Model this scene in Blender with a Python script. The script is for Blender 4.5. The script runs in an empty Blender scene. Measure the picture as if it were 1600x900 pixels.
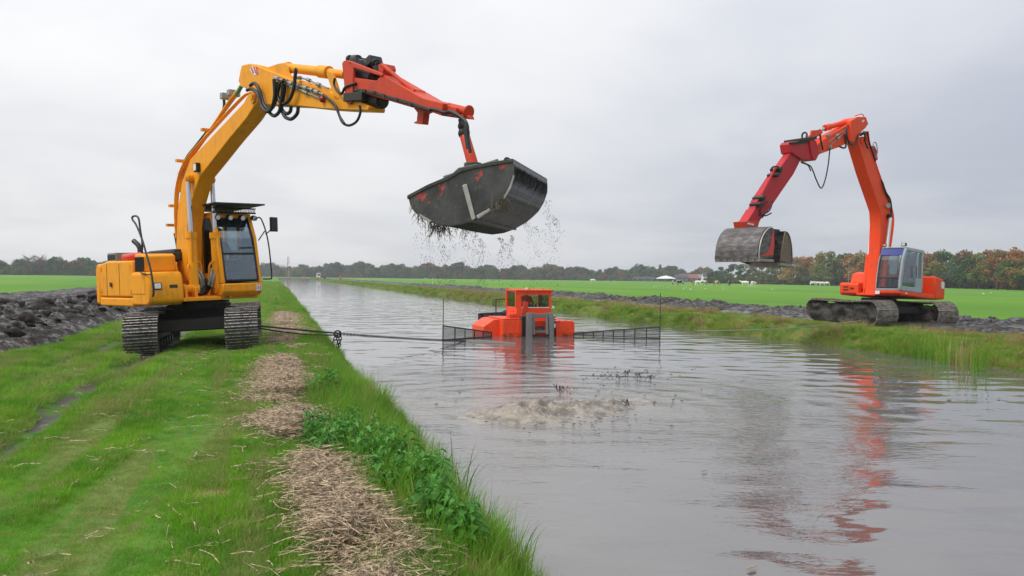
import bpy, bmesh, math, random
import numpy as np
from mathutils import Vector, Matrix

random.seed(7)
rng = np.random.default_rng(11)
S = bpy.context.scene
COL = S.collection
R = math.radians
PI = math.pi

# ------------------------------------------------------------------ camera
CAM_Z = 1.65
FPX = 1250.0                                   # focal length in photo pixels (1600 wide)
cam_d = bpy.data.cameras.new("camera")
cam = bpy.data.objects.new("camera", cam_d)
COL.objects.link(cam)
cam_d.sensor_width = 36.0
cam_d.lens = 36.0 * FPX / 1600.0
cam_d.clip_start = 0.1
cam_d.clip_end = 12000.0
CAM_M = (Matrix.Translation((0, 0, CAM_Z)) @ Matrix.Rotation(R(90 - 0.765), 4, 'X') @ Matrix.Rotation(R(0.63), 4, 'Z'))
cam.matrix_world = CAM_M
S.camera = cam
S.render.resolution_x, S.render.resolution_y = 1024, 576

# ------------------------------------------------------------------ light
S.view_settings.view_transform = 'Standard'
S.view_settings.look = 'None'
S.view_settings.gamma = 1.0
S.view_settings.exposure = 0.22
SUN_EL, SUN_AZ = R(52), R(-115)                # azimuth clockwise from +Y: behind the camera, to the left
sun_dir = Vector((math.sin(SUN_AZ) * math.cos(SUN_EL), math.cos(SUN_AZ) * math.cos(SUN_EL), math.sin(SUN_EL)))
sd = bpy.data.lights.new("sun", 'SUN')
sd.energy = 1.5
sd.angle = R(14)
sd.color = (1.0, 0.96, 0.9)
so = bpy.data.objects.new("sun", sd)
COL.objects.link(so)
so.rotation_euler = (-sun_dir).to_track_quat('-Z', 'Y').to_euler()

W = bpy.data.worlds.new("World")
S.world = W
W.use_nodes = True


class NT:
    """small helper for writing node trees"""
    def __init__(s, tree):
        s.t = tree
        tree.nodes.clear()

    def n(s, kind, **kw):
        nd = s.t.nodes.new(kind)
        for k, v in kw.items():
            setattr(nd, k, v)
        return nd

    def put(s, sock, v):
        if v is None:
            return
        if isinstance(v, bpy.types.NodeSocket):
            s.t.links.new(v, sock)
        elif isinstance(v, (tuple, list)) and sock.type == 'RGBA' and len(v) == 3:
            sock.default_value = (*v, 1)
        else:
            sock.default_value = v

    def m(s, op, a, b=None, c=None, clamp=False):
        nd = s.n('ShaderNodeMath', operation=op, use_clamp=clamp)
        s.put(nd.inputs[0], a); s.put(nd.inputs[1], b); s.put(nd.inputs[2], c)
        return nd.outputs[0]

    def vm(s, op, a, b=None, scale=None):
        nd = s.n('ShaderNodeVectorMath', operation=op)
        s.put(nd.inputs[0], a); s.put(nd.inputs[1], b)
        if scale is not None:
            s.put(nd.inputs[3], scale)
        return nd.outputs[1] if op in ('DOT_PRODUCT', 'LENGTH', 'DISTANCE') else nd.outputs[0]

    def sep(s, v):
        return s.n_sep(v)

    def n_sep(s, v):
        nd = s.n('ShaderNodeSeparateXYZ'); s.put(nd.inputs[0], v)
        return nd.outputs

    def comb(s, x, y, z):
        nd = s.n('ShaderNodeCombineXYZ')
        for i, q in enumerate((x, y, z)):
            s.put(nd.inputs[i], q)
        return nd.outputs[0]

    def noise(s, vec, scale, detail=3, rough=0.55, dist=0.0, color=False):
        nd = s.n('ShaderNodeTexNoise')
        s.put(nd.inputs['Vector'], vec)
        nd.inputs['Scale'].default_value = scale
        nd.inputs['Detail'].default_value = detail
        nd.inputs['Roughness'].default_value = rough
        nd.inputs['Distortion'].default_value = dist
        return nd.outputs[1 if color else 0]

    def ss(s, x, a, b):
        nd = s.n('ShaderNodeMapRange', interpolation_type='SMOOTHSTEP')
        s.put(nd.inputs[0], x); s.put(nd.inputs[1], a); s.put(nd.inputs[2], b)
        nd.inputs[3].default_value = 0; nd.inputs[4].default_value = 1
        return nd.outputs[0]

    def mix(s, f, a, b, blend='MIX'):
        nd = s.n('ShaderNodeMix', data_type='RGBA', blend_type=blend)
        s.put(nd.inputs[0], f); s.put(nd.inputs[6], a); s.put(nd.inputs[7], b)
        return nd.outputs[2]

    def lerp(s, f, a, b):
        nd = s.n('ShaderNodeMix', data_type='FLOAT')
        s.put(nd.inputs[0], f); s.put(nd.inputs[2], a); s.put(nd.inputs[3], b)
        return nd.outputs[0]

    def bump(s, h, dist=0.02, strength=1.0):
        nd = s.n('ShaderNodeBump')
        nd.inputs['Strength'].default_value = strength
        nd.inputs['Distance'].default_value = dist
        s.put(nd.inputs['Height'], h)
        return nd.outputs[0]

    def pos(s):
        return s.n('ShaderNodeNewGeometry').outputs['Position']

    def obj(s):
        return s.n('ShaderNodeTexCoord').outputs['Object']

    def bsdf(s, color, rough=0.5, metal=0.0, spec=0.5, normal=None, **kw):
        nd = s.n('ShaderNodeBsdfPrincipled')
        s.put(nd.inputs['Base Color'], color)
        s.put(nd.inputs['Roughness'], rough)
        s.put(nd.inputs['Metallic'], metal)
        s.put(nd.inputs['Specular IOR Level'], spec)
        if normal is not None:
            s.put(nd.inputs['Normal'], normal)
        for k, v in kw.items():
            s.put(nd.inputs[k.replace('_', ' ')], v)
        return nd.outputs[0]

    def out(s, sh, kind='ShaderNodeOutputMaterial', sock=0):
        o = s.n(kind)
        s.t.links.new(sh, o.inputs[sock])


w = NT(W.node_tree)
d = w.n('ShaderNodeTexCoord').outputs['Generated']
sky = w.n('ShaderNodeTexSky', sky_type='NISHITA')
sky.sun_disc = False
sky.sun_elevation = SUN_EL
sky.sun_rotation = SUN_AZ
dx, dy, dz = w.sep(d)
zc = w.m('MAXIMUM', w.m('ADD', dz, 0.16), 0.05)
cp = w.comb(w.m('DIVIDE', dx, zc), w.m('DIVIDE', dy, zc), 0.0)        # a flat cloud deck overhead
n1 = w.noise(cp, 0.55, 4, 0.5, 0.4)
n2 = w.noise(cp, 1.5, 4, 0.5, 0.3)
lit = w.ss(w.vm('DOT_PRODUCT', d, (-0.80, 0.1, 0.55)), -0.65, 0.62)    # thinner cloud towards the sun's side
dens = w.m('ADD', w.m('MULTIPLY', n1, 0.75), w.m('MULTIPLY', n2, 0.35))
br = w.m('ADD', w.m('MULTIPLY', lit, 0.78), w.m('MULTIPLY', w.ss(dens, 0.42, 0.66), 0.24))
cc = w.mix(br, (0.365, 0.40, 0.485), (0.83, 0.83, 0.835))
up = w.m('ADD', 0.90, w.m('MULTIPLY', w.m('MAXIMUM', dz, 0.0), 0.75))   # an overcast sky is brightest overhead
cc = w.vm('SCALE', cc, scale=up)
b1 = w.n('ShaderNodeBackground'); w.put(b1.inputs[0], sky.outputs[0]); b1.inputs[1].default_value = 0.08
b2 = w.n('ShaderNodeBackground'); w.put(b2.inputs[0], cc); b2.inputs[1].default_value = 1.0
mx = w.n('ShaderNodeMixShader'); mx.inputs[0].default_value = 0.93
w.t.links.new(b1.outputs[0], mx.inputs[1]); w.t.links.new(b2.outputs[0], mx.inputs[2])
w.out(mx.outputs[0], 'ShaderNodeOutputWorld')


# ------------------------------------------------------------------ measuring helpers
def ray(px, py):
    return (CAM_M.to_3x3() @ Vector(((px - 800) / FPX, -(py - 450) / FPX, -1.0)))


def P(px, py, Y):                              # the point at distance Y in front of the camera
    r = ray(px, py)
    return Vector((0, 0, CAM_Z)) + r * (Y / r.y)


def PZ(px, py, z):                             # the point on the level z
    r = ray(px, py)
    return Vector((0, 0, CAM_Z)) + r * ((z - CAM_Z) / r.z)


def onplane(M, off, pts):
    """photo points -> (x, z) in the machine's own vertical plane y = off"""
    Mi = M.inverted()
    o = Mi @ Vector((0, 0, CAM_Z))
    out = []
    for px, py in pts:
        r = Mi.to_3x3() @ ray(px, py)
        t = (off - o.y) / r.y
        q = o + r * t
        out.append((q.x, q.z))
    return out


def onp3(M, off, pts):
    return [Vector((a, off, b)) for a, b in onplane(M, off, pts)]


CD = Vector((-0.2838, 0.9589, 0))              # along the canal
CN = Vector((0.9589, 0.2838, 0))               # across it, to the right
WATER_Z = -0.6


def uv2xy(u, v):
    return u * CN.x + v * CD.x, u * CN.y + v * CD.y


def xy2uv(x, y):
    return x * CN.x + y * CN.y, x * CD.x + y * CD.y


def _hash(ix, iy, seed):
    h = (ix.astype(np.int64) * 374761393 + iy.astype(np.int64) * 668265263 + seed * 1442695041) & 0xFFFFFFFF
    h = ((h ^ (h >> 13)) * 1274126177) & 0xFFFFFFFF
    h = h ^ (h >> 16)
    return (h & 0xFFFF) / 65535.0


def vnoise(x, y, seed=0):
    x = np.asarray(x, float); y = np.asarray(y, float)
    ix = np.floor(x); iy = np.floor(y)
    fx = x - ix; fy = y - iy
    fx = fx * fx * (3 - 2 * fx); fy = fy * fy * (3 - 2 * fy)
    a = _hash(ix, iy, seed); b = _hash(ix + 1, iy, seed)
    c = _hash(ix, iy + 1, seed); e = _hash(ix + 1, iy + 1, seed)
    return (a + (b - a) * fx) * (1 - fy) + (c + (e - c) * fx) * fy


def fbm(x, y, seed=0, o=4):
    t = 0; amp = 0.5; s = 0
    for k in range(o):
        t = t + amp * vnoise(np.asarray(x) * 2 ** k, np.asarray(y) * 2 ** k, seed + k * 17)
        s += amp; amp *= 0.5
    return t / s


def sstep(x, a, b):
    t = np.clip((x - a) / (b - a), 0, 1)
    return t * t * (3 - 2 * t)


# ------------------------------------------------------------------ mesh helpers
class MB:
    def __init__(s):
        s.v = []; s.f = []; s.mi = []

    def add(s, vs, fs, mi=0):
        o = len(s.v)
        s.v.extend([tuple(q) for q in vs])
        s.f.extend([tuple(i + o for i in f) for f in fs])
        s.mi.extend([mi] * len(fs))

    def box(s, c, size, rot=None, mi=0):
        hx, hy, hz = (q / 2 for q in size)
        vs = [Vector((x, y, z)) for x in (-hx, hx) for y in (-hy, hy) for z in (-hz, hz)]
        if rot is not None:
            vs = [rot @ q for q in vs]
        vs = [q + Vector(c) for q in vs]
        s.add(vs, [(0, 1, 3, 2), (4, 6, 7, 5), (0, 4, 5, 1), (2, 3, 7, 6), (0, 2, 6, 4), (1, 5, 7, 3)], mi)

    def bx(s, x0, x1, y0, y1, z0, z1, mi=0):
        s.box(((x0 + x1) / 2, (y0 + y1) / 2, (z0 + z1) / 2), (abs(x1 - x0), abs(y1 - y0), abs(z1 - z0)), None, mi)

    def prism(s, pts, y0, y1, mi=0):           # pts in (x, z), extruded along y
        n = len(pts)
        area = sum(pts[i][0] * pts[(i + 1) % n][1] - pts[(i + 1) % n][0] * pts[i][1] for i in range(n))
        if area < 0:
            pts = pts[::-1]
        if y0 > y1:
            y0, y1 = y1, y0
        vs = [(a, y0, b) for a, b in pts] + [(a, y1, b) for a, b in pts]
        fs = [tuple(range(n)), tuple(range(2 * n - 1, n - 1, -1))]
        fs += [(i, n + i, n + (i + 1) % n, (i + 1) % n) for i in range(n)]
        s.add(vs, fs, mi)

    def slab(s, pts, depth, mi=0):             # 3-D outline pushed along a vector
        n = len(pts)
        pts = [Vector(q) for q in pts]; dv = Vector(depth)
        vs = pts + [q + dv for q in pts]
        fs = [tuple(range(n)), tuple(range(2 * n - 1, n - 1, -1))]
        fs += [(i, n + i, n + (i + 1) % n, (i + 1) % n) for i in range(n)]
        s.add(vs, fs, mi)

    def tube(s, path, r, seg=8, mi=0, caps=True):
        path = [Vector(q) for q in path]
        n = len(path)
        rr = r if isinstance(r, (list, tuple)) else [r] * n
        t0 = (path[1] - path[0]).normalized()
        up = Vector((0, 0, 1)) if abs(t0.z) < 0.9 else Vector((1, 0, 0))
        a = t0.cross(up).normalized()
        vs = []; fs = []
        for i in range(n):
            t = (path[min(i + 1, n - 1)] - path[max(i - 1, 0)])
            t = t.normalized() if t.length > 1e-9 else t0
            a = (a - t * a.dot(t))
            a = a.normalized() if a.length > 1e-6 else t.orthogonal().normalized()
            b = t.cross(a)
            for k in range(seg):
                q = 2 * PI * k / seg
                vs.append(path[i] + (a * math.cos(q) + b * math.sin(q)) * rr[i])
        for i in range(n - 1):
            for k in range(seg):
                k2 = (k + 1) % seg
                fs.append((i * seg + k, i * seg + k2, (i + 1) * seg + k2, (i + 1) * seg + k))
        if caps:
            fs.append(tuple(range(seg - 1, -1, -1)))
            fs.append(tuple(range((n - 1) * seg, n * seg)))
        s.add(vs, fs, mi)

    def cyl(s, p0, p1, r, seg=14, r2=None, mi=0):
        s.tube([p0, p1], [r, r if r2 is None else r2], seg, mi)

    def ball(s, c, r, seg=8, rings=6, mi=0, sq=(1, 1, 1)):
        vs = []; fs = []
        for i in range(rings + 1):
            th = PI * i / rings
            for k in range(seg):
                ph = 2 * PI * k / seg
                vs.append(Vector(c) + Vector((r * sq[0] * math.sin(th) * math.cos(ph), r * sq[1] * math.sin(th) * math.sin(ph), r * sq[2] * math.cos(th))))
        for i in range(rings):
            for k in range(seg):
                k2 = (k + 1) % seg
                fs.append((i * seg + k, (i + 1) * seg + k, (i + 1) * seg + k2, i * seg + k2))
        s.add(vs, fs, mi)

    def build(s, name, mats, parent=None, M=None, bevel=0.0, smooth=35, world=None, solid=0.0, label=None):
        if not isinstance(mats, (list, tuple)):
            mats = [mats]
        vs = s.v
        if world is not None:                  # verts are world points, the object hangs under a moved parent
            Wi = world.inverted()
            vs = [tuple(Wi @ Vector(q)) for q in vs]
        me = bpy.data.meshes.new(name)
        me.from_pydata(vs, [], s.f)
        for q in mats:
            me.materials.append(q)
        me.polygons.foreach_set('material_index', s.mi)
        bm = bmesh.new(); bm.from_mesh(me)
        bmesh.ops.remove_doubles(bm, verts=bm.verts, dist=1e-5)
        bmesh.ops.recalc_face_normals(bm, faces=bm.faces)
        bm.to_mesh(me); bm.free()
        if smooth:
            me.polygons.foreach_set('use_smooth', [True] * len(me.polygons))
            me.set_sharp_from_angle(angle=R(smooth))
        o = bpy.data.objects.new(name, me)
        COL.objects.link(o)
        if parent is not None:
            o.parent = parent
        if M is not None:
            o.matrix_local = M
        if solid:
            md = o.modifiers.new('solid', 'SOLIDIFY'); md.thickness = solid; md.offset = 0
        if bevel:
            md = o.modifiers.new('bevel', 'BEVEL'); md.width = bevel; md.segments = 2; md.limit_method = 'ANGLE'; md.angle_limit = R(40)
            md.harden_normals = False
        if label:
            o['label'] = label
        return o


def tag(o, label=None, cat=None, group=None, kind=None):
    if label: o['label'] = label
    if cat: o['category'] = cat
    if group: o['group'] = group
    if kind: o['kind'] = kind
    return o


def thing(name, label, cat, M=None, group=None):
    o = bpy.data.objects.new(name, None)
    COL.objects.link(o)
    o.empty_display_size = 0.2
    if M is not None:
        o.matrix_world = M
    return tag(o, label, cat, group)


def raw_mesh(name, verts, faces, mat, smooth=False):
    me = bpy.data.meshes.new(name)
    verts = np.asarray(verts, np.float32)
    faces = np.asarray(faces, np.int32)
    k = faces.shape[1]
    me.vertices.add(len(verts)); me.vertices.foreach_set('co', verts.ravel())
    me.loops.add(faces.size); me.loops.foreach_set('vertex_index', faces.ravel())
    me.polygons.add(len(faces)); me.polygons.foreach_set('loop_start', np.arange(0, faces.size, k, dtype=np.int32))
    me.update(calc_edges=True)
    me.validate()
    if smooth:
        me.polygons.foreach_set('use_smooth', [True] * len(me.polygons))
    if mat is not None:
        me.materials.append(mat)
    return me


def link_mesh(name, me, parent=None):
    o = bpy.data.objects.new(name, me)
    COL.objects.link(o)
    if parent: o.parent = parent
    return o


def catmull(pts, n=8):
    pts = [Vector(q) for q in pts]
    q = [pts[0] * 2 - pts[1]] + pts + [pts[-1] * 2 - pts[-2]]
    out = []
    for i in range(1, len(q) - 2):
        for k in range(n):
            t = k / n
            a, b, c, e = q[i - 1], q[i], q[i + 1], q[i + 2]
            out.append(0.5 * ((2 * b) + (c - a) * t + (2 * a - 5 * b + 4 * c - e) * t * t + (3 * b - a - 3 * c + e) * t ** 3))
    out.append(pts[-1])
    return out


# ------------------------------------------------------------------ materials
MATS = {}


def mat(name, fn):
    if name in MATS:
        return MATS[name]
    m = bpy.data.materials.new(name)
    m.use_nodes = True
    t = NT(m.node_tree)
    r = fn(t)
    t.out(r)
    MATS[name] = m
    return m


def paint(name, col, dirt=0.35, rough=0.38, mud=(0.10, 0.075, 0.05), scale=2.2, fade=0.12):
    def fn(t):
        p = t.obj()
        n = t.noise(p, scale, 5, 0.6)
        n2 = t.noise(p, 14, 4, 0.65)
        lum = t.m('ADD', 1.0 - fade, t.m('MULTIPLY', n, 2 * fade))
        base = t.mix(1.0, col, t.comb(lum, lum, lum), 'MULTIPLY')
        streak = t.noise(t.vm('MULTIPLY', p, (9.0, 9.0, 1.2)), 1.0, 4, 0.6)
        a = t.m('MULTIPLY', t.ss(t.m('ADD', t.m('MULTIPLY', n, 0.6), t.m('MULTIPLY', streak, 0.4)), 0.46, 0.70), dirt)
        b = t.m('MULTIPLY', t.ss(n2, 0.67, 0.76), min(1, dirt * 1.6))
        spk = t.m('MULTIPLY', t.ss(t.noise(p, 46, 2, 0.6), 0.70, 0.74), min(1, dirt * 1.8))      # mud spatter
        c = t.mix(t.m('MAXIMUM', t.m('MAXIMUM', a, b), spk), base, mud)
        ro = t.m('ADD', rough, t.m('MULTIPLY', n2, 0.22))
        return t.bsdf(c, ro, 0, 0.28, t.bump(n2, 0.004, 0.35))
    return mat(name, fn)


def plain(name, col, rough=0.5, metal=0.0, spec=0.5, var=0.25, scale=8, bump=0.0):
    def fn(t):
        n = t.noise(t.obj(), scale, 4, 0.6)
        lum = t.m('ADD', 1 - var, t.m('MULTIPLY', n, 2 * var))
        c = t.mix(1.0, col, t.comb(lum, lum, lum), 'MULTIPLY')
        return t.bsdf(c, t.m('ADD', rough - 0.08, t.m('MULTIPLY', n, 0.16)), metal, spec, t.bump(n, bump) if bump else None)
    return mat(name, fn)


def glassy(name, tint=(0.75, 0.85, 0.85), alpha=0.6):
    def fn(t):
        tr = t.n('ShaderNodeBsdfTransparent'); t.put(tr.inputs[0], tint)
        gl = t.n('ShaderNodeBsdfGlossy'); gl.inputs['Roughness'].default_value = 0.03
        t.put(gl.inputs[0], (0.9, 0.95, 1.0))
        fr = t.n('ShaderNodeFresnel'); fr.inputs[0].default_value = 1.5
        f = t.m('ADD', t.m('MULTIPLY', fr.outputs[0], 0.9), alpha, clamp=True)
        mx = t.n('ShaderNodeMixShader')
        t.put(mx.inputs[0], f)
        t.t.links.new(tr.outputs[0], mx.inputs[1]); t.t.links.new(gl.outputs[0], mx.inputs[2])
        return mx.outputs[0]
    return mat(name, fn)


YEL = paint('yellow_paint', (0.94, 0.365, 0.006), 0.36)
YELD = paint('yellow_frame_paint', (0.88, 0.33, 0.006), 0.5)
ORG = paint('orange_red_paint', (0.90, 0.066, 0.008), 0.36)
REDA = paint('red_arm_paint', (0.62, 0.055, 0.02), 0.45, mud=(0.12, 0.05, 0.035))
CRIM = paint('crimson_arm_paint', (0.50, 0.018, 0.03), 0.45)
BOATR = paint('boat_red_paint', (0.88, 0.075, 0.014), 0.42)
GREYP = paint('grey_cab_paint', (0.36, 0.42, 0.46), 0.25)
BLUEP = plain('blue_visor', (0.03, 0.05, 0.30), 0.4)
BLACK = plain('black_rubber', (0.012, 0.012, 0.013), 0.45)
HOOD = plain('dark_hood', (0.03, 0.032, 0.035), 0.5)
CHROME = plain('chrome_rod', (0.55, 0.56, 0.58), 0.15, 1.0, 0.5, 0.08)
STEEL = plain('worn_steel', (0.25, 0.24, 0.22), 0.4, 0.7, 0.5, 0.4, 12)
FITTING = plain('grey_fitting', (0.30, 0.31, 0.30), 0.4, 0.4)
GREASE = plain('greasy_iron', (0.03, 0.027, 0.024), 0.55, 0.2, 0.5, 0.5, 9, 0.01)
WHITE = plain('white_paint', (0.75, 0.75, 0.74), 0.4)
LAMP = plain('lamp_lens', (0.75, 0.77, 0.8), 0.12, 0.3)
SEAT = plain('seat_red', (0.45, 0.03, 0.02), 0.7)
GLASS = glassy('cab_glass', (0.68, 0.80, 0.82), 0.08)
GLASS2 = glassy('cab_glass_clear', (0.86, 0.90, 0.90), 0.0)
INTER = plain('cab_interior', (0.06, 0.065, 0.07), 0.7)


def _shoe(t):
    p = t.obj()
    n = t.noise(t.pos(), 5, 5, 0.65)
    n2 = t.noise(p, 30, 3, 0.6)
    z = t.sep(p)[2]
    edge = t.ss(z, 0.045, 0.055)
    c = t.mix(t.ss(n, 0.35, 0.65), (0.05, 0.043, 0.037), (0.13, 0.115, 0.10))
    c = t.mix(t.m('MULTIPLY', edge, t.ss(n2, 0.35, 0.6)), c, (0.5, 0.48, 0.45))
    return t.bsdf(c, t.m('ADD', 0.35, t.m('MULTIPLY', n2, 0.3)), t.m('MULTIPLY', edge, 0.6), 0.5, t.bump(n2, 0.006))


SHOE = mat('track_steel', _shoe)


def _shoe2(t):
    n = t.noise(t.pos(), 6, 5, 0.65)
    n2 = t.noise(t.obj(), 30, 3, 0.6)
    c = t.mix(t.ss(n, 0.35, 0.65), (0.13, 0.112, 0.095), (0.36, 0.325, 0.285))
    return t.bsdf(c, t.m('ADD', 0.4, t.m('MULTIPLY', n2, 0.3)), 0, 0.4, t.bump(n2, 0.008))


SHOE2 = mat('track_steel_beige', _shoe2)  # track plates in a paler, mottled beige than the other set


def _mud(t):
    p = t.pos()
    n = t.noise(p, 1.4, 6, 0.62, 0.3)
    n2 = t.noise(p, 9, 5, 0.65)
    z = t.sep(p)[2]
    wet = t.m('MULTIPLY', t.ss(t.m('ADD', z, t.m('MULTIPLY', n, 0.10)), 0.075, 0.03), t.ss(t.noise(p, 0.5, 3, 0.5), 0.46, 0.56))
    n5 = t.noise(p, 3.7, 4, 0.6)
    c = t.mix(t.ss(t.m('ADD', t.m('MULTIPLY', n2, 0.5), t.m('MULTIPLY', n5, 0.5)), 0.36, 0.64), (0.008, 0.007, 0.007), (0.070, 0.059, 0.052))
    sheen = t.m('MULTIPLY', t.ss(t.noise(p, 2.6, 4, 0.6), 0.49, 0.57), t.ss(n2, 0.40, 0.55))
    c = t.mix(t.m('MULTIPLY', t.ss(n, 0.58, 0.72), 0.35), c, (0.085, 0.06, 0.04))
    ro = t.lerp(t.m('MAXIMUM', wet, sheen), t.m('ADD', 0.42, t.m('MULTIPLY', n5, 0.4)), 0.10)
    h = t.m('MULTIPLY', t.m('ADD', n2, t.m('MULTIPLY', t.noise(p, 32, 3, 0.6), 0.4)), t.lerp(wet, 1.0, 0.35))
    return t.bsdf(c, ro, 0, t.lerp(t.m('MAXIMUM', wet, sheen), 0.16, 0.95), t.bump(h, 0.09, 1.0))


MUD = mat('wet_mud', _mud)


def _clay(t):
    p = t.pos()
    n2 = t.noise(p, 11, 5, 0.65)
    c = t.mix(t.ss(n2, 0.35, 0.7), (0.008, 0.007, 0.006), (0.050, 0.042, 0.036))
    return t.bsdf(c, t.m('ADD', 0.35, t.m('MULTIPLY', n2, 0.4)), 0, 0.6, t.bump(n2, 0.03, 0.9))


CLAY = mat('caked_mud', _clay)


# ------------------------------------------------------------------ the land
def bank_edge(v):                              # left bank: u of the top edge of the slope
    return 0.86 + 0.30 * (vnoise(v * 0.45, 0 * v, 3) - 0.5) + 0.25 * (vnoise(v * 1.3, 0 * v, 4) - 0.5)


def right_edge(v):
    return 19.3 + 0.5 * (vnoise(v * 0.22, 0 * v, 8) - 0.5) + 0.4 * (vnoise(v * 0.9, 0 * v, 9) - 0.5)


CANAL_END = 560.0


def ground_z(u, v):
    u = np.asarray(u, float); v = np.asarray(v, float)
    z = 0.16 * (fbm(u * 0.5, v * 0.5, 5) - 0.5) * sstep(np.abs(u - 9), 5, 9)
    z = z - 0.09 * np.exp(-((u + 2.5 + 0.15 * np.sin(v * 0.4)) / 0.22) ** 2) * (0.4 + 0.9 * vnoise(v * 0.6, u * 0, 31)) * (v < 40)
    z = z - 0.07 * np.exp(-((u + 3.75 + 0.12 * np.sin(v * 0.3)) / 0.20) ** 2) * (0.4 + 0.9 * vnoise(v * 0.5, u * 0, 32)) * (v < 40)
    z = z + 0.07 * np.exp(-((u + 3.1) / 0.35) ** 2) * (v < 60) + 0.05 * np.exp(-((u + 1.9) / 0.4) ** 2) * (v < 60)
    uc, vc = xy2uv(-7.4, 18.9)
    st = sstep(np.maximum(np.abs(u - uc) - 1.3, np.abs(v - vc) - 2.4), 1.0, 0.0)
    z = z * (1 - st) + st * (-0.03 + (u - uc) * 0.052)
    z = np.where(u > 9, z - 0.10, z)
    far = sstep(v, CANAL_END - 25, CANAL_END)
    e1 = bank_edge(v); e2 = right_edge(v)
    cut = sstep(u, e1, e1 + 2.2) * (1 - sstep(u, e2 - 2.9, e2))
    cut = cut * (1 - far)
    return z - 1.7 * cut


def grid_axis(segs):
    out = []
    for a, b, st in segs:
        out += list(np.arange(a, b, st))
    return np.array(out + [segs[-1][1]])


def sheet(name, us, vs, zf, m, smooth=True):
    U, V = np.meshgrid(us, vs)
    X, Y = uv2xy(U, V)
    Z = zf(U, V)
    ver = np.stack([X.ravel(), Y.ravel(), Z.ravel()], 1)
    nu, nv = len(us), len(vs)
    i = np.arange(nu * nv).reshape(nv, nu)
    f = np.stack([i[:-1, :-1].ravel(), i[:-1, 1:].ravel(), i[1:, 1:].ravel(), i[1:, :-1].ravel()], 1)
    return link_mesh(name, raw_mesh(name, ver, f, m, smooth))


def _ground(t):
    p = t.pos()
    u = t.vm('DOT_PRODUCT', p, tuple(CN))
    v = t.vm('DOT_PRODUCT', p, tuple(CD))
    n1 = t.noise(p, 0.35, 4, 0.6)
    n2 = t.noise(p, 1.7, 5, 0.6)
    n3 = t.noise(p, 22, 4, 0.7)
    n4 = t.noise(p, 0.035, 3, 0.5)
    uw = t.m('ADD', u, t.m('MULTIPLY', t.m('SUBTRACT', n2, 0.5), 1.1))
    # blade-like fleck for the lawn further off
    fl = t.noise(t.vm('MULTIPLY', p, (60, 60, 20)), 1.0, 2, 0.6)
    g = t.mix(t.ss(n2, 0.3, 0.7), (0.060, 0.21, 0.010), (0.14, 0.31, 0.022))
    g = t.mix(t.m('MULTIPLY', t.ss(n1, 0.5, 0.7), 0.5), g, (0.15, 0.22, 0.035))
    g = t.mix(t.m('MULTIPLY', fl, 0.55), g, (0.03, 0.085, 0.008))
    lane = t.noise(t.comb(t.m('MULTIPLY', u, 2.2), t.m('MULTIPLY', v, 0.16), 0.0), 1.0, 3, 0.55)
    g = t.mix(t.m('MULTIPLY', t.ss(lane, 0.50, 0.40), 0.75), g, (0.17, 0.21, 0.055))
    # far pasture, evenly grazed
    stripe = t.noise(t.vm('MULTIPLY', t.comb(u, v, 0.0), (0.05, 0.012, 0)), 1.0, 3, 0.5)
    pas = t.mix(t.ss(stripe, 0.35, 0.65), (0.085, 0.235, 0.010), (0.135, 0.295, 0.014))
    pas = t.mix(t.m('MULTIPLY', t.ss(n1, 0.45, 0.75), 0.30), pas, (0.07, 0.17, 0.012))
    pas = t.mix(t.m('MULTIPLY', n3, 0.25), pas, (0.05, 0.12, 0.008))
    isp = t.m('MAXIMUM', t.ss(u, 24, 27), t.ss(u, -15, -18))
    c = t.mix(isp, g, pas)
    # straw-littered soil along the left bank
    soil = t.mix(n3, (0.03, 0.022, 0.014), (0.13, 0.095, 0.055))
    st = t.m('MULTIPLY', t.ss(uw, -0.35, 0.05), t.ss(uw, 1.35, 0.95))
    c = t.mix(t.m('MULTIPLY', t.m('MULTIPLY', st, 0.8), t.ss(v, 60, 30)), c, soil)
    # slopes down to the water: dark, wet, overgrown
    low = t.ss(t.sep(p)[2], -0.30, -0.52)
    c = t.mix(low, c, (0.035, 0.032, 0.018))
    # the right verge, rougher and browner
    ver = t.m('MULTIPLY', t.ss(u, 17.5, 18.5), t.ss(u, 24.5, 22.5))
    vc = t.mix(t.ss(n2, 0.35, 0.65), (0.055, 0.13, 0.012), (0.16, 0.17, 0.035))
    c = t.mix(ver, c, vc)
    # ruts in the lawn
    rw = t.m('ABSOLUTE', t.m('ADD', t.m('ADD', u, 2.5), t.m('MULTIPLY', t.m('SUBTRACT', n1, 0.5), 0.5)))
    rut = t.m('MULTIPLY', t.ss(rw, 0.30, 0.08), t.ss(n2, 0.38, 0.52))
    rw2 = t.m('ABSOLUTE', t.m('ADD', t.m('ADD', u, 3.75), t.m('MULTIPLY', t.m('SUBTRACT', n1, 0.5), 0.4)))
    rut2 = t.m('MULTIPLY', t.ss(rw2, 0.2, 0.04), t.ss(n1, 0.42, 0.55))
    rr = t.m('MULTIPLY', t.m('MAXIMUM', rut, rut2), t.ss(v, 45, 30))
    c = t.mix(rr, c, (0.055, 0.048, 0.043))
    # trodden bare patch
    bp = t.vm('DISTANCE', p, tuple(PZ(337, 772, 0.0)))
    bp = t.m('ADD', bp, t.m('MULTIPLY', t.m('SUBTRACT', n3, 0.5), 0.12))
    c = t.mix(t.ss(bp, 0.20, 0.12), c, (0.27, 0.175, 0.09))
    return t.bsdf(c, t.lerp(rr, 0.85, 0.3), 0, 0.25, t.bump(t.m('ADD', n3, t.m('MULTIPLY', fl, 0.6)), 0.05, 0.7))


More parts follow.
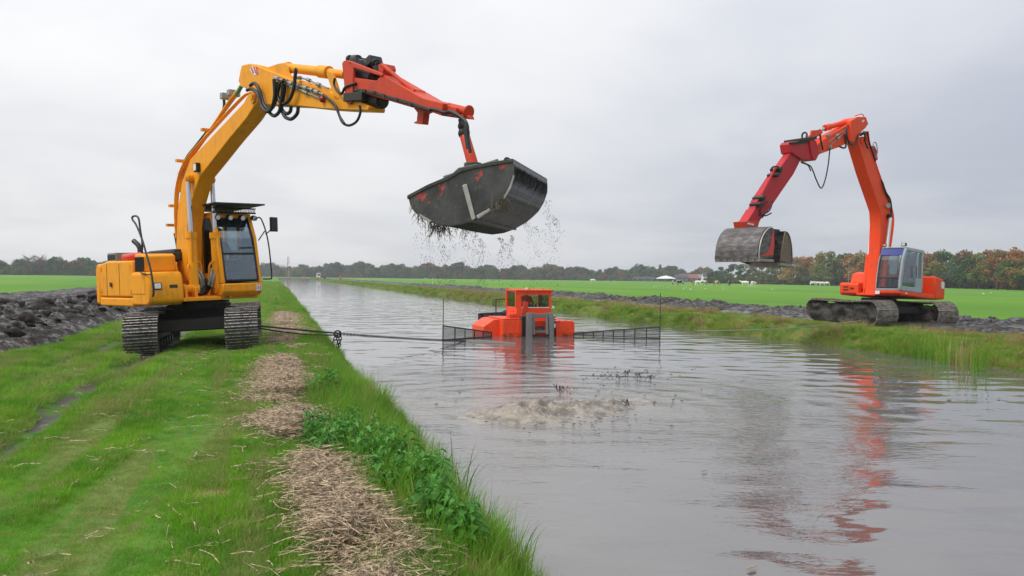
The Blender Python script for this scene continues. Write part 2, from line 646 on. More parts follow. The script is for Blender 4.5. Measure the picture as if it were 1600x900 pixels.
GROUND = mat('ground', _ground)
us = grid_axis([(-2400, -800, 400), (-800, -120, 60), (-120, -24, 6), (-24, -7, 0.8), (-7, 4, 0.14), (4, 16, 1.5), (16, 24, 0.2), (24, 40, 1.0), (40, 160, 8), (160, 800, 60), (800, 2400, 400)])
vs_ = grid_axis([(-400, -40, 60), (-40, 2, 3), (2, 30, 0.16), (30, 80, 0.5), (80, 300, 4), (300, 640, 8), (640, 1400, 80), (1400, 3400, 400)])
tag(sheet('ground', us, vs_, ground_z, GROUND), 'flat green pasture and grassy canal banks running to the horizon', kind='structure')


def mud_left(u, v):
    w0 = fbm(u * 0.5, v * 0.5, 51, 3) - 0.5
    uu = u + 0.9 * w0
    edge = sstep(uu, -4.75, -5.35) * sstep(uu, -19.5, -17)
    ridge = np.exp(-((uu + 7.3) / 1.9) ** 2) + 0.35 * np.exp(-((uu + 12) / 3) ** 2)
    a = fbm(u * 1.0 + 3 * w0, v * 0.75, 52, 2)
    rid = 1 - np.abs(2 * a - 1)
    slab = np.clip(rid * 1.4 - 0.45, 0, 1)
    b = fbm(u * 3.1, v * 2.6, 57, 4)
    z = -0.05 + edge * (0.05 + ridge * (0.40 * slab + 0.30 * b + 0.02) + 0.12 * b * (1 - 0.5 * ridge))
    lumps = np.clip(vnoise(u * 1.7 + 2 * w0, v * 1.4, 63) - 0.52, 0, 1) * 1.0
    z = z + edge * ridge * lumps * 0.75
    z = z + edge * (0.25 + ridge) * 0.11 * (fbm(u * 6.5, v * 5.5, 67, 2) - 0.5)
    shard = np.abs(fbm(u * 2.2 + 5, v * 1.7, 69, 2) - 0.5)
    z = z - edge * ridge * 0.30 * np.exp(-(shard / 0.035) ** 2)
    rim = np.exp(-((uu + 17.4) / 0.7) ** 2)
    z = z + rim * 0.28 * fbm(u * 1.2, v * 1.2, 71, 3)
    return np.where(edge < 0.02, -0.25, z + ground_z(u, v) * 0.6)


usm = grid_axis([(-19.5, -10, 0.16), (-10, -4.3, 0.085)])
vsm = grid_axis([(6, 34, 0.11), (34, 70, 0.3), (70, 160, 1.2), (160, 420, 6)])
tag(sheet('mud_spoil', usm, vsm, mud_left, MUD, False), 'churned wet black mud heaped along the lawn behind the yellow excavator', 'mud', kind='stuff')


def mud_right(u, v):
    w0 = fbm(u * 0.35, v * 0.35, 81, 3) - 0.5
    uu = u + 1.2 * w0
    edge = sstep(uu, 23.0, 23.7) * sstep(uu, 29.6, 28.6)
    b = fbm(u * 1.6, v * 1.6, 82, 4)
    rim = np.exp(-((uu - 28.4) / 0.7) ** 2) * (0.5 + 0.8 * vnoise(u * 0.5, v * 0.35, 85))
    heap = np.exp(-((uu - 26.0) / 1.6) ** 2) * 0.25 * sstep(vnoise(u * 0.3, v * 0.12, 86), 0.35, 0.7)
    b = b + 0.5 * (fbm(u * 5.5, v * 4.5, 89, 2) - 0.5)
    z = -0.06 + edge * (0.05 + 0.20 * b + heap * b * 2 + rim * 0.22 * b * 1.4 + 0.16 * np.clip(fbm(u * 3.3, v * 3.0, 88, 3) - 0.5, 0, 1) * 1.6)
    return np.where(edge < 0.02, -0.5, z - 0.10)


def clods():
    r = np.random.default_rng(61)
    bm = bmesh.new(); bmesh.ops.create_icosphere(bm, subdivisions=2, radius=1.0)
    base = np.array([v_.co[:] for v_ in bm.verts]); fcs = np.array([[q.index for q in f.verts] for f in bm.faces]); bm.free()
    V = []; F = []
    n = 0
    for i in range(700):
        u = -7.3 + r.normal(0, 1.45); v = 9 + 34 * r.uniform() ** 1.3
        if u > -5.5: continue
        s = 0.06 + 0.26 * r.uniform() ** 2
        ax = r.normal(0, 1, (3, 3)); q_, _ = np.linalg.qr(ax)
        sc = np.array([s * r.uniform(0.8, 1.6), s * r.uniform(0.6, 1.1), s * r.uniform(0.3, 0.7)])
        k1, k2 = r.normal(0, 1, 3), r.normal(0, 1, 3)
        cut = np.minimum(1, 0.62 / np.maximum(np.abs(base @ (k1 / np.linalg.norm(k1))), 1e-3)) * np.minimum(1, 0.7 / np.maximum(np.abs(base @ (k2 / np.linalg.norm(k2))), 1e-3))
        pts = base * (cut[:, None] + r.normal(0, 0.10, (len(base), 1))) * sc
        tilt = Matrix.Rotation(r.uniform(0, 6.28), 3, 'Z') @ Matrix.Rotation(r.normal(0.5, 0.35), 3, 'X')
        pts = pts @ np.array(tilt).T
        x, y = uv2xy(u, v)
        z = float(mud_left(np.array(u), np.array(v)))
        V.append(pts + np.array([x, y, z + s * 0.12])); F.append(fcs + n); n += len(base)
    return np.concatenate(V), np.concatenate(F)


tag(link_mesh('mud_clods', raw_mesh('mud_clods', *clods(), MUD, False)), 'angular black clods lying on the mud heap beside the lawn', 'mud', kind='stuff')
usm = grid_axis([(22.2, 30.4, 0.13)])
vsm = grid_axis([(4, 14, 0.5), (14, 60, 0.15), (60, 150, 0.7), (150, 480, 4)])
tag(sheet('mud_spoil', usm, vsm, mud_right, MUD, False), 'long strip of grey dredged mud between the right bank and the pasture', 'mud', kind='stuff')

# ------------------------------------------------------------------ water
SPL = PZ(880, 636, WATER_Z)                    # where the grab last bit


def _water(t):
    p = t.pos()
    u = t.vm('DOT_PRODUCT', p, tuple(CN))
    v = t.vm('DOT_PRODUCT', p, tuple(CD))
    q = t.comb(u, v, 0.0)
    dist = t.vm('DISTANCE', p, tuple(SPL))
    turb = t.noise(p, 0.55, 4, 0.6)
    chop = t.m('MULTIPLY', t.ss(t.m('ADD', dist, t.m('MULTIPLY', t.m('SUBTRACT', turb, 0.5), 9.0)), 9.0, 2.0), 1.0)
    # slow swell, long in the cross direction of the view
    a1 = t.noise(t.vm('MULTIPLY', p, (0.85, 1.45, 1)), 1.0, 0, 0.4, 0.4)
    a2 = t.noise(t.vm('MULTIPLY', p, (0.9, 3.0, 1)), 1.0, 0.5, 0.4, 0.5)
    a3 = t.noise(t.vm('MULTIPLY', p, (5.0, 11.0, 1)), 1.0, 3, 0.55, 0.5)
    wob = t.m('MULTIPLY', t.m('SUBTRACT', turb, 0.5), 1.3)
    ring = t.m('SINE', t.m('MULTIPLY', t.m('ADD', dist, wob), 8.5))
    ring = t.m('MULTIPLY', ring, t.m('MULTIPLY', t.ss(dist, 11, 1.5), 0.13))
    calm = t.ss(v, 75, 35)
    h = t.m('ADD', t.m('MULTIPLY', a1, 0.95), t.m('MULTIPLY', a2, 0.22))
    h = t.m('ADD', h, ring)
    h = t.m('ADD', h, t.m('MULTIPLY', a3, t.m('ADD', 0.012, t.m('MULTIPLY', chop, 0.36))))
    h = t.m('MULTIPLY', h, t.m('ADD', 0.35, t.m('MULTIPLY', calm, 0.65)))
    silt = t.m('MULTIPLY', t.ss(t.m('ADD', dist, t.m('MULTIPLY', t.m('SUBTRACT', turb, 0.5), 5.0)), 4.0, 0.6), 0.7)
    c = t.mix(turb, (0.098, 0.090, 0.085), (0.135, 0.125, 0.118))
    c = t.mix(silt, c, (0.21, 0.175, 0.135))
    return t.bsdf(c, t.lerp(silt, 0.03, 0.16), 0, 0.5, t.bump(h, 0.042, 1.0), IOR=2.35)


WATER = mat('canal_water', _water)
usw = grid_axis([(0.9, 19.6, 1.1)])
vsw = grid_axis([(-20, 100, 4), (100, CANAL_END, 20)])
tag(sheet('water', usw, vsw, lambda U, V: np.full_like(U, WATER_Z), WATER), 'grey canal water with long ripples and red reflections', kind='structure')


# ------------------------------------------------------------------ grass
def leafmat(name, c1, c2, c3=None, sc=0.9, tr=0.35, rough=0.55, dry=None, lanes=None):
    def fn(t):
        p = t.pos()
        n = t.noise(p, sc, 4, 0.6)
        rnd = t.n('ShaderNodeObjectInfo').outputs['Random']
        f = t.m('ADD', t.m('MULTIPLY', t.ss(n, 0.32, 0.68), 0.65), t.m('MULTIPLY', rnd, 0.35))
        c = t.mix(f, c1, c2)
        if c3 is not None:
            c = t.mix(t.m('MULTIPLY', t.ss(t.noise(p, sc * 2.7, 3, 0.6), 0.55, 0.72), 0.7), c, c3)
        if lanes is not None:                  # bruised, yellower turf where the machines have driven
            u = t.vm('DOT_PRODUCT', p, tuple(CN)); v = t.vm('DOT_PRODUCT', p, tuple(CD))
            la = t.noise(t.comb(t.m('MULTIPLY', u, 2.2), t.m('MULTIPLY', v, 0.16), 0.0), 1.0, 3, 0.55)
            br_ = t.ss(t.m('ADD', la, t.m('MULTIPLY', t.m('SUBTRACT', t.noise(p, 3.0, 3, 0.6), 0.5), 0.25)), 0.53, 0.41)
            c = t.mix(t.m('MULTIPLY', br_, 0.75), c, lanes)
        if dry is not None:
            c = t.mix(t.ss(rnd, 0.90, 0.93), c, dry)
        b = t.bsdf(c, rough, 0, 0.3)
        tl = t.n('ShaderNodeBsdfTranslucent'); t.put(tl.inputs[0], t.mix(0.5, c, (0.2, 0.4, 0.02), 'SCREEN') if False else c)
        mx = t.n('ShaderNodeMixShader'); mx.inputs[0].default_value = tr
        t.t.links.new(b, mx.inputs[1]); t.t.links.new(tl.outputs[0], mx.inputs[2])
        return mx.outputs[0]
    return mat(name, fn)


LAWN = leafmat('lawn_grass', (0.065, 0.245, 0.009), (0.25, 0.48, 0.024), (0.38, 0.46, 0.10), 1.1, dry=(0.42, 0.33, 0.14), lanes=(0.26, 0.32, 0.085))
RANK = leafmat('rank_grass', (0.07, 0.23, 0.012), (0.22, 0.42, 0.03), (0.34, 0.36, 0.10), 0.7, dry=(0.36, 0.28, 0.12))
VERGE = leafmat('verge_grass', (0.07, 0.20, 0.012), (0.30, 0.44, 0.04), (0.46, 0.36, 0.12), 0.8, dry=(0.36, 0.27, 0.12))
STRAWM = mat('straw', lambda t: t.bsdf(t.mix(t.ss(t.noise(t.pos(), 17, 4, 0.75), 0.34, 0.74), (0.055, 0.032, 0.018), (0.72, 0.55, 0.36)), 0.6, 0, 0.3))


def blades(n, spread, h0, h1, width, lean, seg=3, droop=0.5, seed=0):
    r = np.random.default_rng(seed)
    V = []; F = []
    for i in range(n):
        a = r.uniform(0, 2 * PI); rad = spread * math.sqrt(r.uniform())
        bx_, by_ = rad * math.cos(a), rad * math.sin(a)
        h = r.uniform(h0, h1); wd = width * r.uniform(0.6, 1.3)
        da = a + r.normal(0, 0.9)
        ln = lean * r.uniform(0.2, 1.2)
        th = da + PI / 2 + r.normal(0, 0.5)
        o = len(V)
        x, y, z = bx_, by_, 0.0
        ang = 0.15 * ln
        for k in range(seg + 1):
            t = k / seg
            ww = wd * (1 - t) ** 0.7 * 0.5 if k < seg else 0.0006
            V.append((x - ww * math.cos(th), y - ww * math.sin(th), z)); V.append((x + ww * math.cos(th), y + ww * math.sin(th), z))
            ang += ln * (0.4 + droop * t * 1.6) * (1.0 / seg) * 1.6
            st = h / seg
            x += st * math.sin(ang) * math.cos(da); y += st * math.sin(ang) * math.sin(da); z += st * math.cos(ang)
        for k in range(seg):
            F.append((o + 2 * k, o + 2 * k + 1, o + 2 * k + 3, o + 2 * k + 2))
    return V, F


def src(name, meshes):                         # source meshes for scattering live outside the scene
    c = bpy.data.collections.new(name)
    for i, me in enumerate(meshes):
        o = bpy.data.objects.new(f"{name}_{i:02d}", me)
        c.objects.link(o)
    return c


def scatter(name, pts, rz, scl, coll, n_src, label, cat=None, tilt=0.0):
    n = len(pts)
    me = bpy.data.meshes.new(name)
    me.vertices.add(n); me.vertices.foreach_set('co', np.asarray(pts, np.float32).ravel())
    rot = np.stack([rng.normal(0, tilt, n), rng.normal(0, tilt, n), np.asarray(rz)], 1).astype(np.float32)
    a = me.attributes.new('rot', 'FLOAT_VECTOR', 'POINT'); a.data.foreach_set('vector', rot.ravel())
    a = me.attributes.new('scl', 'FLOAT', 'POINT'); a.data.foreach_set('value', np.asarray(scl, np.float32))
    a = me.attributes.new('pick', 'INT', 'POINT'); a.data.foreach_set('value', rng.integers(0, n_src, n).astype(np.int32))
    o = link_mesh(name, me)
    g = bpy.data.node_groups.new(name, 'GeometryNodeTree')
    g.interface.new_socket('Geometry', in_out='INPUT', socket_type='NodeSocketGeometry')
    g.interface.new_socket('Geometry', in_out='OUTPUT', socket_type='NodeSocketGeometry')
    gi = g.nodes.new('NodeGroupInput'); go = g.nodes.new('NodeGroupOutput')
    ip = g.nodes.new('GeometryNodeInstanceOnPoints')
    ci = g.nodes.new('GeometryNodeCollectionInfo'); ci.inputs[0].default_value = coll
    ci.inputs['Separate Children'].default_value = True; ci.inputs['Reset Children'].default_value = True

    def na(nm, ty):
        q = g.nodes.new('GeometryNodeInputNamedAttribute'); q.data_type = ty; q.inputs[0].default_value = nm
        return [s for s in q.outputs if s.enabled and s.name == 'Attribute'][0]
    L = g.links.new
    L(gi.outputs[0], ip.inputs['Points']); L(ci.outputs[0], ip.inputs['Instance'])
    ip.inputs['Pick Instance'].default_value = True
    L(na('pick', 'INT'), ip.inputs['Instance Index'])
    L(na('rot', 'FLOAT_VECTOR'), ip.inputs['Rotation'])
    L(na('scl', 'FLOAT'), ip.inputs['Scale'])
    L(ip.outputs[0], go.inputs[0])
    md = o.modifiers.new('scatter', 'NODES'); md.node_group = g
    return tag(o, label, cat, kind='stuff')


def in_view(x, y, mpx=170):                    # keep to the part of the land this place can show
    px = 800 + x / np.maximum(y, 0.1) * FPX
    return (y > 1.5) & (px > -mpx * 2) & (px < 1600 + mpx * 2)


def sample(n, u0, u1, v0, v1, power=1.0):
    u = rng.uniform(u0, u1, n)
    k = rng.uniform(0, 1, n) ** power
    v = v0 + (v1 - v0) * k
    x, y = uv2xy(u, v)
    ok = in_view(x, y)
    return u[ok], v[ok], x[ok], y[ok]


lawn_src = src('lawn_tuft', [raw_mesh('lawn_tuft', *blades(52, 0.12, 0.03, 0.085, 0.0046, 1.05, 3, 0.7, 100 + i), LAWN) for i in range(6)])
rank_src = src('rank_tuft', [raw_mesh('rank_tuft', *blades(42, 0.16, 0.16, 0.42, 0.0085, 0.75, 4, 0.8, 200 + i), RANK) for i in range(6)])
verge_src = src('verge_tuft', [raw_mesh('verge_tuft', *blades(46, 0.24, 0.14, 0.42, 0.013, 0.9, 3, 0.9, 300 + i), VERGE) for i in range(6)])

ok_pts = []
for (n, v0, v1, sc) in ((42000, 2.2, 12, 0.72), (22000, 10, 24, 1.1), (14000, 22, 60, 1.6), (9000, 55, 190, 2.6)):
    u, v, x, y = sample(n, -6.0, 1.0, v0, v1)
    n1_ = fbm(u * 0.7, v * 0.35, 401, 3)
    hp_ = sstep(fbm(u * 1.1, v * 0.8, 92, 3), 0.44, 0.54) * np.exp(-((u - 0.52 + 0.30 * sstep(v, 6, 10) - 0.18 * sstep(v, 16, 24)) / 0.5) ** 2)
    straw = rng.uniform(0, 1, len(u)) < hp_ * 0.92
    rut = (np.abs(u + 2.5) < 0.24) & (fbm(u * 1.5, v * 0.8, 403, 3) > 0.42)
    rut |= (np.abs(u + 3.75) < 0.16) & (fbm(u * 1.5, v * 0.8, 404, 3) > 0.44)
    b = PZ(337, 772, 0.0)
    bare = np.hypot(x - b.x, y - b.y) < 0.15
    mudd = u < -5.0 - 0.9 * (fbm(u * 0.5, v * 0.5, 51, 3) - 0.5) - 0.1
    lane = fbm(u * 2.2, v * 0.16, 406, 3)                             # lanes pressed short by tracks, along the canal
    flat = (lane < 0.46) | (np.abs(u + 1.15 + 0.3 * np.sin(v * 0.5)) < 0.36)
    uc, vc = xy2uv(-7.4, 18.9)
    trk = (np.abs(np.abs(u - uc) - 1.0) < 0.42) & (np.abs(v - vc) < 2.45)
    keep = ~(straw | rut | bare | mudd | trk)
    s = sc * rng.uniform(0.6, 1.25, len(u)) * (0.65 + 0.7 * n1_) * np.where(flat, 0.55, 1.1)
    ok_pts.append(np.stack([x, y, ground_z(u, v) - 0.008, s], 1)[keep])
A = np.concatenate(ok_pts)
scatter('grass', A[:, :3], rng.uniform(0, 2 * PI, len(A)), A[:, 3], lawn_src, 6, 'short bright green lawn grass on the left bank', 'grass', 0.12)

ok_pts = []
for (n, v0, v1, sc) in ((5200, 2.0, 12, 0.8), (5200, 12, 40, 1.05), (2600, 40, 110, 1.5)):
    u, v, x, y = sample(n, 0.45, 2.15, v0, v1)
    e = bank_edge(v)
    keep = (u > e - 0.22 - 0.4 * fbm(v * 0.8, u * 0, 411, 2)) & (u < e + 0.92 - 0.2 * sstep(v, 9, 16)) & (rng.uniform(0, 1, len(u)) < 1.25 - sstep(u, e + 0.2, e + 0.95))
    hgt = sc * rng.uniform(0.5, 1.2, len(u)) * (0.45 + 0.5 * fbm(u, v * 0.7, 412, 2))
    ok_pts.append(np.stack([x, y, ground_z(u, v) - 0.02, hgt * (1 - 0.28 * sstep(v, 9, 16))], 1)[keep])
for (n, v0, v1, sc) in ((330, 4.5, 8.5, 0.95), (420, 5.5, 12, 1.0)):
    u, v, x, y = sample(n, 0.55 if n > 400 else 0.85, 1.45, v0, v1)
    ok_pts.append(np.stack([x, y, np.maximum(ground_z(u, v), WATER_Z) - 0.03, sc * rng.uniform(0.5, 1.2, len(u))], 1))
A = np.concatenate(ok_pts)
scatter('bank_grass', A[:, :3], rng.uniform(0, 2 * PI, len(A)), A[:, 3], rank_src, 6, 'long lush grass overhanging the left water edge', 'grass', 0.2)

ok_pts = []
for (n, v0, v1, sc) in ((15000, 4, 40, 0.72), (12000, 40, 120, 0.95), (7000, 120, 460, 1.5)):
    u, v, x, y = sample(n, 17.8, 23.6, v0, v1, 1.15)
    e = right_edge(v)
    keep = (u > e - 1.15) & (u < 23.3 - 1.2 * (fbm(u * 0.35, v * 0.35, 81, 3) - 0.5))
    slope = 1 - sstep(u, e, e + 0.9)
    hgt = sc * rng.uniform(0.5, 1.15, len(u)) * (0.02 + 1.5 * np.clip(fbm(u * 1.3, v * 0.8, 421, 3) - 0.32, 0, 1) + 0.5 * slope * (0.4 + vnoise(u * 1.1, v * 0.7, 423)))
    ok_pts.append(np.stack([x, y, ground_z(u, v) - 0.02, hgt], 1)[keep])
A = np.concatenate(ok_pts)
DRYV = leafmat('dry_verge', (0.20, 0.16, 0.05), (0.46, 0.36, 0.15), None, 1.2, 0.3)
dry_src = src('dry_tuft', [raw_mesh('dry_tuft', *blades(60, 0.22, 0.16, 0.42, 0.011, 1.2, 3, 1.2, 350 + i), DRYV) for i in range(4)])
u, v, x, y = sample(5200, 18.0, 22.6, 4, 110, 1.1)
e = right_edge(v)
keep = (u > e - 1.0) & (fbm(u * 0.9, v * 0.45, 431, 3) > 0.545)
D = np.stack([x, y, ground_z(u, v) - 0.02, rng.uniform(0.4, 1.0, len(u)) * (1 + 0.004 * v)], 1)[keep]
scatter('dry_grass', D[:, :3], rng.uniform(0, 2 * PI, len(D)), D[:, 3], dry_src, 4, 'withered brown grass tussocks in the right bank', 'grass', 0.3)
scatter('verge_grass', A[:, :3], rng.uniform(0, 2 * PI, len(A)), A[:, 3], verge_src, 6, 'rough yellowish green grass on the right canal bank', 'grass', 0.2)


# ------------------------------------------------------------------ machines
def frame(C, ang, tilt_axis=None, tilt=0.0):
    M = Matrix.Translation(C) @ (Matrix.Rotation(tilt, 4, tilt_axis) if tilt_axis is not None else Matrix.Identity(4)) @ Matrix.Rotation(ang, 4, 'Z')
    return M


def track_loop(half, r, top_sag=0.0):
    """points (x, z, angle) of the shoes round a track, clockwise; z from 0"""
    pitch = 0.19
    per = 4 * half + 2 * PI * r
    n = int(round(per / pitch))
    out = []
    for i in range(n):
        s = per * i / n
        if s < 2 * half:
            out.append((-half + s, 2 * r - top_sag * math.sin(PI * s / (2 * half)), 0.0))
        elif s < 2 * half + PI * r:
            q = (s - 2 * half) / r
            out.append((half + r * math.sin(q), r + r * math.cos(q), q))
        elif s < 4 * half + PI * r:
            out.append((half - (s - 2 * half - PI * r), 0.0, PI))
        else:
            q = (s - 4 * half - PI * r) / r
            out.append((-half - r * math.sin(q), r - r * math.cos(q), PI + q))
    return out


def shoe_mesh(width, m=None):
    b = MB()
    b.bx(-0.092, 0.092, -width / 2, width / 2, 0, 0.022)
    for x in (-0.075, 0.0, 0.075):
        b.bx(x - 0.009, x + 0.009, -width / 2 + 0.004, width / 2 - 0.004, 0.0205, 0.055)
    b.bx(-0.06, 0.06, -0.12, 0.12, -0.05, 0.001)
    o = b.build('track_shoe', m or SHOE, None, smooth=0)
    me = o.data
    bpy.data.objects.remove(o)
    return me


def undercarriage(root, M0, half, r, gauge, shoe_w, muddy, seed):
    """two crawler tracks and their frame; M0 places the undercarriage in the machine's frame"""
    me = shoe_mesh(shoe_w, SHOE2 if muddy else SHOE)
    rd = random.Random(seed)
    for sgn in (-1, 1):
        y = sgn * gauge / 2
        b = MB()
        # side beam, idler, sprocket and rollers inside the loop
        b.bx(-half, half, y - 0.2, y + 0.2, 0.28 * r / 0.45, 1.28 * r)
        for e in (-1, 1):
            b.cyl((e * half, y - 0.14, r), (e * half, y + 0.14, r), r - 0.05, 22)
            b.cyl((e * half, y - 0.26, r), (e * half, y + 0.26, r), r * 0.45, 14)
        n = 7
        for k in range(n):
            x = -half + 0.25 + (2 * half - 0.5) * k / (n - 1)
            b.cyl((x, y - 0.22, 0.15), (x, y + 0.22, 0.15), 0.12, 12)
        for x in (-half * 0.4, half * 0.4):
            b.cyl((x, y - 0.12, 2 * r - 0.12), (x, y + 0.12, 2 * r - 0.12), 0.08, 10)
        tr = b.build('track', GREASE, root, M0, bevel=0.01)
        for (x, z, q) in track_loop(half, r, 0.05):
            s = bpy.data.objects.new('track_shoe', me)
            COL.objects.link(s)
            s.parent = tr
            s.matrix_local = Matrix.Translation((x, y, z)) @ Matrix.Rotation(q, 4, 'Y') @ Matrix.Rotation(rd.uniform(-0.02, 0.02), 4, 'X')
        if muddy:
            c = MB()
            nx, nz = 44, 12
            for yy in (y + sgn * 0.30 * shoe_w, y - sgn * 0.30 * shoe_w):
                g_ = []
                for i in range(nx + 1):
                    for j in range(nz + 1):
                        x = -half - r * 0.78 + (2 * half + 1.56 * r) * i / nx
                        zz = 0.06 + (2 * r - 0.20) * j / nz
                        ex = max(0, abs(x) - half)
                        lim = math.sqrt(max(0.0, (r - 0.07) ** 2 - ex * ex))
                        zz = r + max(-lim, min(lim, zz - r))
                        edge_ = 1 - (abs(zz - r) / r) ** 4
                        f_ = float(fbm(x * 2.3 + seed, zz * 2.6 + yy, 33, 3))
                        d__ = (f_ - 0.42) * 1.05 * edge_
                        g_.append((x, yy + math.copysign(1, yy - y) * d__ * 0.5 * shoe_w, zz))
                c.add(g_, [(i * (nz + 1) + j, (i + 1) * (nz + 1) + j, (i + 1) * (nz + 1) + j + 1, i * (nz + 1) + j + 1) for i in range(nx) for j in range(nz)])
            cm = tag(c.build('caked_mud', CLAY, tr, None, smooth=60), kind='stuff')
            lump(cm, 0.06, seed)
    b = MB()
    b.prism([(-0.75, 0.42), (0.75, 0.42), (0.9, 0.62), (0.62, 0.92), (-0.62, 0.92), (-0.9, 0.62)], -gauge / 2 + 0.15, gauge / 2 - 0.15)
    b.bx(-1.15, -0.7, -gauge / 2 + 0.15, gauge / 2 - 0.15, 0.45, 0.72)
    b.bx(0.7, 1.15, -gauge / 2 + 0.15, gauge / 2 - 0.15, 0.45, 0.72)
    b.build('track_frame', GREASE, root, M0, bevel=0.02)
    b = MB()
    b.cyl((0, 0, 0.9), (0, 0, 1.07), 0.68, 36)
    for k in range(30):
        a = 2 * PI * k / 30
        b.box((0.69 * math.cos(a), 0.69 * math.sin(a), 0.97), (0.05, 0.05, 0.05), Matrix.Rotation(a, 3, 'Z'))
    b.build('swing_ring', GREASE, root, M0, bevel=0.006)


def lump(o, amt, seed=0, fr=3.0):
    me = o.data
    n = len(me.vertices)
    co = np.empty(n * 3, np.float32); me.vertices.foreach_get('co', co); co = co.reshape(-1, 3)
    for k in range(3):
        co[:, k] += amt * (fbm(co[:, (k + 1) % 3] * fr + 9.1 * k + seed, co[:, (k + 2) % 3] * fr + co[:, k] * 1.7, 600 + k + seed, 3) - 0.5)
    me.vertices.foreach_set('co', co.ravel()); me.update()


def off(pts, y):
    return [Vector((q[0], y, q[1])) for q in pts]


def along(a, b, t):
    return Vector(a) + (Vector(b) - Vector(a)) * t


def hose(name, root, paths, r, m, seg=7, n=6):
    for p in paths:
        b = MB()
        b.tube(catmull(p, n) if len(p) > 2 else p, r, seg)
        o = b.build(name, m, root, smooth=60)
    return o


# ======================================================== yellow excavator
MY = frame((-7.68, 18.8, -0.02), R(-45), CD, R(-2.2))
yel = thing('excavator', 'yellow crawler excavator with red extension arm standing on the left lawn', 'excavator', MY)
und = MY.to_3x3().inverted() @ (Matrix.Rotation(R(-2.2), 3, CD) @ Vector((-CD.x, -CD.y, 0)))
UY = Matrix.Translation(MY.to_3x3().inverted() @ (CN * 0.36) + Vector((0, 0, -0.04))) @ Matrix.Rotation(math.atan2(und.y, und.x), 4, 'Z') @ Matrix.Rotation(R(0.8), 4, 'X')
undercarriage(yel, UY, 1.62, 0.44, 2.0, 0.68, False, 3)

# upper frame
b = MB()
b.bx(-1.75, 1.32, -1.30, 1.22, 1.07, 1.16)
b.bx(0.55, 1.52, -0.62, 0.22, 1.06, 1.14)
b.build('deck', YELD, yel, bevel=0.015)
# engine side panels with their seams (operator's right)
b = MB()
b.prism([(-1.52, 1.18), (0.52, 1.18), (0.52, 1.98), (-1.05, 2.0), (-1.46, 1.95), (-1.52, 1.86)], -1.32, -0.42)
b.build('side_panel', YEL, yel, bevel=0.035)
b = MB()
b.prism([(-1.52, 0.97), (0.54, 0.97), (0.54, 1.16), (-1.52, 1.16)], -1.335, -0.5)
b.build('side_skirt', YEL, yel, bevel=0.03)
b = MB()
b.bx(-1.52, 0.3, 0.35, 1.22, 1.16, 1.98)
b.build('left_side_panel', YEL, yel, bevel=0.035)
b = MB()
b.prism([(-1.80, 1.0), (-1.535, 0.98), (-1.535, 1.95), (-1.70, 1.95), (-1.82, 1.85)], -1.33, 1.24)
b.build('counterweight', YEL, yel, bevel=0.06)
b = MB()
b.box((-0.75, -1.345, 1.46), (0.10, 0.02, 0.10))
b.build('panel_latch', BLACK, yel, bevel=0.004)
b = MB()
b.bx(-1.05, 0.45, -0.95, 0.05, 1.985, 2.17)
b.bx(-1.1, 0.40, -0.35, 0.75, 1.985, 2.24)
b.build('engine_hood', HOOD, yel, bevel=0.03)
b = MB()
b.bx(-1.48, -0.95, -1.15, -0.6, 1.99, 2.2)
for k in range(5):
    b.bx(-1.46 + k * 0.105, -1.39 + k * 0.105, -1.162, -1.15, 2.03, 2.16, 1)
b.build('air_intake', [FITTING, BLACK], yel, bevel=0.012)
b = MB()
b.tube([(-1.2, -0.5, 2.0), (-1.2, -0.5, 2.30), (-1.26, -0.52, 2.40), (-1.42, -0.56, 2.50)], 0.06, 12)
b.build('exhaust_pipe', BLACK, yel, smooth=60)
b = MB()
b.tube([(-0.55, -1.12, 2.05), (-0.45, -1.12, 2.07), (0.25, -1.02, 2.09), (0.32, -1.01, 2.09)], [0.03, 0.085, 0.085, 0.035], 14)
b.build('fire_extinguisher', plain('bright_red', (0.6, 0.01, 0.015), 0.3), yel, smooth=50)
b = MB()
b.cyl((-0.35, -1.08, 1.97), (-0.35, -1.08, 2.08), 0.07, 12)
b.build('filler_cap', YELD, yel)

for (x, y0_, z0_, z1_) in ((-0.25, -1.3225, 1.22, 1.93), (-1.05, -1.3225, 1.22, 1.93)):
    b = MB(); b.bx(x - 0.006, x + 0.006, y0_ - 0.003, y0_ + 0.01, z0_, z1_); b.build('panel_seam', BLACK, yel, smooth=0)
for (x, z) in ((-1.42, 1.82), (-1.42, 1.30), (0.44, 1.85), (0.44, 1.30)):
    b = MB(); b.bx(x - 0.025, x + 0.025, -1.335, -1.315, z - 0.05, z + 0.05); b.build('hinge', YELD, yel, bevel=0.004)
# tool box with rounded front
b = MB()
b.prism([(0.53, 1.0), (1.38, 1.0), (1.50, 1.08), (1.52, 1.22), (1.46, 1.62), (1.38, 1.72), (0.53, 1.72)], -1.34, -0.60)
tb = b.build('tool_box', YEL, yel, bevel=0.045)
b = MB()
b.bx(0.56, 1.30, -1.352, -1.335, 1.25, 1.66)
b.build('tool_box_door', YEL, tb, bevel=0.012)
b = MB()
b.prism([(0.53, 1.725), (1.02, 1.725), (1.02, 2.06), (0.9, 2.12), (0.53, 2.12)], -1.26, -0.56)
b.build('upper_box', YEL, yel, bevel=0.03)
b = MB()
b.box((1.485, -1.16, 1.41), (0.06, 0.17, 0.15), Matrix.Rotation(R(-8), 3, 'Y'), 0)
b.box((1.517, -1.16, 1.415), (0.02, 0.13, 0.11), Matrix.Rotation(R(-8), 3, 'Y'), 1)
b.build('headlight', [BLACK, LAMP], tb, bevel=0.006)
b = MB()
b.box((1.487, -0.82, 1.40), (0.03, 0.17, 0.07), Matrix.Rotation(R(-8), 3, 'Y'))
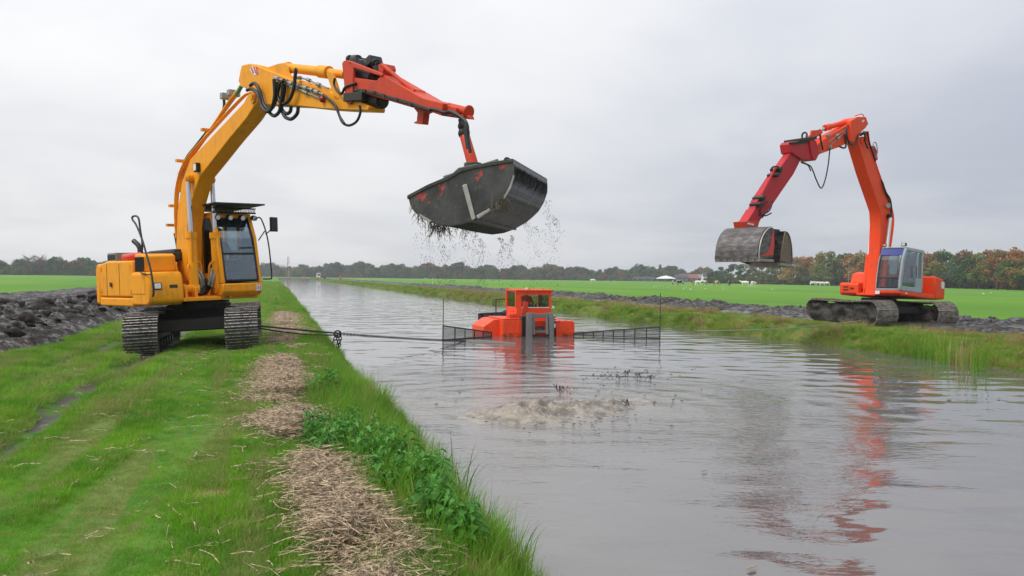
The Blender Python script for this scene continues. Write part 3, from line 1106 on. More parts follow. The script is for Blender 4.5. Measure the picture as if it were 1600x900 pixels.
b.build('badge', plain('badge_dark', (0.03, 0.02, 0.015), 0.3), tb, bevel=0.003)

# boom foot towers
b = MB()
for y in (-0.42, 0.30):
    b.prism([(-0.15, 1.1), (0.95, 1.1), (0.85, 1.38), (0.55, 1.9), (0.40, 2.08), (0.2, 2.08), (0.02, 1.9)], y, y + 0.07)
b.build('boom_bracket', YELD, yel, bevel=0.01)
b = MB()
for y in (-0.52, -0.30, 0.30, 0.48):
    b.prism([(0.95, 1.1), (1.45, 1.1), (1.42, 1.34), (1.32, 1.44), (1.18, 1.44), (1.05, 1.34)], y - 0.03, y + 0.03)
b.cyl((1.27, -0.58, 1.33), (1.27, -0.25, 1.33), 0.09, 14)
b.cyl((1.27, 0.26, 1.33), (1.27, 0.54, 1.33), 0.09, 14)
b.build('cylinder_bracket', YELD, yel, bevel=0.008)
b = MB()
b.ball((1.02, -0.02, 1.38), 0.2, 12, 9, 0, (0.9, 1.1, 1.1))
b.cyl((0.9, -0.16, 1.25), (1.25, -0.12, 1.30), 0.10, 12)
b.cyl((0.9, 0.14, 1.25), (1.2, 0.12, 1.42), 0.07, 12)
b.build('swing_motor', BLACK, yel, smooth=50)
for y in (-0.24, 0.25):
    b = MB()
    b.bx(1.08, 1.22, y - 0.06, y + 0.06, 1.40, 1.60)
    b.cyl((1.15, y + 0.07, 1.30), (1.15, y + 0.07, 1.66), 0.03, 8)
    b.build('valve', FITTING, yel, bevel=0.006)
# copper-painted pipes rising from the valves to the boom cylinders
for s_ in (-1, 1):
    hose('hydraulic_pipe', yel, [[(1.22, 0.25 * s_, 1.60), (1.22, 0.25 * s_, 1.80), (1.25, 0.36 * s_, 1.86), (1.32, 0.42 * s_, 1.80), (1.34, 0.42 * s_, 1.55)],
                                 [(1.22, 0.10 * s_, 1.45), (1.25, 0.09 * s_, 1.80), (1.28, 0.16 * s_, 1.92), (1.33, 0.32 * s_, 1.98), (1.33, 0.33 * s_, 2.6)]], 0.022, YELD)
    hose('valve_hose', yel, [[(1.25, 0.06 * s_, 1.40), (1.30, 0.10 * s_, 1.62), (1.22, 0.16 * s_, 1.76)], [(1.27, 0.12 * s_, 1.36), (1.32, 0.15 * s_, 1.55), (1.24, 0.20 * s_, 1.70)]], 0.028, FITTING)

# ---- boom
BW = 0.175
boom_px = [(277, 440), (275, 385), (277, 330), (284, 284), (297, 249), (340, 203), (380, 161), (387, 148), (395, 143), (403, 148), (404, 158), (397, 166), (385, 185), (355, 221), (328, 256), (312, 276), (304, 299), (297, 324), (293, 354), (292, 440)]
b = MB()
bp = onplane(MY, -BW, boom_px)
b.prism(bp, -BW, BW)
boom = b.build('boom', YEL, yel, bevel=0.02, smooth=30)
pin = onplane(MY, -BW - 0.03, [(394.5, 152)])[0]
b = MB()
b.cyl((pin[0], -BW - 0.045, pin[1]), (pin[0], BW + 0.045, pin[1]), 0.11, 18)
b.cyl((pin[0], -BW - 0.06, pin[1]), (pin[0], BW + 0.06, pin[1]), 0.055, 14)
b.build('boom_pin', YELD, boom)
b = MB()
kn = onplane(MY, -BW - 0.05, [(297, 279)])[0]
b.cyl((kn[0], -BW - 0.13, kn[1]), (kn[0], BW + 0.13, kn[1]), 0.10, 18)
b.cyl((kn[0], -BW - 0.16, kn[1]), (kn[0], BW + 0.16, kn[1]), 0.055, 14)
b.build('boom_pin', YELD, boom)
b = MB()
q = onplane(MY, -BW - 0.02, [(309, 262)])[0]
b.box((q[0] + 0.02, -BW - 0.05, q[1]), (0.15, 0.09, 0.20), None, 0)
b.box((q[0] + 0.03, -BW - 0.10, q[1]), (0.11, 0.02, 0.15), None, 1)
b.build('work_light', [BLACK, LAMP], boom, bevel=0.012)
# lifting cylinders on both sides
for y in (-BW - 0.10, BW + 0.10):
    f0 = Vector((1.27, y, 1.33))
    k1 = Vector((kn[0], y, kn[1]))
    c = along(f0, k1, 0.50)
    b = MB()
    b.cyl(f0, c, 0.105, 18)
    b.cyl(along(f0, k1, 0.455), along(f0, k1, 0.51), 0.125, 18)
    b.cyl((f0.x, y - 0.08, f0.z), (f0.x, y + 0.08, f0.z), 0.12, 16)
    cy = b.build('boom_cylinder', YEL, yel)
    b = MB()
    b.cyl(c, along(f0, k1, 0.97), 0.052, 14)
    b.build('piston_rod', CHROME, cy)

# ---- dipper stick
SW = 0.17
st_px = [(377, 102), (390, 99), (400, 102), (456, 124), (469, 126), (516, 142), (527, 151), (537, 149), (562, 158), (576, 166), (575, 173), (537, 172), (503, 170), (467, 166), (416, 164), (404, 160), (400, 151), (388, 141), (376, 134), (372, 127)]
b = MB()
b.prism(onplane(MY, -SW, st_px), -SW, SW)
stick = b.build('dipper_stick', YEL, yel, bevel=0.018, smooth=30)
b = MB()
for y in (-0.12, 0.09):
    b.prism(onplane(MY, y, [(398, 100), (418, 105), (436, 99), (446, 98), (451, 104), (451, 113), (458, 125), (430, 116), (402, 106)]), y, y + 0.035)
b.build('cylinder_lug', YEL, stick, bevel=0.006)
c0 = onp3(MY, 0.0, [(449, 106)])[0]; c1 = onp3(MY, 0.0, [(512, 113)])[0]; c2 = onp3(MY, 0.0, [(540, 117)])[0]
b = MB()
b.cyl(along(c0, c1, -0.06), c1, 0.088, 18)
b.cyl(along(c0, c1, 0.82), along(c0, c1, 1.04), 0.112, 18)
b.cyl(along(c0, c1, 0.0), along(c0, c1, 0.05), 0.11, 18)
scyl = b.build('stick_cylinder', YEL, yel)
b = MB()
b.cyl(c1, c2, 0.075, 14)
b.build('piston_rod', YELD, scyl)
b = MB()
for y in (-0.17, 0.12):
    l0 = onp3(MY, y, [(514, 114)])[0]; l1 = onp3(MY, y, [(526, 154)])[0]
    b.prism(onplane(MY, y, [(510, 116), (513, 111), (519, 113), (531, 150), (530, 157), (523, 156)]), y, y + 0.05)
b.build('tipping_link', YEL, yel, bevel=0.008)
# hazard sticker with red and white slanting bars
b = MB()
sp = onplane(MY, -SW - 0.004, [(391, 104), (396, 103.6), (403, 110), (403.6, 114), (399, 118), (396, 117), (390.5, 109)])
b.prism(sp, -SW - 0.006, -SW - 0.001, 0)
st = b.build('hazard_sticker', plain('sticker_white', (0.8, 0.74, 0.70), 0.4, var=0.08), stick, smooth=0)
b = MB()
for k in range(3):
    x0 = 391 + k * 4.4
    b.prism(onplane(MY, -SW - 0.006, [(x0, 104.5), (x0 + 1.9, 104.2), (min(x0 + 6.1, 403.2), 113.5 + k * 0.8), (min(x0 + 4.4, 401.5), 115.5 + k * 0.6)]), -SW - 0.009, -SW - 0.005)
b.build('red_bar', plain('sticker_red', (0.55, 0.06, 0.09), 0.4, var=0.08), st, smooth=0)

# hydraulic pipes along the boom back and the stick
b = MB()
for k in range(3):
    y = -BW + 0.03 + 0.09 * k
    b.tube(catmull(onp3(MY, y, [(275 + k * 2, 372), (273 + k * 2.2, 330), (276 + k * 2.2, 288), (290 + k * 1.5, 250), (335 + k * 1.5, 198), (377 + k * 1.5, 153), (391, 145)]), 6), 0.022, 8)
for t in ((276, 322), (287, 252), (327, 204), (272, 352)):
    q = onplane(MY, 0.0, [t])[0]
    b.bx(q[0] - 0.03, q[0] + 0.07, -BW - 0.01, 0.06, q[1] - 0.03, q[1] + 0.03)
b.build('hydraulic_pipe', YELD, boom, smooth=50)
hose('boom_hose', boom, [onp3(MY, -0.1, [(266, 413), (273, 410), (278, 398), (276, 380), (273, 365)]),
                         onp3(MY, 0.2, [(354, 151), (350, 152), (349, 172), (332, 198), (318, 218), (300, 242)]),
                         onp3(MY, 0.05, [(324, 205), (306, 228), (292, 246), (280, 272)])], 0.032, BLACK)
b = MB()
for k in range(3):
    b.tube(catmull(onp3(MY, 0.02 + 0.07 * k, [(281 + k, 300), (288 + k, 262), (330, 202), (358 + k, 160), (372 + k, 142)]), 6), 0.04, 8)
b.build('hydraulic_pipe', YELD, boom, smooth=50)
b = MB()
for q in onp3(MY, 0.12, [(357, 150), (368, 145)]):
    b.bx(q.x - 0.06, q.x + 0.06, -0.05, 0.2, q.z - 0.08, q.z + 0.05)
b.build('pipe_clamp', FITTING, boom, bevel=0.01)
b = MB()
b.cyl(*onp3(MY, 0.0, [(369, 148), (378, 133)]), 0.045, 10)
b.build('bucket_cylinder_rod', CHROME, boom)
sy = -SW - 0.06
hose('stick_hose', stick, [
    onp3(MY, sy - 0.09, [(386, 141), (393, 139), (402, 146), (409, 166), (416, 174), (424, 170), (429, 150), (428, 124)]),
    onp3(MY, sy - 0.04, [(391, 134), (397, 130), (404, 138), (411, 160), (419, 171), (428, 165), (432, 145), (432, 128)]),
    onp3(MY, sy - 0.03, [(444, 125), (437, 133), (434, 150), (441, 162), (452, 156), (459, 138), (462, 112), (463, 108)]),
    onp3(MY, sy, [(445, 131), (443, 150), (440, 168), (445, 182), (455, 186), (464, 178), (466, 166)]),
    onp3(MY, sy - 0.05, [(420, 175), (428, 181), (436, 175), (439, 160), (442, 130)]),
    onp3(MY, sy, [(437, 166), (446, 177), (453, 175), (455, 166)])], 0.034, BLACK)
hose('loop_hose', stick, [onp3(MY, sy, [(505, 148), (522, 163), (528, 175), (535, 191), (545, 196), (557, 190), (563, 176), (562, 165)]),
                          onp3(MY, sy - 0.05, [(508, 150), (524, 164), (530, 180), (538, 193)]),
                          onp3(MY, sy, [(523, 122), (522, 132), (527, 142), (534, 146), (540, 136), (556, 130)])], 0.022, BLACK)
b = MB()
fit = onp3(MY, sy + 0.02, [(430, 122), (445, 126), (453, 130), (464, 133), (476, 137), (487, 140), (493, 143), (506, 148)])
b.tube(fit, 0.018, 8)
for k, q in enumerate(fit[:-1]):
    d_ = (fit[k + 1] - q)
    b.cyl(q, q + d_ * 0.38, 0.042, 8)
fit2 = onp3(MY, sy + 0.03, [(447, 131), (455, 135), (475, 143), (499, 153)])
b.tube(fit2, 0.016, 8)
for k, q in enumerate(fit2[:-1]):
    b.cyl(q, q + (fit2[k + 1] - q) * 0.25, 0.036, 8)
fit3 = onp3(MY, sy + 0.05, [(466, 121), (480, 124), (495, 131), (513, 138)])
b.tube(fit3, 0.016, 8)
for k, q in enumerate(fit3[:-1]):
    b.cyl(q, q + (fit3[k + 1] - q) * 0.3, 0.034, 8)
b.build('pipe_fittings', FITTING, stick, smooth=50)
b = MB()
q = onp3(MY, sy + 0.03, [(504, 155)])[0]
b.ball(q, 0.06, 8, 6)
b.build('valve_knob', plain('knob_red', (0.3, 0.02, 0.015), 0.4), stick)

# ---- red extension arm
EW = 0.20
b = MB()
for y in (-EW - 0.02, EW - 0.03):
    b.prism(onplane(MY, y, [(534, 99), (537, 94.5), (543, 94), (549, 97), (552, 106), (551, 143), (549, 158), (546, 163), (541, 161), (539, 153), (537, 128), (535, 108)]), y, y + 0.05)
    b.prism(onplane(MY, y, [(541, 95), (547, 95), (598, 115), (597, 120), (560, 108), (548, 105)]), y, y + 0.05)
b.prism(onplane(MY, -EW, [(552, 121), (588, 126), (597, 116), (648, 146), (660, 153), (692, 161), (690, 181), (668, 173), (644, 168), (558, 143), (552, 136)]), -EW, EW)
ext = b.build('extension_arm', REDA, yel, bevel=0.012, smooth=30)
b = MB()
b.prism(onplane(MY, -0.12, [(660, 154), (690, 161), (712, 168), (712, 183), (704, 182), (668, 172)]), -0.12, 0.12)
e0 = onp3(MY, 0.0, [(700, 167)])[0]; e1 = onp3(MY, 0.0, [(732, 175)])[0]
b.cyl(e0, e1, 0.065, 18)
b.cyl(along(e0, e1, 0.97), along(e0, e1, 1.04), 0.10, 18)
b.prism(onplane(MY, -0.05, [(712, 178), (732, 180), (734, 186), (712, 184)]), -0.05, 0.05)
b.build('arm_tip', REDA, ext, bevel=0.01)
b = MB()
for y in (-0.10, 0.06):
    b.tube([q for q in onp3(MY, y, [(597, 101), (648, 143)])], 0.035, 8)
b.prism(onplane(MY, -0.12, [(591, 101), (598, 99), (600, 106), (597, 117), (591, 114)]), -0.12, 0.12)
b.prism(onplane(MY, -0.1, [(642, 143), (648, 139), (651, 146), (658, 152), (642, 148)]), -0.1, 0.1)
b.build('tie_bar', REDA, ext, bevel=0.006)
b = MB()
for (a, c_, r_) in (((548, 97), (590, 101), 0.05), ((553, 95), (560, 95), 0.10), ((556, 112), (586, 122), 0.14), ((580, 98), (588, 100), 0.08), ((545, 93), (548, 92), 0.07), ((588, 104), (590, 118), 0.07)):
    p0, p1 = onp3(MY, 0.02, [a, c_])
    b.cyl(p0, p1, r_, 12)
for k, q in enumerate(onp3(MY, 0.05, [(563, 97), (571, 100), (578, 103), (585, 96), (568, 118)])):
    b.box(q, (0.14, 0.25, 0.12), Matrix.Rotation(0.4 * k, 3, 'Y'))
b.build('valve_block', BLACK, ext, bevel=0.008)
b = MB()
p0, p1 = onp3(MY, 0.0, [(546, 152), (598, 158)])
b.cyl(p0, p1, 0.13, 18)
p0, p1 = onp3(MY, 0.0, [(590, 157), (600, 159)])
b.cyl(p0, p1, 0.09, 14)
p0, p1 = onp3(MY, -0.05, [(553, 147), (580, 160)])
b.box((p0 + p1) / 2, ((p1 - p0).length, 0.4, 0.14), Matrix.Rotation(0.12, 3, 'Y'))
b.build('quick_coupler', GREASE, ext, bevel=0.01)
b = MB()
b.prism(onplane(MY, -0.06, [(646, 168), (668, 174), (662, 177), (660, 194), (648, 193), (646, 191), (651, 189), (652, 176)]), -0.06, 0.06)
b.build('stop_bracket', REDA, ext, bevel=0.006)
b = MB()
for dy in (0, 1):
    b.tube(onp3(MY, -EW - 0.02, [(556, 139 + dy * 2), (590, 146 + dy * 2), (640, 160 + dy * 2.4), (672, 171 + dy * 2)]), 0.016, 8)
for q in onp3(MY, -EW - 0.025, [(570, 142), (585, 145), (600, 150), (620, 156), (642, 163)]):
    b.box(q, (0.07, 0.04, 0.05), Matrix.Rotation(0.3, 3, 'Y'))
b.build('arm_pipe', GREASE, ext, smooth=50)
hose('tip_hose', ext, [onp3(MY, -0.2, [(672, 170), (682, 172), (696, 176), (702, 174), (712, 178), (724, 186), (730, 196), (731, 215), (735, 238)]),
                       onp3(MY, -0.17, [(696, 177), (706, 176), (718, 182), (727, 193), (728, 212), (731, 232)])], 0.026, BLACK)
b = MB()
h0, h1, h2 = onp3(MY, 0.0, [(721, 186), (723, 197), (725, 208)])
b.cyl(h0, h1, 0.05, 10); b.ball(h1, 0.075, 10, 8); b.cyl(h1, h2, 0.05, 10); b.ball(h2, 0.09, 10, 8)
b.build('swivel_joint', GREASE, ext)
b = MB()
h3 = onp3(MY, 0.0, [(739, 258)])[0]
b.tube([h2, along(h2, h3, 0.1), h3], [0.05, 0.075, 0.082], 16)
b.build('hanger_rod', REDA, ext, smooth=60)

# ---- the grab
AX = Vector((0.25, 0.968, 0)).normalized()
G0 = P(741, 300, 9.85)


def gp(px, py, dep=0.0):
    r = ray(px, py); o = Vector((0, 0, CAM_Z))
    t = (G0 + AX * dep - o).dot(AX) / r.dot(AX)
    return o + r * t


def _grab(t):
    p = t.obj()
    n = t.noise(p, 2.6, 5, 0.62)
    n2 = t.noise(p, 12, 5, 0.65)
    pw = t.vm('ADD', p, t.vm('SCALE', t.vm('SUBTRACT', t.noise(p, 9, 4, 0.65, 0, True), (0.5, 0.5, 0.5)), scale=0.34))
    red = 0.0
    for (qx, qy, rr) in ((660, 308, 0.075), (655, 305, 0.05), (690, 296, 0.05), (685, 292, 0.03), (749, 273, 0.045), (746, 279, 0.03), (785, 257, 0.05), (776, 259, 0.04), (792, 255, 0.03)):
        c_ = MY.inverted() @ gp(qx, qy)
        red = t.m('MAXIMUM', red, t.ss(t.vm('DISTANCE', pw, tuple(c_)), rr * 1.25, rr * 0.7))
    red = t.m('MULTIPLY', red, t.ss(n2, 0.36, 0.5))
    c = t.mix(t.ss(n, 0.35, 0.65), (0.014, 0.0135, 0.014), (0.060, 0.057, 0.055))
    c = t.mix(t.m('MULTIPLY', t.ss(n2, 0.58, 0.68), 0.45), c, (0.15, 0.135, 0.11))
    stk = t.noise(t.vm('MULTIPLY', p, (7, 7, 0.9)), 1.0, 4, 0.6)      # streaks run down by the water
    c = t.mix(t.m('MULTIPLY', t.ss(stk, 0.52, 0.66), 0.5), c, (0.12, 0.115, 0.11))
    c = t.mix(t.m('MULTIPLY', red, 0.85), c, (0.55, 0.035, 0.02))
    return t.bsdf(c, t.m('ADD', 0.22, t.m('MULTIPLY', n2, 0.35)), 0.0, 0.7, t.bump(n, 0.012, 0.5))


def _grabd(t):
    p = t.obj()
    n2 = t.noise(p, 7, 5, 0.65)
    c = t.mix(n2, (0.014, 0.014, 0.013), (0.060, 0.057, 0.05))
    return t.bsdf(c, t.m('ADD', 0.3, t.m('MULTIPLY', n2, 0.35)), 0.0, 0.6, t.bump(n2, 0.02, 0.8))


GRAB = mat('grab_plate', _grab)
GRABD = mat('grab_shell', _grabd)
LIP = plain('cutting_edge', (0.42, 0.40, 0.37), 0.35, 0.5, 0.5, 0.4, 10)
WID = AX * 2.0
left_px = [(637, 305.6), (668, 289), (701, 275), (722, 263), (741, 343), (722, 350), (701, 353), (685, 351), (673, 348), (662, 343), (654, 338), (646, 329), (641, 321)]
right_px = [(722, 263), (742, 258), (770, 253), (801.5, 248), (802.5, 262), (802, 273.5), (796, 292), (786, 309), (776, 319), (765.5, 328), (753, 336), (741, 343)]
lower_l = left_px[4:] + [left_px[0]]
lower_r = right_px[3:]
for nm, outl, low in (('grab_half', left_px, lower_l), ('grab_half', right_px, lower_r)):
    b = MB()
    o3 = [gp(*q) for q in outl]
    b.slab(o3, AX * 0.035)
    gh = b.build(nm, GRAB, yel, world=MY, bevel=0.006, smooth=0)
    b = MB()
    b.slab([q + WID - AX * 0.035 for q in o3], AX * 0.035)
    b.build('end_plate', GRAB, gh, world=MY, bevel=0.006, smooth=0)
    b = MB()
    l3 = [gp(*q) for q in low]
    inn = Vector((0, 0, 0.03))
    cen = sum(l3, Vector()) / len(l3)
    for i in range(len(l3) - 1):
        a0, a1 = l3[i] + AX * 0.03, l3[i + 1] + AX * 0.03
        k = [a0, a1, a1 + WID - AX * 0.06, a0 + WID - AX * 0.06]
        mid = (cen - (a0 + a1) / 2).normalized() * 0.03
        b.slab(k, mid)
    b.build('curved_shell', GRABD, gh, world=MY, smooth=40)
    b = MB()
    m3 = [q + (cen - q) * 0.08 for q in o3]
    b.add(o3, [tuple(range(len(o3)))]); b.v = []; b.f = []; b.mi = []
    # rim strip along the top edge
    tops = outl[:4]
    t3 = [gp(*q) for q in tops]
    for i in range(3):
        b.slab([t3[i] - AX * 0.02, t3[i + 1] - AX * 0.02, t3[i + 1] - AX * 0.02 + Vector((0, 0, -0.045)), t3[i] - AX * 0.02 + Vector((0, 0, -0.045))], AX * 0.075)
    b.build('rim_bar', GRABD, gh, world=MY, bevel=0.004, smooth=0)
b = MB()
for pts in ([(722, 290), (729, 287), (743, 341), (737, 344)],):
    b.slab([gp(*q, -0.03) for q in pts], AX * 0.03)
b.slab([gp(*q, -0.025) for q in [(744, 337), (765, 325), (766, 329), (746, 342)]], AX * 0.025)
b.slab([gp(*q, -0.012) for q in [(786, 309), (796, 291), (802, 273), (803, 276), (798, 294), (788, 310.5)]], AX * 0.03)
b.slab([gp(*q, -0.012) for q in [(655, 334), (664, 339), (674, 345), (672, 348), (662, 343), (654, 338)]], AX * 0.02)
for pts in ([(741, 343), (744, 340)],):
    p0, p1 = gp(741, 343), gp(741, 343) + WID
    b.slab([p0 + Vector((0, 0, 0.015)), p0 - Vector((0, 0, 0.012)), p1 - Vector((0, 0, 0.012)), p1 + Vector((0, 0, 0.015))], Vector((0.03, 0, 0)), 1)
b.build('cutting_edge', [LIP, GRABD], yel, world=MY, bevel=0.004, smooth=0)
# head frame over the opening, with the swing links
b = MB()
hub = MY @ h3
tl, tm, tr_ = gp(690, 279), gp(728, 261), gp(775, 252)
b.slab([gp(705, 272, 0.7), gp(716, 262, 0.7), gp(742, 256, 0.7), gp(756, 256, 0.7), gp(735, 275, 0.7)], AX * 0.6)
b.cyl(hub + Vector((0, 0, -0.30)), hub + Vector((0, 0, 0.03)), 0.13, 16)
b.build('grab_head', GRABD, yel, world=MY, bevel=0.01)
for dpt in (0.12, 1.88):
    b = MB()
    b.cyl(tl + AX * dpt, tr_ + AX * dpt, 0.05, 10)
    b.build('cross_bar', GRABD, yel, world=MY)
b = MB()
far = gp(801.5, 248) + WID
b.tube([gp(800, 250, 0.8), gp(802, 262, 1.2), gp(800, 284, 1.9), gp(797, 296, 2.03)], 0.02, 8)
b.tube([gp(792, 251, 0.9), gp(798, 256, 1.2), gp(800, 262, 1.6)], 0.05, 8)
b.build('grab_hose', BLACK, yel, world=MY, smooth=60)
# the load: black mud heaped in the grab, and weeds hanging off the edges
b = MB()
NX, NY = 16, 16
grid = []
for i in range(NX + 1):
    for j in range(NY + 1):
        f, g_ = i / NX, j / NY
        q = along(gp(641, 307), gp(801, 252), f) + AX * (0.05 + 1.9 * g_)
        hgt = math.sin(PI * min(1, max(0, f))) * math.sin(PI * g_) * 0.20 - 0.05 + 0.14 * float(fbm(f * 6, g_ * 6, 71)) * math.sin(PI * f)
        grid.append(q + Vector((0, 0, hgt)))
b.add(grid, [(i * (NY + 1) + j, (i + 1) * (NY + 1) + j, (i + 1) * (NY + 1) + j + 1, i * (NY + 1) + j + 1) for i in range(NX) for j in range(NY)])
tag(b.build('mud_load', CLAY, yel, world=MY, smooth=70), kind='stuff')
b = MB()
rd = random.Random(5)


def weed(b, p, n, L, spread, r=0.0042):
    for k in range(n):
        q = p + Vector((rd.gauss(0, spread), rd.gauss(0, spread), rd.gauss(0, spread * 0.5)))
        path = [q]
        dv = Vector((rd.gauss(0, .35), rd.gauss(0, .35), -1)).normalized()
        ln = L * rd.uniform(0.3, 1.2)
        for s in range(4):
            dv = (dv + Vector((rd.gauss(0, .45), rd.gauss(0, .45), -0.25))).normalized()
            path.append(path[-1] + dv * ln / 4)
        b.tube(path, [r, r, r * .8, r * .6, r * .3], 3, 0, False)


for (px, py, dep, n, L, sp) in ((655, 336, 0.0, 18, 0.15, 0.03), (672, 347, 0.0, 26, 0.16, 0.045), (686, 351, 0.1, 44, 0.22, 0.05), (696, 352, 0.2, 26, 0.17, 0.05), (735, 345, 0.9, 16, 0.2, 0.1),
                                (774, 320, -0.02, 26, 0.16, 0.04), (785, 311, -0.02, 34, 0.17, 0.035), (789, 313, 0.05, 26, 0.2, 0.035), (728, 352, 1.6, 16, 0.2, 0.08), (795, 296, 1.98, 14, 0.2, 0.03), (770, 325, 1.9, 14, 0.16, 0.1), (644, 324, 0.0, 10, 0.12, 0.03), (741, 344, 0.4, 14, 0.13, 0.1), (741, 344, 1.3, 18, 0.16, 0.1), (715, 351, 0.6, 14, 0.13, 0.1), (757, 335, 1.0, 14, 0.14, 0.1), (741, 344, 1.95, 18, 0.2, 0.06), (780, 318, 1.97, 12, 0.15, 0.06)):
    weed(b, gp(px, py, dep), n, L, sp)
tag(b.build('hanging_weed', plain('weed', (0.115, 0.095, 0.055), 0.6, var=0.7, scale=16), yel, world=MY, smooth=0), kind='stuff')

# ---- cab of the yellow machine
b = MB()
X0, X1, XT = -0.35, 1.52, 1.18
Y0, Y1 = 0.24, 1.20
b.prism([(X0, 1.14), (1.46, 1.14), (1.58, 1.24), (1.58, 1.42), (X0, 1.46)], Y0, Y1)
cab = b.build('cab', YEL, yel, bevel=0.03)


def post(b, p0, p1, wd, dp, mi=0):
    p0 = Vector(p0); p1 = Vector(p1)
    z = (p1 - p0).normalized(); y = Vector((0, 1, 0)); x = y.cross(z).normalized(); y = z.cross(x)
    m = Matrix((x, y, z)).transposed()
    b.box((p0 + p1) / 2, (dp, wd, (p1 - p0).length), m, mi)


b = MB()
for y in (Y0 + 0.04, Y1 - 0.04):
    post(b, (1.50, y, 1.42), (1.30, y, 2.45), 0.085, 0.10)
    post(b, (1.31, y, 2.43), (1.05, y, 2.98), 0.085, 0.10)
    post(b, (X0 + 0.08, y, 1.4), (X0 + 0.16, y, 2.98), 0.07, 0.12)
    b.bx(X0 + 0.1, 1.08, y - 0.04, y + 0.04, 2.92, 3.02)
    post(b, (0.55, y, 1.42), (0.50, y, 2.98), 0.06, 0.07)
    b.bx(X0 + 0.05, 1.45, y - 0.035, y + 0.035, 1.44, 1.66 if y < 0.5 else 1.8)
b.bx(1.0, 1.10, Y0, Y1, 2.93, 3.03)
b.bx(X0 + 0.1, 1.02, Y0 + 0.01, Y1 - 0.01, 2.995, 3.05)
b.bx(X0, X0 + 0.06, Y0 + 0.01, Y1 - 0.01, 1.42, 2.2)
b.build('cab_frame', YEL, cab, bevel=0.02)
b = MB()
b.slab([(1.535, Y0 + 0.085, 1.50), (1.535, Y1 - 0.085, 1.50), (1.415, Y1 - 0.085, 2.08), (1.415, Y0 + 0.085, 2.08)], (-0.012, 0, 0))
b.build('lower_windshield', GLASS, cab, smooth=0)
b = MB()
b.slab([(1.405, Y0 + 0.085, 2.11), (1.405, Y1 - 0.085, 2.11), (1.32, Y1 - 0.085, 2.45), (1.08, Y1 - 0.085, 2.93), (1.08, Y0 + 0.085, 2.93), (1.32, Y0 + 0.085, 2.45)], (-0.012, 0, 0))
b.build('windshield', GLASS, cab, smooth=0)
b = MB()
b.bx(1.40, 1.43, Y0 + 0.085, Y1 - 0.085, 2.075, 2.115)
for y in (Y0 + 0.092, Y1 - 0.092):
    post(b, (1.525, y, 1.50), (1.325, y, 2.45), 0.03, 0.05)
    post(b, (1.33, y, 2.44), (1.075, y, 2.95), 0.03, 0.05)
b.bx(1.50, 1.545, Y0 + 0.085, Y1 - 0.085, 1.48, 1.51)
b.build('window_seal', BLACK, cab)
for y in (Y0 + 0.03, Y1 - 0.03):
    b = MB()
    b.slab([(X0 + 0.2, y, 1.66), (1.36, y, 1.66), (1.27, y, 2.45), (1.02, y, 2.92), (X0 + 0.2, y, 2.92)], (0, 0.01, 0))
    b.build('side_window', GLASS, cab, smooth=0)
b = MB()
b.bx(X0 + 0.05, 1.42, Y0 + 0.08, Y1 - 0.08, 1.462, 1.49)
b.bx(0.1, 0.6, Y0 + 0.25, Y1 - 0.25, 1.49, 1.85)
b.box((0.12, (Y0 + Y1) / 2, 2.25), (0.14, 0.48, 0.85), Matrix.Rotation(-0.15, 3, 'Y'))
b.bx(0.3, 1.0, Y0 + 0.10, Y0 + 0.26, 1.49, 1.98)
b.bx(0.3, 0.8, Y1 - 0.26, Y1 - 0.10, 1.49, 1.95)
for y in (Y0 + 0.33, Y1 - 0.33):
    b.tube([(1.15, y, 1.49), (1.1, y, 2.0)], 0.014, 6)
b.bx(0.95, 1.30, Y0 + 0.3, Y0 + 0.6, 1.5, 1.68)
b.bx(1.0, 1.05, Y0 + 0.03, Y1 - 0.03, 2.72, 2.92)
b.build('cab_interior', INTER, cab, bevel=0.015)
b = MB()
b.tube([(1.42, Y0 + 0.50, 2.24), (1.40, Y1 - 0.12, 2.24)], 0.01, 6)
b.tube([(1.33, Y0 + 0.72, 2.36), (1.12, Y0 + 0.63, 2.86)], 0.008, 6)
b.build('wiper', BLACK, cab)
b = MB()
b.slab([(-0.3, Y0 - 0.15, 3.16), (-0.3, Y1 + 0.10, 3.16), (1.62, Y1 + 0.10, 3.20), (1.62, Y0 - 0.15, 3.20)], (0, 0, 0.035))
gd = b.build('roof_guard', HOOD, cab, bevel=0.008)
b = MB()
for k in range(16):
    y = Y0 + 0.02 + (Y1 - Y0) * k / 15
    b.tube([(1.22, y, 3.03), (1.25, y + 0.03, 3.16)], 0.008, 4)
    b.tube([(1.22, y, 3.16), (1.25, y - 0.03, 3.03)], 0.008, 4)
b.tube([(1.22, Y0 - 0.02, 3.04), (1.22, Y1 + 0.06, 3.04)], 0.022, 6)
b.tube([(1.22, Y0 - 0.02, 3.14), (1.22, Y1 + 0.06, 3.14)], 0.016, 6)
for y in (Y0, Y1):
    b.tube([(0.2, y, 3.03), (0.2, y, 3.17)], 0.02, 6)
tag(b.build('guard_mesh', GREASE, gd), kind='stuff')
for k in range(4):
    y = Y0 + 0.09 + (Y1 - Y0 + 0.0) * k / 3.2
    b = MB()
    b.cyl((1.14, y, 2.94), (1.25, y, 2.92), 0.062, 14, None, 0)
    b.cyl((1.25, y, 2.92), (1.26, y, 2.918), 0.052, 14, None, 1)
    b.build('work_light', [BLACK, LAMP], cab)
b = MB()
b.tube(catmull([(1.28, Y1 + 0.01, 2.90), (1.28, Y1 + 0.16, 2.92), (1.40, Y1 + 0.24, 2.5), (1.46, Y1 + 0.27, 2.0), (1.5, Y1 + 0.27, 1.55), (1.5, Y1 + 0.22, 1.5), (1.5, Y1 + 0.05, 1.5)], 5), 0.017, 8)
b.tube([(1.35, Y1 + 0.21, 2.62), (1.38, Y1 + 0.03, 2.4)], 0.014, 6)
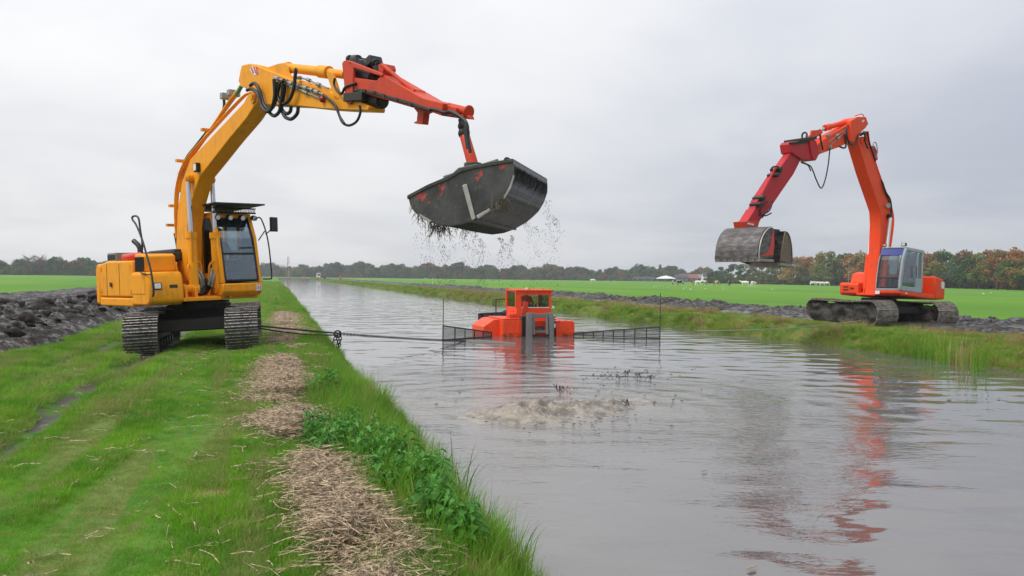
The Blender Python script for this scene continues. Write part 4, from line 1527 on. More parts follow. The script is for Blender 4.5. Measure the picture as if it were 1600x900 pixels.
hr = b.build('handrail', BLACK, cab, smooth=60)
b = MB()
b.box((1.40, Y1 + 0.42, 2.78), (0.07, 0.20, 0.34), Matrix.Rotation(R(18), 3, 'Z'))
b.tube([(1.36, Y1 + 0.22, 2.55), (1.36, Y1 + 0.30, 2.6), (1.37, Y1 + 0.36, 2.66)], 0.016, 6)
b.build('mirror', BLACK, cab, bevel=0.025)
b = MB()
b.bx(1.575, 1.586, Y1 - 0.18, Y1 - 0.04, 1.24, 1.37, 0)
b.bx(1.5862, 1.588, Y1 - 0.165, Y1 - 0.15, 1.26, 1.35, 1)
b.bx(1.5862, 1.588, Y1 - 0.12, Y1 - 0.10, 1.26, 1.35, 1)
b.bx(1.5862, 1.588, Y1 - 0.075, Y1 - 0.055, 1.26, 1.35, 1)
b.build('speed_sticker', [WHITE, plain('sticker_ink', (0.5, 0.1, 0.1), 0.5)], cab, smooth=0)

# handrail and mirror by the tool box
b = MB()
hy = -1.36
r0 = onp3(MY, hy, [(239, 463), (240, 455), (236, 424), (229, 398), (222, 374), (213, 352), (207, 343), (207, 339), (210, 337.5), (214, 338), (217, 343), (219, 358), (222, 378), (222, 396)])
b.tube(catmull(r0, 4), 0.021, 8)
b.build('handrail', BLACK, yel, smooth=60)
b = MB()
mp = onp3(MY, hy - 0.05, [(218, 413)])[0]
b.box(mp, (0.07, 0.17, 0.31), Matrix.Rotation(R(-40), 3, 'Z'))
m2 = onp3(MY, hy, [(218, 424), (223, 428), (236, 429)])
b.tube(m2, 0.015, 6)
b.build('mirror', BLACK, yel, bevel=0.025)


# ======================================================== orange excavator on the far bank
RB = -0.12
MR = frame((15.75, 33.75, RB + 0.02), R(-141), Vector((0.629, -0.777, 0)), R(-3.6))
orx = thing('excavator', 'orange crawler excavator with open clamshell grab standing on the right bank', 'excavator', MR)
tiltR = Matrix.Rotation(R(-3.6), 3, Vector((0.629, -0.777, 0)))
UR = MR.inverted() @ frame((15.45, 33.7, RB + 0.0), math.atan2(-CD.y, -CD.x), Vector((0.629, -0.777, 0)), R(-1.0))
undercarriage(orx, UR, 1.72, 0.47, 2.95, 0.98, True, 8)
b = MB()
b.bx(-1.9, 1.25, -1.28, 1.25, 1.10, 1.20)
b.bx(0.5, 1.45, -0.55, 0.25, 1.08, 1.17)
b.build('deck', ORG, orx, bevel=0.015)
b = MB()
b.prism([(-2.55, 1.16), (-1.62, 1.10), (-1.62, 2.10), (-2.35, 2.02), (-2.52, 1.88), (-2.58, 1.5)], -1.27, 1.30)
cw = b.build('counterweight', ORG, orx, bevel=0.07)
b = MB()
b.bx(-2.45, -2.15, 1.295, 1.312, 1.62, 1.90)
b.build('white_sticker', WHITE, cw, smooth=0)
b = MB()
b.bx(-1.62, -0.45, 0.3, 1.26, 1.18, 1.30)
b.bx(-1.62, 0.4, -1.25, 0.2, 1.18, 1.92)
b.build('engine_cover', ORG, orx, bevel=0.03)
b = MB()
b.prism([(0.4, 1.08), (1.30, 1.08), (1.42, 1.16), (1.44, 1.52), (1.38, 1.60), (0.4, 1.62)], -1.30, -0.48)
tb = b.build('tool_box', ORG, orx, bevel=0.03)
b = MB()
b.prism([(0.4, 1.62), (0.95, 1.62), (0.8, 2.02), (0.4, 2.12)], -1.1, -0.5)
b.build('upper_box', ORG, orx, bevel=0.03)
b = MB()
for z in (1.30, 1.42):
    b.box((1.437, -1.02, z), (0.02, 0.22, 0.05))
b.box((1.437, -0.75, 1.36), (0.02, 0.16, 0.07))
b.build('vent_slot', BLACK, tb)
b = MB()
b.tube(catmull([(0.9, -1.2, 1.62), (0.9, -1.2, 2.35), (0.95, -1.05, 2.72), (1.0, -0.8, 2.78), (1.0, -0.66, 2.70)], 5), 0.014, 6)
b.build('handrail', FITTING, orx, smooth=60)
b = MB()
for y in (-0.38, 0.30):
    b.prism([(-0.3, 1.15), (0.75, 1.15), (0.62, 1.5), (0.35, 2.0), (0.15, 2.05), (-0.1, 1.9)], y, y + 0.07)
for y in (-0.50, -0.3, 0.33, 0.50):
    b.prism([(0.85, 1.15), (1.35, 1.15), (1.3, 1.4), (1.1, 1.48), (0.95, 1.4)], y - 0.025, y + 0.025)
b.build('boom_bracket', ORG, orx, bevel=0.01)
b = MB()
b.ball((1.05, -0.05, 1.4), 0.17, 10, 8)
for y in (-0.2, -0.08, 0.06, 0.2):
    b.tube(catmull([(1.05, y, 1.35), (1.2, y * 1.2, 1.6), (0.95, y * 1.3, 1.95)], 4), 0.035, 6)
b.build('valve_block', GREASE, orx, smooth=50)

BR = 0.24
bpx = [(1340, 219), (1344, 214), (1350, 213), (1355, 222), (1359, 238), (1371, 268), (1385, 310), (1392, 332), (1392, 350), (1390, 390), (1385, 440), (1383, 462), (1368, 462), (1371, 440), (1375, 390), (1376.5, 350), (1375.5, 330), (1366, 302), (1355, 270), (1347, 243)]
b = MB()
b.prism(onplane(MR, BR, bpx), -BR, BR)
boom = b.build('boom', ORG, orx, bevel=0.02, smooth=30)
pn = onplane(MR, BR, [(1346, 219)])[0]
kn = onplane(MR, BR, [(1386, 338)])[0]
b = MB()
b.cyl((pn[0], -BR - 0.05, pn[1]), (pn[0], BR + 0.05, pn[1]), 0.13, 16)
b.build('boom_pin', ORG, boom)
b = MB()
b.cyl((kn[0] - 0.05, -BR - 0.16, kn[1]), (kn[0] - 0.05, BR + 0.16, kn[1]), 0.11, 16)
b.build('cylinder_pin', BLACK, boom)
b = MB()
q = onplane(MR, BR, [(1386, 322)])[0]
b.cyl((q[0], BR + 0.02, q[1]), (q[0] + 0.1, BR + 0.10, q[1]), 0.10, 12)
b.build('work_light', [FITTING], boom)
for y in (-BR - 0.12, BR + 0.12):
    f0 = Vector((1.10, y, 1.36)); k1 = Vector((kn[0] - 0.05, y, kn[1]))
    b = MB()
    b.cyl(f0, along(f0, k1, 0.46), 0.115, 16)
    b.cyl(along(f0, k1, 0.42), along(f0, k1, 0.47), 0.135, 16)
    cy = b.build('boom_cylinder', ORG, orx)
    b = MB()
    b.cyl(along(f0, k1, 0.46), along(f0, k1, 0.98), 0.075, 14)
    b.build('piston_rod', plain('white_chrome', (0.75, 0.74, 0.74), 0.22, 0.5, 0.5, 0.08), cy)
# stick
SR = 0.22
b = MB()
b.prism(onplane(MR, SR, [(1327, 189), (1337, 183), (1350, 183), (1354, 194), (1349, 201), (1341, 208), (1335, 222), (1331, 224), (1326, 221)]), -SR - 0.08, SR + 0.08)
b.prism(onplane(MR, SR, [(1326, 194), (1300, 209), (1285, 220), (1272, 231), (1276, 244), (1283, 240), (1312, 229.5), (1328, 222)]), -SR, SR)
stick = b.build('dipper_stick', ORG, orx, bevel=0.015, smooth=30)
b = MB()
q0, q1, q2, q3 = onp3(MR, 0.0, [(1331, 188), (1293, 199), (1289, 200), (1281, 204)])
b.cyl(q0, q1, 0.10, 16)
b.cyl(along(q0, q1, 0.9), q2, 0.125, 16)
sc_ = b.build('stick_cylinder', ORG, orx)
b = MB(); b.cyl(q2, q3, 0.06, 12)
b.build('piston_rod', CHROME, sc_)
b = MB()
for y in (-0.18, 0.13):
    b.prism(onplane(MR, y, [(1266, 204), (1281, 203), (1284, 207), (1280, 212), (1270, 216), (1262, 219), (1261, 214), (1265, 210)]), y, y + 0.06)
b.build('tipping_link', ORG, orx, bevel=0.008)
b = MB()
b.prism(onplane(MR, SR + 0.01, [(1343.5, 189.5), (1347, 187), (1348, 189), (1344.5, 192)]), SR + 0.086, SR + 0.09)
b.build('white_sticker', WHITE, stick, smooth=0)
b = MB()
b.tube(onp3(MR, SR, [(1336, 181), (1346, 178), (1349, 180), (1352, 189)]), 0.02, 6)
b.build('guard_rail', ORG, stick)
# crimson extension arm
b = MB()
HR = 0.22
b.prism(onplane(MR, HR, [(1235, 225), (1238, 221), (1258, 219), (1266, 217), (1277, 235), (1275, 249), (1270, 250), (1253, 249), (1237, 238)]), -HR, HR)
ext = b.build('extension_arm', CRIM, orx, bevel=0.012, smooth=30)
b = MB()
b.prism(onplane(MR, HR, [(1263, 219), (1270, 216.5), (1274, 222), (1278, 241), (1273, 251), (1269, 250), (1266, 240)]), -HR - 0.05, HR + 0.05)
b.build('head_plate', CRIM, ext, bevel=0.01)
b = MB()
for k in range(9):
    f_ = k / 8
    a_ = onp3(MR, 0.0, [(1237 + 27 * f_, 221.5 - 4 * f_)])[0]
    b.box(a_ + Vector((0, 0, 0.02)), (0.06, 0.62, 0.12))
a0, a1 = onp3(MR, HR + 0.02, [(1234, 224), (1262, 221)])
b.tube([a0, a1], 0.05, 6)
b.build('rubber_pad', BLACK, ext, bevel=0.01)
b = MB()
q = onp3(MR, 0.0, [(1257, 212)])[0]
for k in range(14):
    a_ = 2 * PI * k / 14
b.tube([q + Vector((0, 0.10 * math.cos(2 * PI * k / 14), 0.12 * math.sin(2 * PI * k / 14))) for k in range(15)], 0.035, 8)
b.build('lifting_ring', GREASE, ext, smooth=60)
b = MB()
b.prism(onplane(MR, 0.14, [(1236, 238), (1251, 250), (1240, 272), (1222, 298), (1205, 323), (1192, 341), (1177, 333), (1184, 313), (1206, 279), (1222, 258)]), -0.14, 0.14)
beam = b.build('arm_beam', CRIM, ext, bevel=0.012, smooth=30)
b = MB()
for y in (-0.1, 0.1):
    b.tube(onp3(MR, y, [(1212, 262), (1200, 285), (1190, 304)]), 0.05, 10)
b.tube(onp3(MR, 0.0, [(1209, 268), (1199, 287)]), 0.08, 10)
b.build('rotator_cylinder', CRIM, ext)
b = MB()
for (t, s_) in (((1213, 265), 0.16), ((1208, 274), 0.14), ((1186, 310), 0.18), ((1181, 320), 0.16)):
    q = onp3(MR, 0.1, [t])[0]
    b.box(q, (s_, 0.42, s_ * 0.9), Matrix.Rotation(0.6, 3, 'Y'))
b.build('arm_clamp', GREASE, ext, bevel=0.012)
hose('arm_hose', ext, [onp3(MR, 0.2, [(1207, 268), (1206, 262), (1212, 260), (1219, 262), (1221, 268), (1214, 272)]),
                       onp3(MR, 0.2, [(1205, 333), (1196, 337), (1188, 334), (1190, 325), (1200, 314)][::-1]),
                       onp3(MR, 0.28, [(1187, 337), (1200, 331), (1205, 323), (1207, 314)])], 0.025, BLACK)
hose('loop_hose', orx, [onp3(MR, 0.3, [(1252, 253), (1260, 256), (1268, 262), (1276, 282), (1283, 294), (1289, 282), (1294, 258), (1297, 230)]),
                        onp3(MR, 0.33, [(1252, 254), (1262, 258), (1266, 265), (1267, 267)])], 0.024, BLACK)
hose('stick_hose', stick, [onp3(MR, SR + 0.06, [(1312, 229), (1317, 231), (1321, 230), (1322, 222), (1320, 210)]),
                           onp3(MR, SR + 0.12, [(1326, 224), (1331, 226), (1337, 223), (1341, 213), (1346, 208), (1351, 210), (1352, 222), (1356, 232)]),
                           onp3(MR, SR + 0.1, [(1325, 195), (1323, 207), (1325, 219), (1330, 226)]),
                           onp3(MR, SR + 0.1, [(1281, 209), (1283, 222), (1286, 234)])], 0.035, BLACK)
b = MB()
for pts in ([(1296, 229), (1308, 218), (1320, 206)], [(1294, 223), (1306, 213), (1318, 204)]):
    f3 = onp3(MR, SR + 0.03, pts); b.tube(f3, 0.016, 6)
    b.cyl(f3[1], along(f3[1], f3[2], 0.3), 0.045, 8)
q = onp3(MR, SR + 0.05, [(1297, 230)])[0]
b.box(q, (0.1, 0.1, 0.14))
q = onp3(MR, SR + 0.0, [(1294, 211)])[0]
b.box(q, (0.2, 0.1, 0.08), Matrix.Rotation(0.5, 3, 'Y'))
b.build('pipe_fittings', FITTING, stick, smooth=50)
# pipes and hoses down the boom's back
hose('boom_pipe', boom, [onp3(MR, y, [(1353 + d_, 205), (1356 + d_, 225), (1366 + d_, 258), (1378 + d_, 292), (1389 + d_, 322), (1393 + d_, 345), (1389 + d_, 380), (1386 + d_, 395)]) for y, d_ in ((0.22, 0), (0.1, 1.6), (-0.05, 3.2))], 0.03, ORG)
hose('boom_hose', boom, [onp3(MR, 0.25, [(1348, 210), (1355, 207), (1358, 222), (1364, 240), (1368, 252)]),
                         onp3(MR, 0.15, [(1345, 212), (1350, 206), (1353, 215), (1357, 232)]),
                         onp3(MR, 0.3, [(1379, 285), (1384, 300), (1391, 312), (1393, 330), (1391, 344)]),
                         onp3(MR, 0.25, [(1377, 281), (1383, 298), (1389, 316)])], 0.035, BLACK)
b = MB()
q0, q1 = onp3(MR, 0.1, [(1365, 236), (1362, 232)])
b.prism(onplane(MR, 0.1, [(1356, 228), (1366, 228), (1370, 236), (1371, 250), (1364, 246), (1358, 238)]), -0.1, 0.12)
b.build('pipe_bracket', CRIM, boom, bevel=0.01)
b = MB()
q = onp3(MR, 0.2, [(1368, 234)])[0]
b.tube(catmull(onp3(MR, 0.2, [(1364, 232), (1365, 223), (1369, 224), (1371, 238), (1368, 247)]), 4), 0.02, 6)
b.build('hose_guard', FITTING, boom)

# coupler + open clamshell
b = MB()
b.prism(onplane(MR, 0.18, [(1180, 326), (1193, 336), (1187, 346), (1184, 357), (1163, 356), (1162, 348), (1169, 344)]), -0.18, 0.18)
cp_ = b.build('rotator', CRIM, orx, bevel=0.015)
b = MB()
b.prism(onplane(MR, 0.21, [(1162, 346), (1185, 346), (1184, 356), (1164, 356)]), -0.22, 0.22)
b.build('rotator_plate', REDA, cp_, bevel=0.01)
b = MB()
q0, q1 = onp3(MR, 0.225, [(1168, 349.5), (1178, 350.5)])
b.box((q0 + q1) / 2, ((q1 - q0).length * 0.95, 0.012, 0.05))
b.build('name_plate', WHITE, cp_, smooth=0)

GA = Vector((0.70, -0.714, 0)).normalized()      # drum axis, towards the lens on the right
GB = Vector((0.714, 0.70, 0)).normalized()       # opening direction
top = P(1172, 356, 26.9)
MG = Matrix((( GA.x, GB.x, 0, top.x), (GA.y, GB.y, 0, top.y), (GA.z, GB.z, 1, top.z), (0, 0, 0, 1)))


def _clam(t):
    p = t.obj()
    n2 = t.noise(p, 8, 5, 0.65)
    s = t.noise(t.vm('MULTIPLY', p, (3.5, 3.5, 9)), 1.0, 5, 0.68)
    c = t.mix(t.ss(s, 0.40, 0.72), (0.070, 0.064, 0.064), (0.20, 0.185, 0.178))
    c = t.mix(t.m('MULTIPLY', t.ss(n2, 0.56, 0.7), 0.5), c, (0.10, 0.06, 0.04))
    return t.bsdf(c, t.m('ADD', 0.3, t.m('MULTIPLY', n2, 0.3)), 0.25, 0.5, t.bump(n2, 0.004, 0.4))


CLAM = mat('clam_steel', _clam)
RIN = plain('clam_red', (0.62, 0.025, 0.012), 0.4)
DUM = plain('clam_mud', (0.16, 0.125, 0.085), 0.6, 0, 0.4, 0.5, 9, 0.01)
L2 = 0.77


def arcpts(r, a0, a1, n, cx, cz):
    return [(cx + r * math.cos(R(a0 + (a1 - a0) * k / n)), cz + r * math.sin(R(a0 + (a1 - a0) * k / n))) for k in range(n + 1)]


for sgn in (-1, 1):
    # profile in (GB, z): back arc from the top round to the lip
    if sgn < 0:
        arc = [(-0.86 * math.sin(R(97 * k / 12)), -0.95 + 0.93 * math.cos(R(97 * k / 12))) for k in range(13)]
        inner, mid_in, low_in = (0.14, -0.08), (0.17, -0.55), (0.10, -1.0)
    else:
        arc = [(0.95 + 0.46 * math.sin(R(104 * k / 12)), -1.0 + 0.88 * math.cos(R(104 * k / 12))) for k in range(13)]
        inner, mid_in, low_in = (0.90, -0.14), (0.72, -0.62), (0.58, -1.10)
    b = MB()
    for i in range(len(arc) - 1):
        (y0, z0), (y1, z1) = arc[i], arc[i + 1]
        nrm = Vector((0, z1 - z0, -(y1 - y0))).normalized() * 0.035 * (1 if sgn < 0 else -1)
        b.slab([(-L2, y0, z0), (L2, y0, z0), (L2, y1, z1), (-L2, y1, z1)], nrm)
    half_ = b.build('grab_half', CLAM, orx, MR.inverted() @ MG, smooth=40)
    b = MB()
    poly = arc + [low_in, mid_in, inner]
    for x in (-L2 - 0.03, L2 - 0.005):
        b = MB()
        b.slab([(x, yy, zz) for yy, zz in poly], (0.035, 0, 0))
        b.build('end_plate', DUM if sgn > 0 else CLAM, half_, None, smooth=0, bevel=0.004)
    b = MB()
    for k in range(12):
        pass
    # thick worn rim along the outer end plate, and the lip of the shell
    b.tube([(L2 + 0.035, yy, zz) for yy, zz in arc], 0.022, 6)
    b.build('rim_bar', LIP if sgn < 0 else CLAM, half_, None, smooth=60)
    b = MB()
    y0, z0 = arc[-1]
    b.slab([(-L2 - 0.05, y0 - 0.02, z0 + 0.08), (L2 + 0.06, y0 - 0.02, z0 + 0.08), (L2 + 0.06, y0 + sgn * -0.04, z0 - 0.10), (-L2 - 0.05, y0 + sgn * -0.04, z0 - 0.10)], (0, 0.04, 0))
    for k in range(6):
        x = -L2 + 0.12 + k * 0.25
        b.bx(x, x + 0.03, y0 - 0.035 if sgn < 0 else y0 + 0.0, y0 + 0.03 if sgn < 0 else y0 + 0.05, z0 - 0.09, z0 + 0.07)
    b.slab([(L2 - 0.06, y0, z0 + 0.01), (L2 + 0.06, y0, z0 + 0.01), (L2 + 0.06, low_in[0], low_in[1] - 0.06), (L2 - 0.06, low_in[0], low_in[1] - 0.06)], (0, 0, -0.09))
    b.build('cutting_edge', plain('clam_lip', (0.30, 0.27, 0.235), 0.45, 0.3, 0.5, 0.45, 12), half_, None, smooth=0, bevel=0.006)
    if sgn < 0:
        b = MB()
        rp = [(0.10, -0.10), (0.15, -0.5), (0.09, -0.92), (-0.80, -0.985), (-0.35, -0.86), (-0.12, -0.62), (-0.03, -0.3)]
        b.slab([(L2 + 0.031, yy, zz) for yy, zz in rp], (0.005, 0, 0))
        b.build('red_panel', RIN, half_, None, smooth=0)
b = MB()
b.bx(-0.60, 0.60, -0.05, 0.92, -0.20, -0.03)
b.bx(-0.70, -0.64, 0.1, 0.9, -0.95, -0.12)
b.cyl((0, 0.05, -0.15), (0, 0.05, 0.03), 0.2, 16)
for x in (-0.45, 0.45):
    b.cyl((x, 0.3, -0.12), (x, -0.25, -0.62), 0.06, 10)
    b.cyl((x, 0.5, -0.12), (x, 1.0, -0.62), 0.06, 10)
b.bx(0.30, 0.66, 0.22, 0.72, -0.70, -0.55)
b.build('grab_frame', GREASE, orx, MR.inverted() @ MG, bevel=0.01)

# ---- cab
b = MB()
X0, X1, Y0, Y1 = -0.42, 1.42, 0.26, 1.30
b.prism([(-1.62, 1.13), (1.42, 1.13), (1.50, 1.2), (1.50, 1.30), (-1.62, 1.30)], Y0, Y1)
cab = b.build('cab', ORG, orx, bevel=0.025)
b = MB()
b.bx(1.497, 1.507, Y0 + 0.02, Y0 + 0.20, 1.14, 1.28)
b.bx(0.9, 1.1, Y1 + 0.001, Y1 + 0.008, 1.2, 1.25)
b.build('white_sticker', WHITE, cab, smooth=0)
b = MB()
fr = (1.44, 1.52, 1.40, 1.13)                  # front x at z = 1.35, 1.6, 2.55, 3.0
for y in (Y0 + 0.03, Y1 - 0.05):
    wd = 0.06 if y < 0.5 else 0.10
    dp = 0.07 if y < 0.5 else 0.17
    post(b, (1.46, y, 1.32), (1.44, y, 1.75), wd, dp)
    post(b, (1.44, y, 1.72), (1.30, y, 2.55), wd, dp)
    post(b, (1.305, y, 2.52), (1.08, y, 3.0), wd, dp)
    post(b, (X0 + 0.06, y, 1.30), (X0 + 0.10, y, 2.98), wd, 0.13)
    b.bx(X0, 1.12, y - wd / 2, y + wd / 2, 2.94, 3.05)
    b.bx(X0, 1.45, y - wd / 2, y + wd / 2, 1.302, 1.50)
post(b, (0.12, Y1 - 0.05, 1.32), (0.10, Y1 - 0.05, 2.98), 0.09, 0.16)
b.bx(1.40, 1.48, Y0 + 0.02, Y1 - 0.02, 1.30, 1.40)
b.bx(X0, 0.10, Y1 - 0.09, Y1 - 0.012, 1.3, 1.9)
b.bx(X0, 1.12, Y0 + 0.01, Y1 - 0.01, 3.03, 3.09)
b.bx(X0, X0 + 0.05, Y0 + 0.03, Y1 - 0.03, 1.3, 2.1)
b.build('cab_frame', GREYP, cab, bevel=0.025)
b = MB()
b.slab([(1.475, Y0 + 0.06, 1.42), (1.475, Y1 - 0.10, 1.42), (1.455, Y1 - 0.10, 1.78), (1.455, Y0 + 0.06, 1.78)], (-0.012, 0, 0))
b.build('lower_windshield', GLASS2, cab, smooth=0)
b = MB()
b.slab([(1.452, Y0 + 0.06, 1.82), (1.452, Y1 - 0.10, 1.82), (1.325, Y1 - 0.10, 2.55), (1.225, Y1 - 0.10, 2.77), (1.225, Y0 + 0.06, 2.77), (1.325, Y0 + 0.06, 2.55)], (-0.012, 0, 0))
b.build('windshield', GLASS2, cab, smooth=0)
b = MB()
b.slab([(1.240, Y0 + 0.03, 2.74), (1.240, Y1 - 0.03, 2.74), (1.125, Y1 - 0.03, 3.0), (1.125, Y0 + 0.03, 3.0)], (0.025, 0, 0.01))
b.build('sun_visor', BLUEP, cab, smooth=0)
b = MB()
b.bx(1.435, 1.468, Y0 + 0.06, Y1 - 0.10, 1.785, 1.825)
for y in (Y0 + 0.07, Y1 - 0.11):
    post(b, (1.485, y, 1.42), (1.46, y, 1.8), 0.03, 0.04)
    post(b, (1.46, y, 1.8), (1.335, y, 2.55), 0.03, 0.04)
    post(b, (1.335, y, 2.55), (1.225, y, 2.78), 0.03, 0.04)
b.bx(1.465, 1.495, Y0 + 0.06, Y1 - 0.10, 1.40, 1.435)
b.build('window_seal', BLACK, cab)
b = MB()
b.slab([(0.22, Y1 - 0.045, 1.50), (1.30, Y1 - 0.045, 1.50), (1.20, Y1 - 0.045, 2.55), (1.0, Y1 - 0.045, 2.92), (0.2, Y1 - 0.045, 2.92)], (0, 0.012, 0))
b.build('door_window', GLASS2, cab, smooth=0)
b = MB()
b.slab([(X0 + 0.16, Y1 - 0.045, 1.92), (0.02, Y1 - 0.045, 1.92), (0.01, Y1 - 0.045, 2.92), (X0 + 0.17, Y1 - 0.045, 2.92)], (0, 0.012, 0))
b.build('side_window', GLASS2, cab, smooth=0)
b = MB()
b.slab([(X0 + 0.14, Y0 + 0.03, 1.55), (1.35, Y0 + 0.03, 1.55), (1.2, Y0 + 0.03, 2.55), (1.0, Y0 + 0.03, 2.92), (X0 + 0.14, Y0 + 0.03, 2.92)], (0, 0.012, 0))
b.build('side_window', GLASS2, cab, smooth=0)
b = MB()
b.bx(X0 + 0.05, 1.40, Y0 + 0.07, Y1 - 0.1, 1.305, 1.33)
b.bx(0.1, 0.8, Y0 + 0.09, Y0 + 0.24, 1.33, 1.88)
b.bx(0.1, 0.6, Y1 - 0.27, Y1 - 0.12, 1.33, 1.85)
for y in (Y0 + 0.36, Y1 - 0.38):
    b.tube([(1.0, y, 1.33), (0.95, y, 1.9)], 0.014, 6)
b.build('cab_interior', INTER, cab, bevel=0.015)
b = MB()
b.bx(-0.05, 0.5, Y0 + 0.28, Y1 - 0.3, 1.33, 1.75)
b.box((-0.08, (Y0 + Y1) / 2, 2.12), (0.13, 0.42, 0.72), Matrix.Rotation(-0.15, 3, 'Y'))
b.build('seat', SEAT, cab, bevel=0.03)
b = MB()
b.bx(-0.35, -0.28, Y1 - 0.02, Y1 + 0.01, 2.0, 2.75)
b.build('warning_strip', plain('cream', (0.55, 0.50, 0.40), 0.5), cab, smooth=0)
for (x, y) in ((1.0, Y1 - 0.18), (0.9, Y0 + 0.02)):
    b = MB()
    b.box((x, y, 3.19), (0.12, 0.18, 0.13), None, 0)
    b.box((x + 0.066, y, 3.19), (0.012, 0.14, 0.09), None, 1)
    b.build('work_light', [BLACK, LAMP], cab, bevel=0.012)
b = MB()
b.tube([(0.3, Y1 + 0.02, 1.9), (0.3, Y1 + 0.05, 1.92), (0.3, Y1 + 0.05, 2.35), (0.3, Y1 + 0.02, 2.37)], 0.014, 6)
b.build('door_handle', BLACK, cab)

# ======================================================== the dredging boat
BANG = R(16.5)
MBt = Matrix.Translation((0.75, 30.4, WATER_Z)) @ Matrix.Rotation(BANG, 4, 'Z')
boat = thing('dredging_boat', 'small red dredging boat with cab and mesh wings floating in the canal', 'boat', MBt)
# local: x right, y away, z up from the water; stern plates at y = 0
b = MB()
b.bx(-0.62, 1.0, 0.15, 2.6, -0.25, 0.62)
hull = b.build('hull', BOATR, boat, bevel=0.02)
for (x0, x1, y0, y1, h) in ((-1.12, -0.36, 0.0, 2.3, 0.66), (1.02, 1.78, 0.05, 2.3, 0.56)):
    b = MB()
    b.bx(x0, x1, y0, y1, -0.35, h - 0.02)
    pf = b.build('pontoon', BOATR, boat, bevel=0.012)
    b = MB()
    b.bx(x0 + 0.01, x1 - 0.01, y0 + 0.01, y1 - 0.01, h - 0.0, h + 0.02)
    b.bx(x0 + 0.012, x1 - 0.012, y0 - 0.022, y0 - 0.002, 0.14, 0.16)
    b.build('rub_rail', BOATR, pf)
b = MB()
b.prism([(-1.75, -0.3), (-1.12, -0.3), (-1.12, 0.64), (-1.35, 0.62), (-1.75, 0.35)], 0.5, 2.3)
b.build('side_float', BOATR, boat, bevel=0.015)
# paddle belts either side of the frame
for x in (-0.28, 0.86):
    b = MB()
    b.bx(x - 0.10, x + 0.10, 0.05, 2.2, -0.3, 0.80)
    bl = b.build('paddle_belt', plain('belt', (0.05, 0.05, 0.05), 0.6), boat, bevel=0.05)
    me_ = None
    for k in range(10):
        if me_ is None:
            bb = MB(); bb.bx(-0.12, 0.12, -0.045, 0.045, -0.018, 0.018)
            o_ = bb.build('belt_cleat', GREASE, bl, smooth=0); me_ = o_.data
        else:
            o_ = bpy.data.objects.new('belt_cleat', me_); COL.objects.link(o_); o_.parent = bl
        o_.matrix_local = Matrix.Translation((x, 0.02, -0.08 + 0.092 * k))
b = MB()
for x in (-0.14, 0.72):
    b.prism([(-0.2, -0.3), (0.1, -0.3), (0.2, 0.5), (0.05, 0.92), (-0.12, 0.92), (-0.2, 0.5)], x - 0.09, x + 0.09)
arms = b
vs2 = [(y, x, z) for (x, y, z) in arms.v]
arms.v = [(y_, x_ - 0.12, z_) for (x_, y_, z_) in b.v]
arms.bx(-0.06, 0.64, -0.22, -0.06, 0.72, 0.88)
arms.bx(-0.06, 0.64, -0.24, -0.10, 0.16, 0.26)
for x in (0.02, 0.56):
    arms.cyl((x, -0.26, 0.10), (x, -0.16, 0.92), 0.06, 10)
arms.build('lifting_frame', plain('grey_frame', (0.16, 0.155, 0.15), 0.55), boat, bevel=0.01)
b = MB()
for k in range(4):
    b.tube(catmull([(0.1 + 0.1 * k, -0.12, 0.4), (0.18 + 0.08 * k, -0.22, 0.26), (0.3 + 0.05 * k, -0.16, 0.38), (0.42, -0.1, 0.24)], 4), 0.022, 6)
b.build('hydraulic_hose', BLACK, boat, smooth=60)
b = MB()
b.bx(-0.05, 0.62, -0.3, -0.1, -0.2, 0.05)
b.build('cutter_bar', GREASE, boat, bevel=0.01)
b = MB()
b.box((0.9, -0.05, 0.42), (0.12, 0.03, 0.16))
b.build('number_plate', WHITE, boat)
# cab with windows all round
b = MB()
cx0, cx1, cy0, cy1, cz0, cz1 = -0.50, 0.92, 0.35, 1.75, 0.60, 1.74
b.bx(cx0, cx1, cy0, cy1, cz0, 1.10)
cabb = b.build('cab', BOATR, boat, bevel=0.03)
b = MB()
for x in (cx0 + 0.07, cx1 - 0.05):
    for y in (cy0 + 0.05, cy1 - 0.05):
        b.bx(x - (0.10 if x < 0 else 0.05), x + (0.14 if x < 0 and y < 1 else 0.05), y - 0.05, y + 0.05, 1.09, cz1)
b.bx(cx0, cx1, cy0 - 0.001, cy0 + 0.08, cz1 - 0.16, cz1 - 0.02)
b.bx(cx0 - 0.04, cx1 + 0.05, cy0 - 0.06, cy1 + 0.05, cz1 - 0.03, cz1 + 0.05)
b.build('cab_frame', BOATR, cabb, bevel=0.02)
b = MB()
b.bx(cx0 - 0.25, cx0 + 0.08, cy0 + 0.0, cy0 + 0.5, 0.6, 0.85)
b.prism([(-0.34, 0.62), (-0.10, 0.62), (-0.02, 1.30), (-0.2, 1.34)], cy0 - 0.05, cy0 + 0.35)
b.build('exhaust_cover', REDA, cabb, bevel=0.02)
for pts in ([(cx0 + 0.24, cy0 + 0.02, 1.11), (cx1 - 0.12, cy0 + 0.02, 1.11), (cx1 - 0.12, cy0 + 0.02, cz1 - 0.17), (cx0 + 0.24, cy0 + 0.02, cz1 - 0.17)],
            [(cx0 + 0.24, cy1 - 0.05, 1.11), (cx1 - 0.12, cy1 - 0.05, 1.11), (cx1 - 0.12, cy1 - 0.05, cz1 - 0.17), (cx0 + 0.24, cy1 - 0.05, cz1 - 0.17)]):
    b = MB(); b.slab(pts, (0, 0.012, 0))
    b.build('window', GLASS2, cabb, smooth=0)
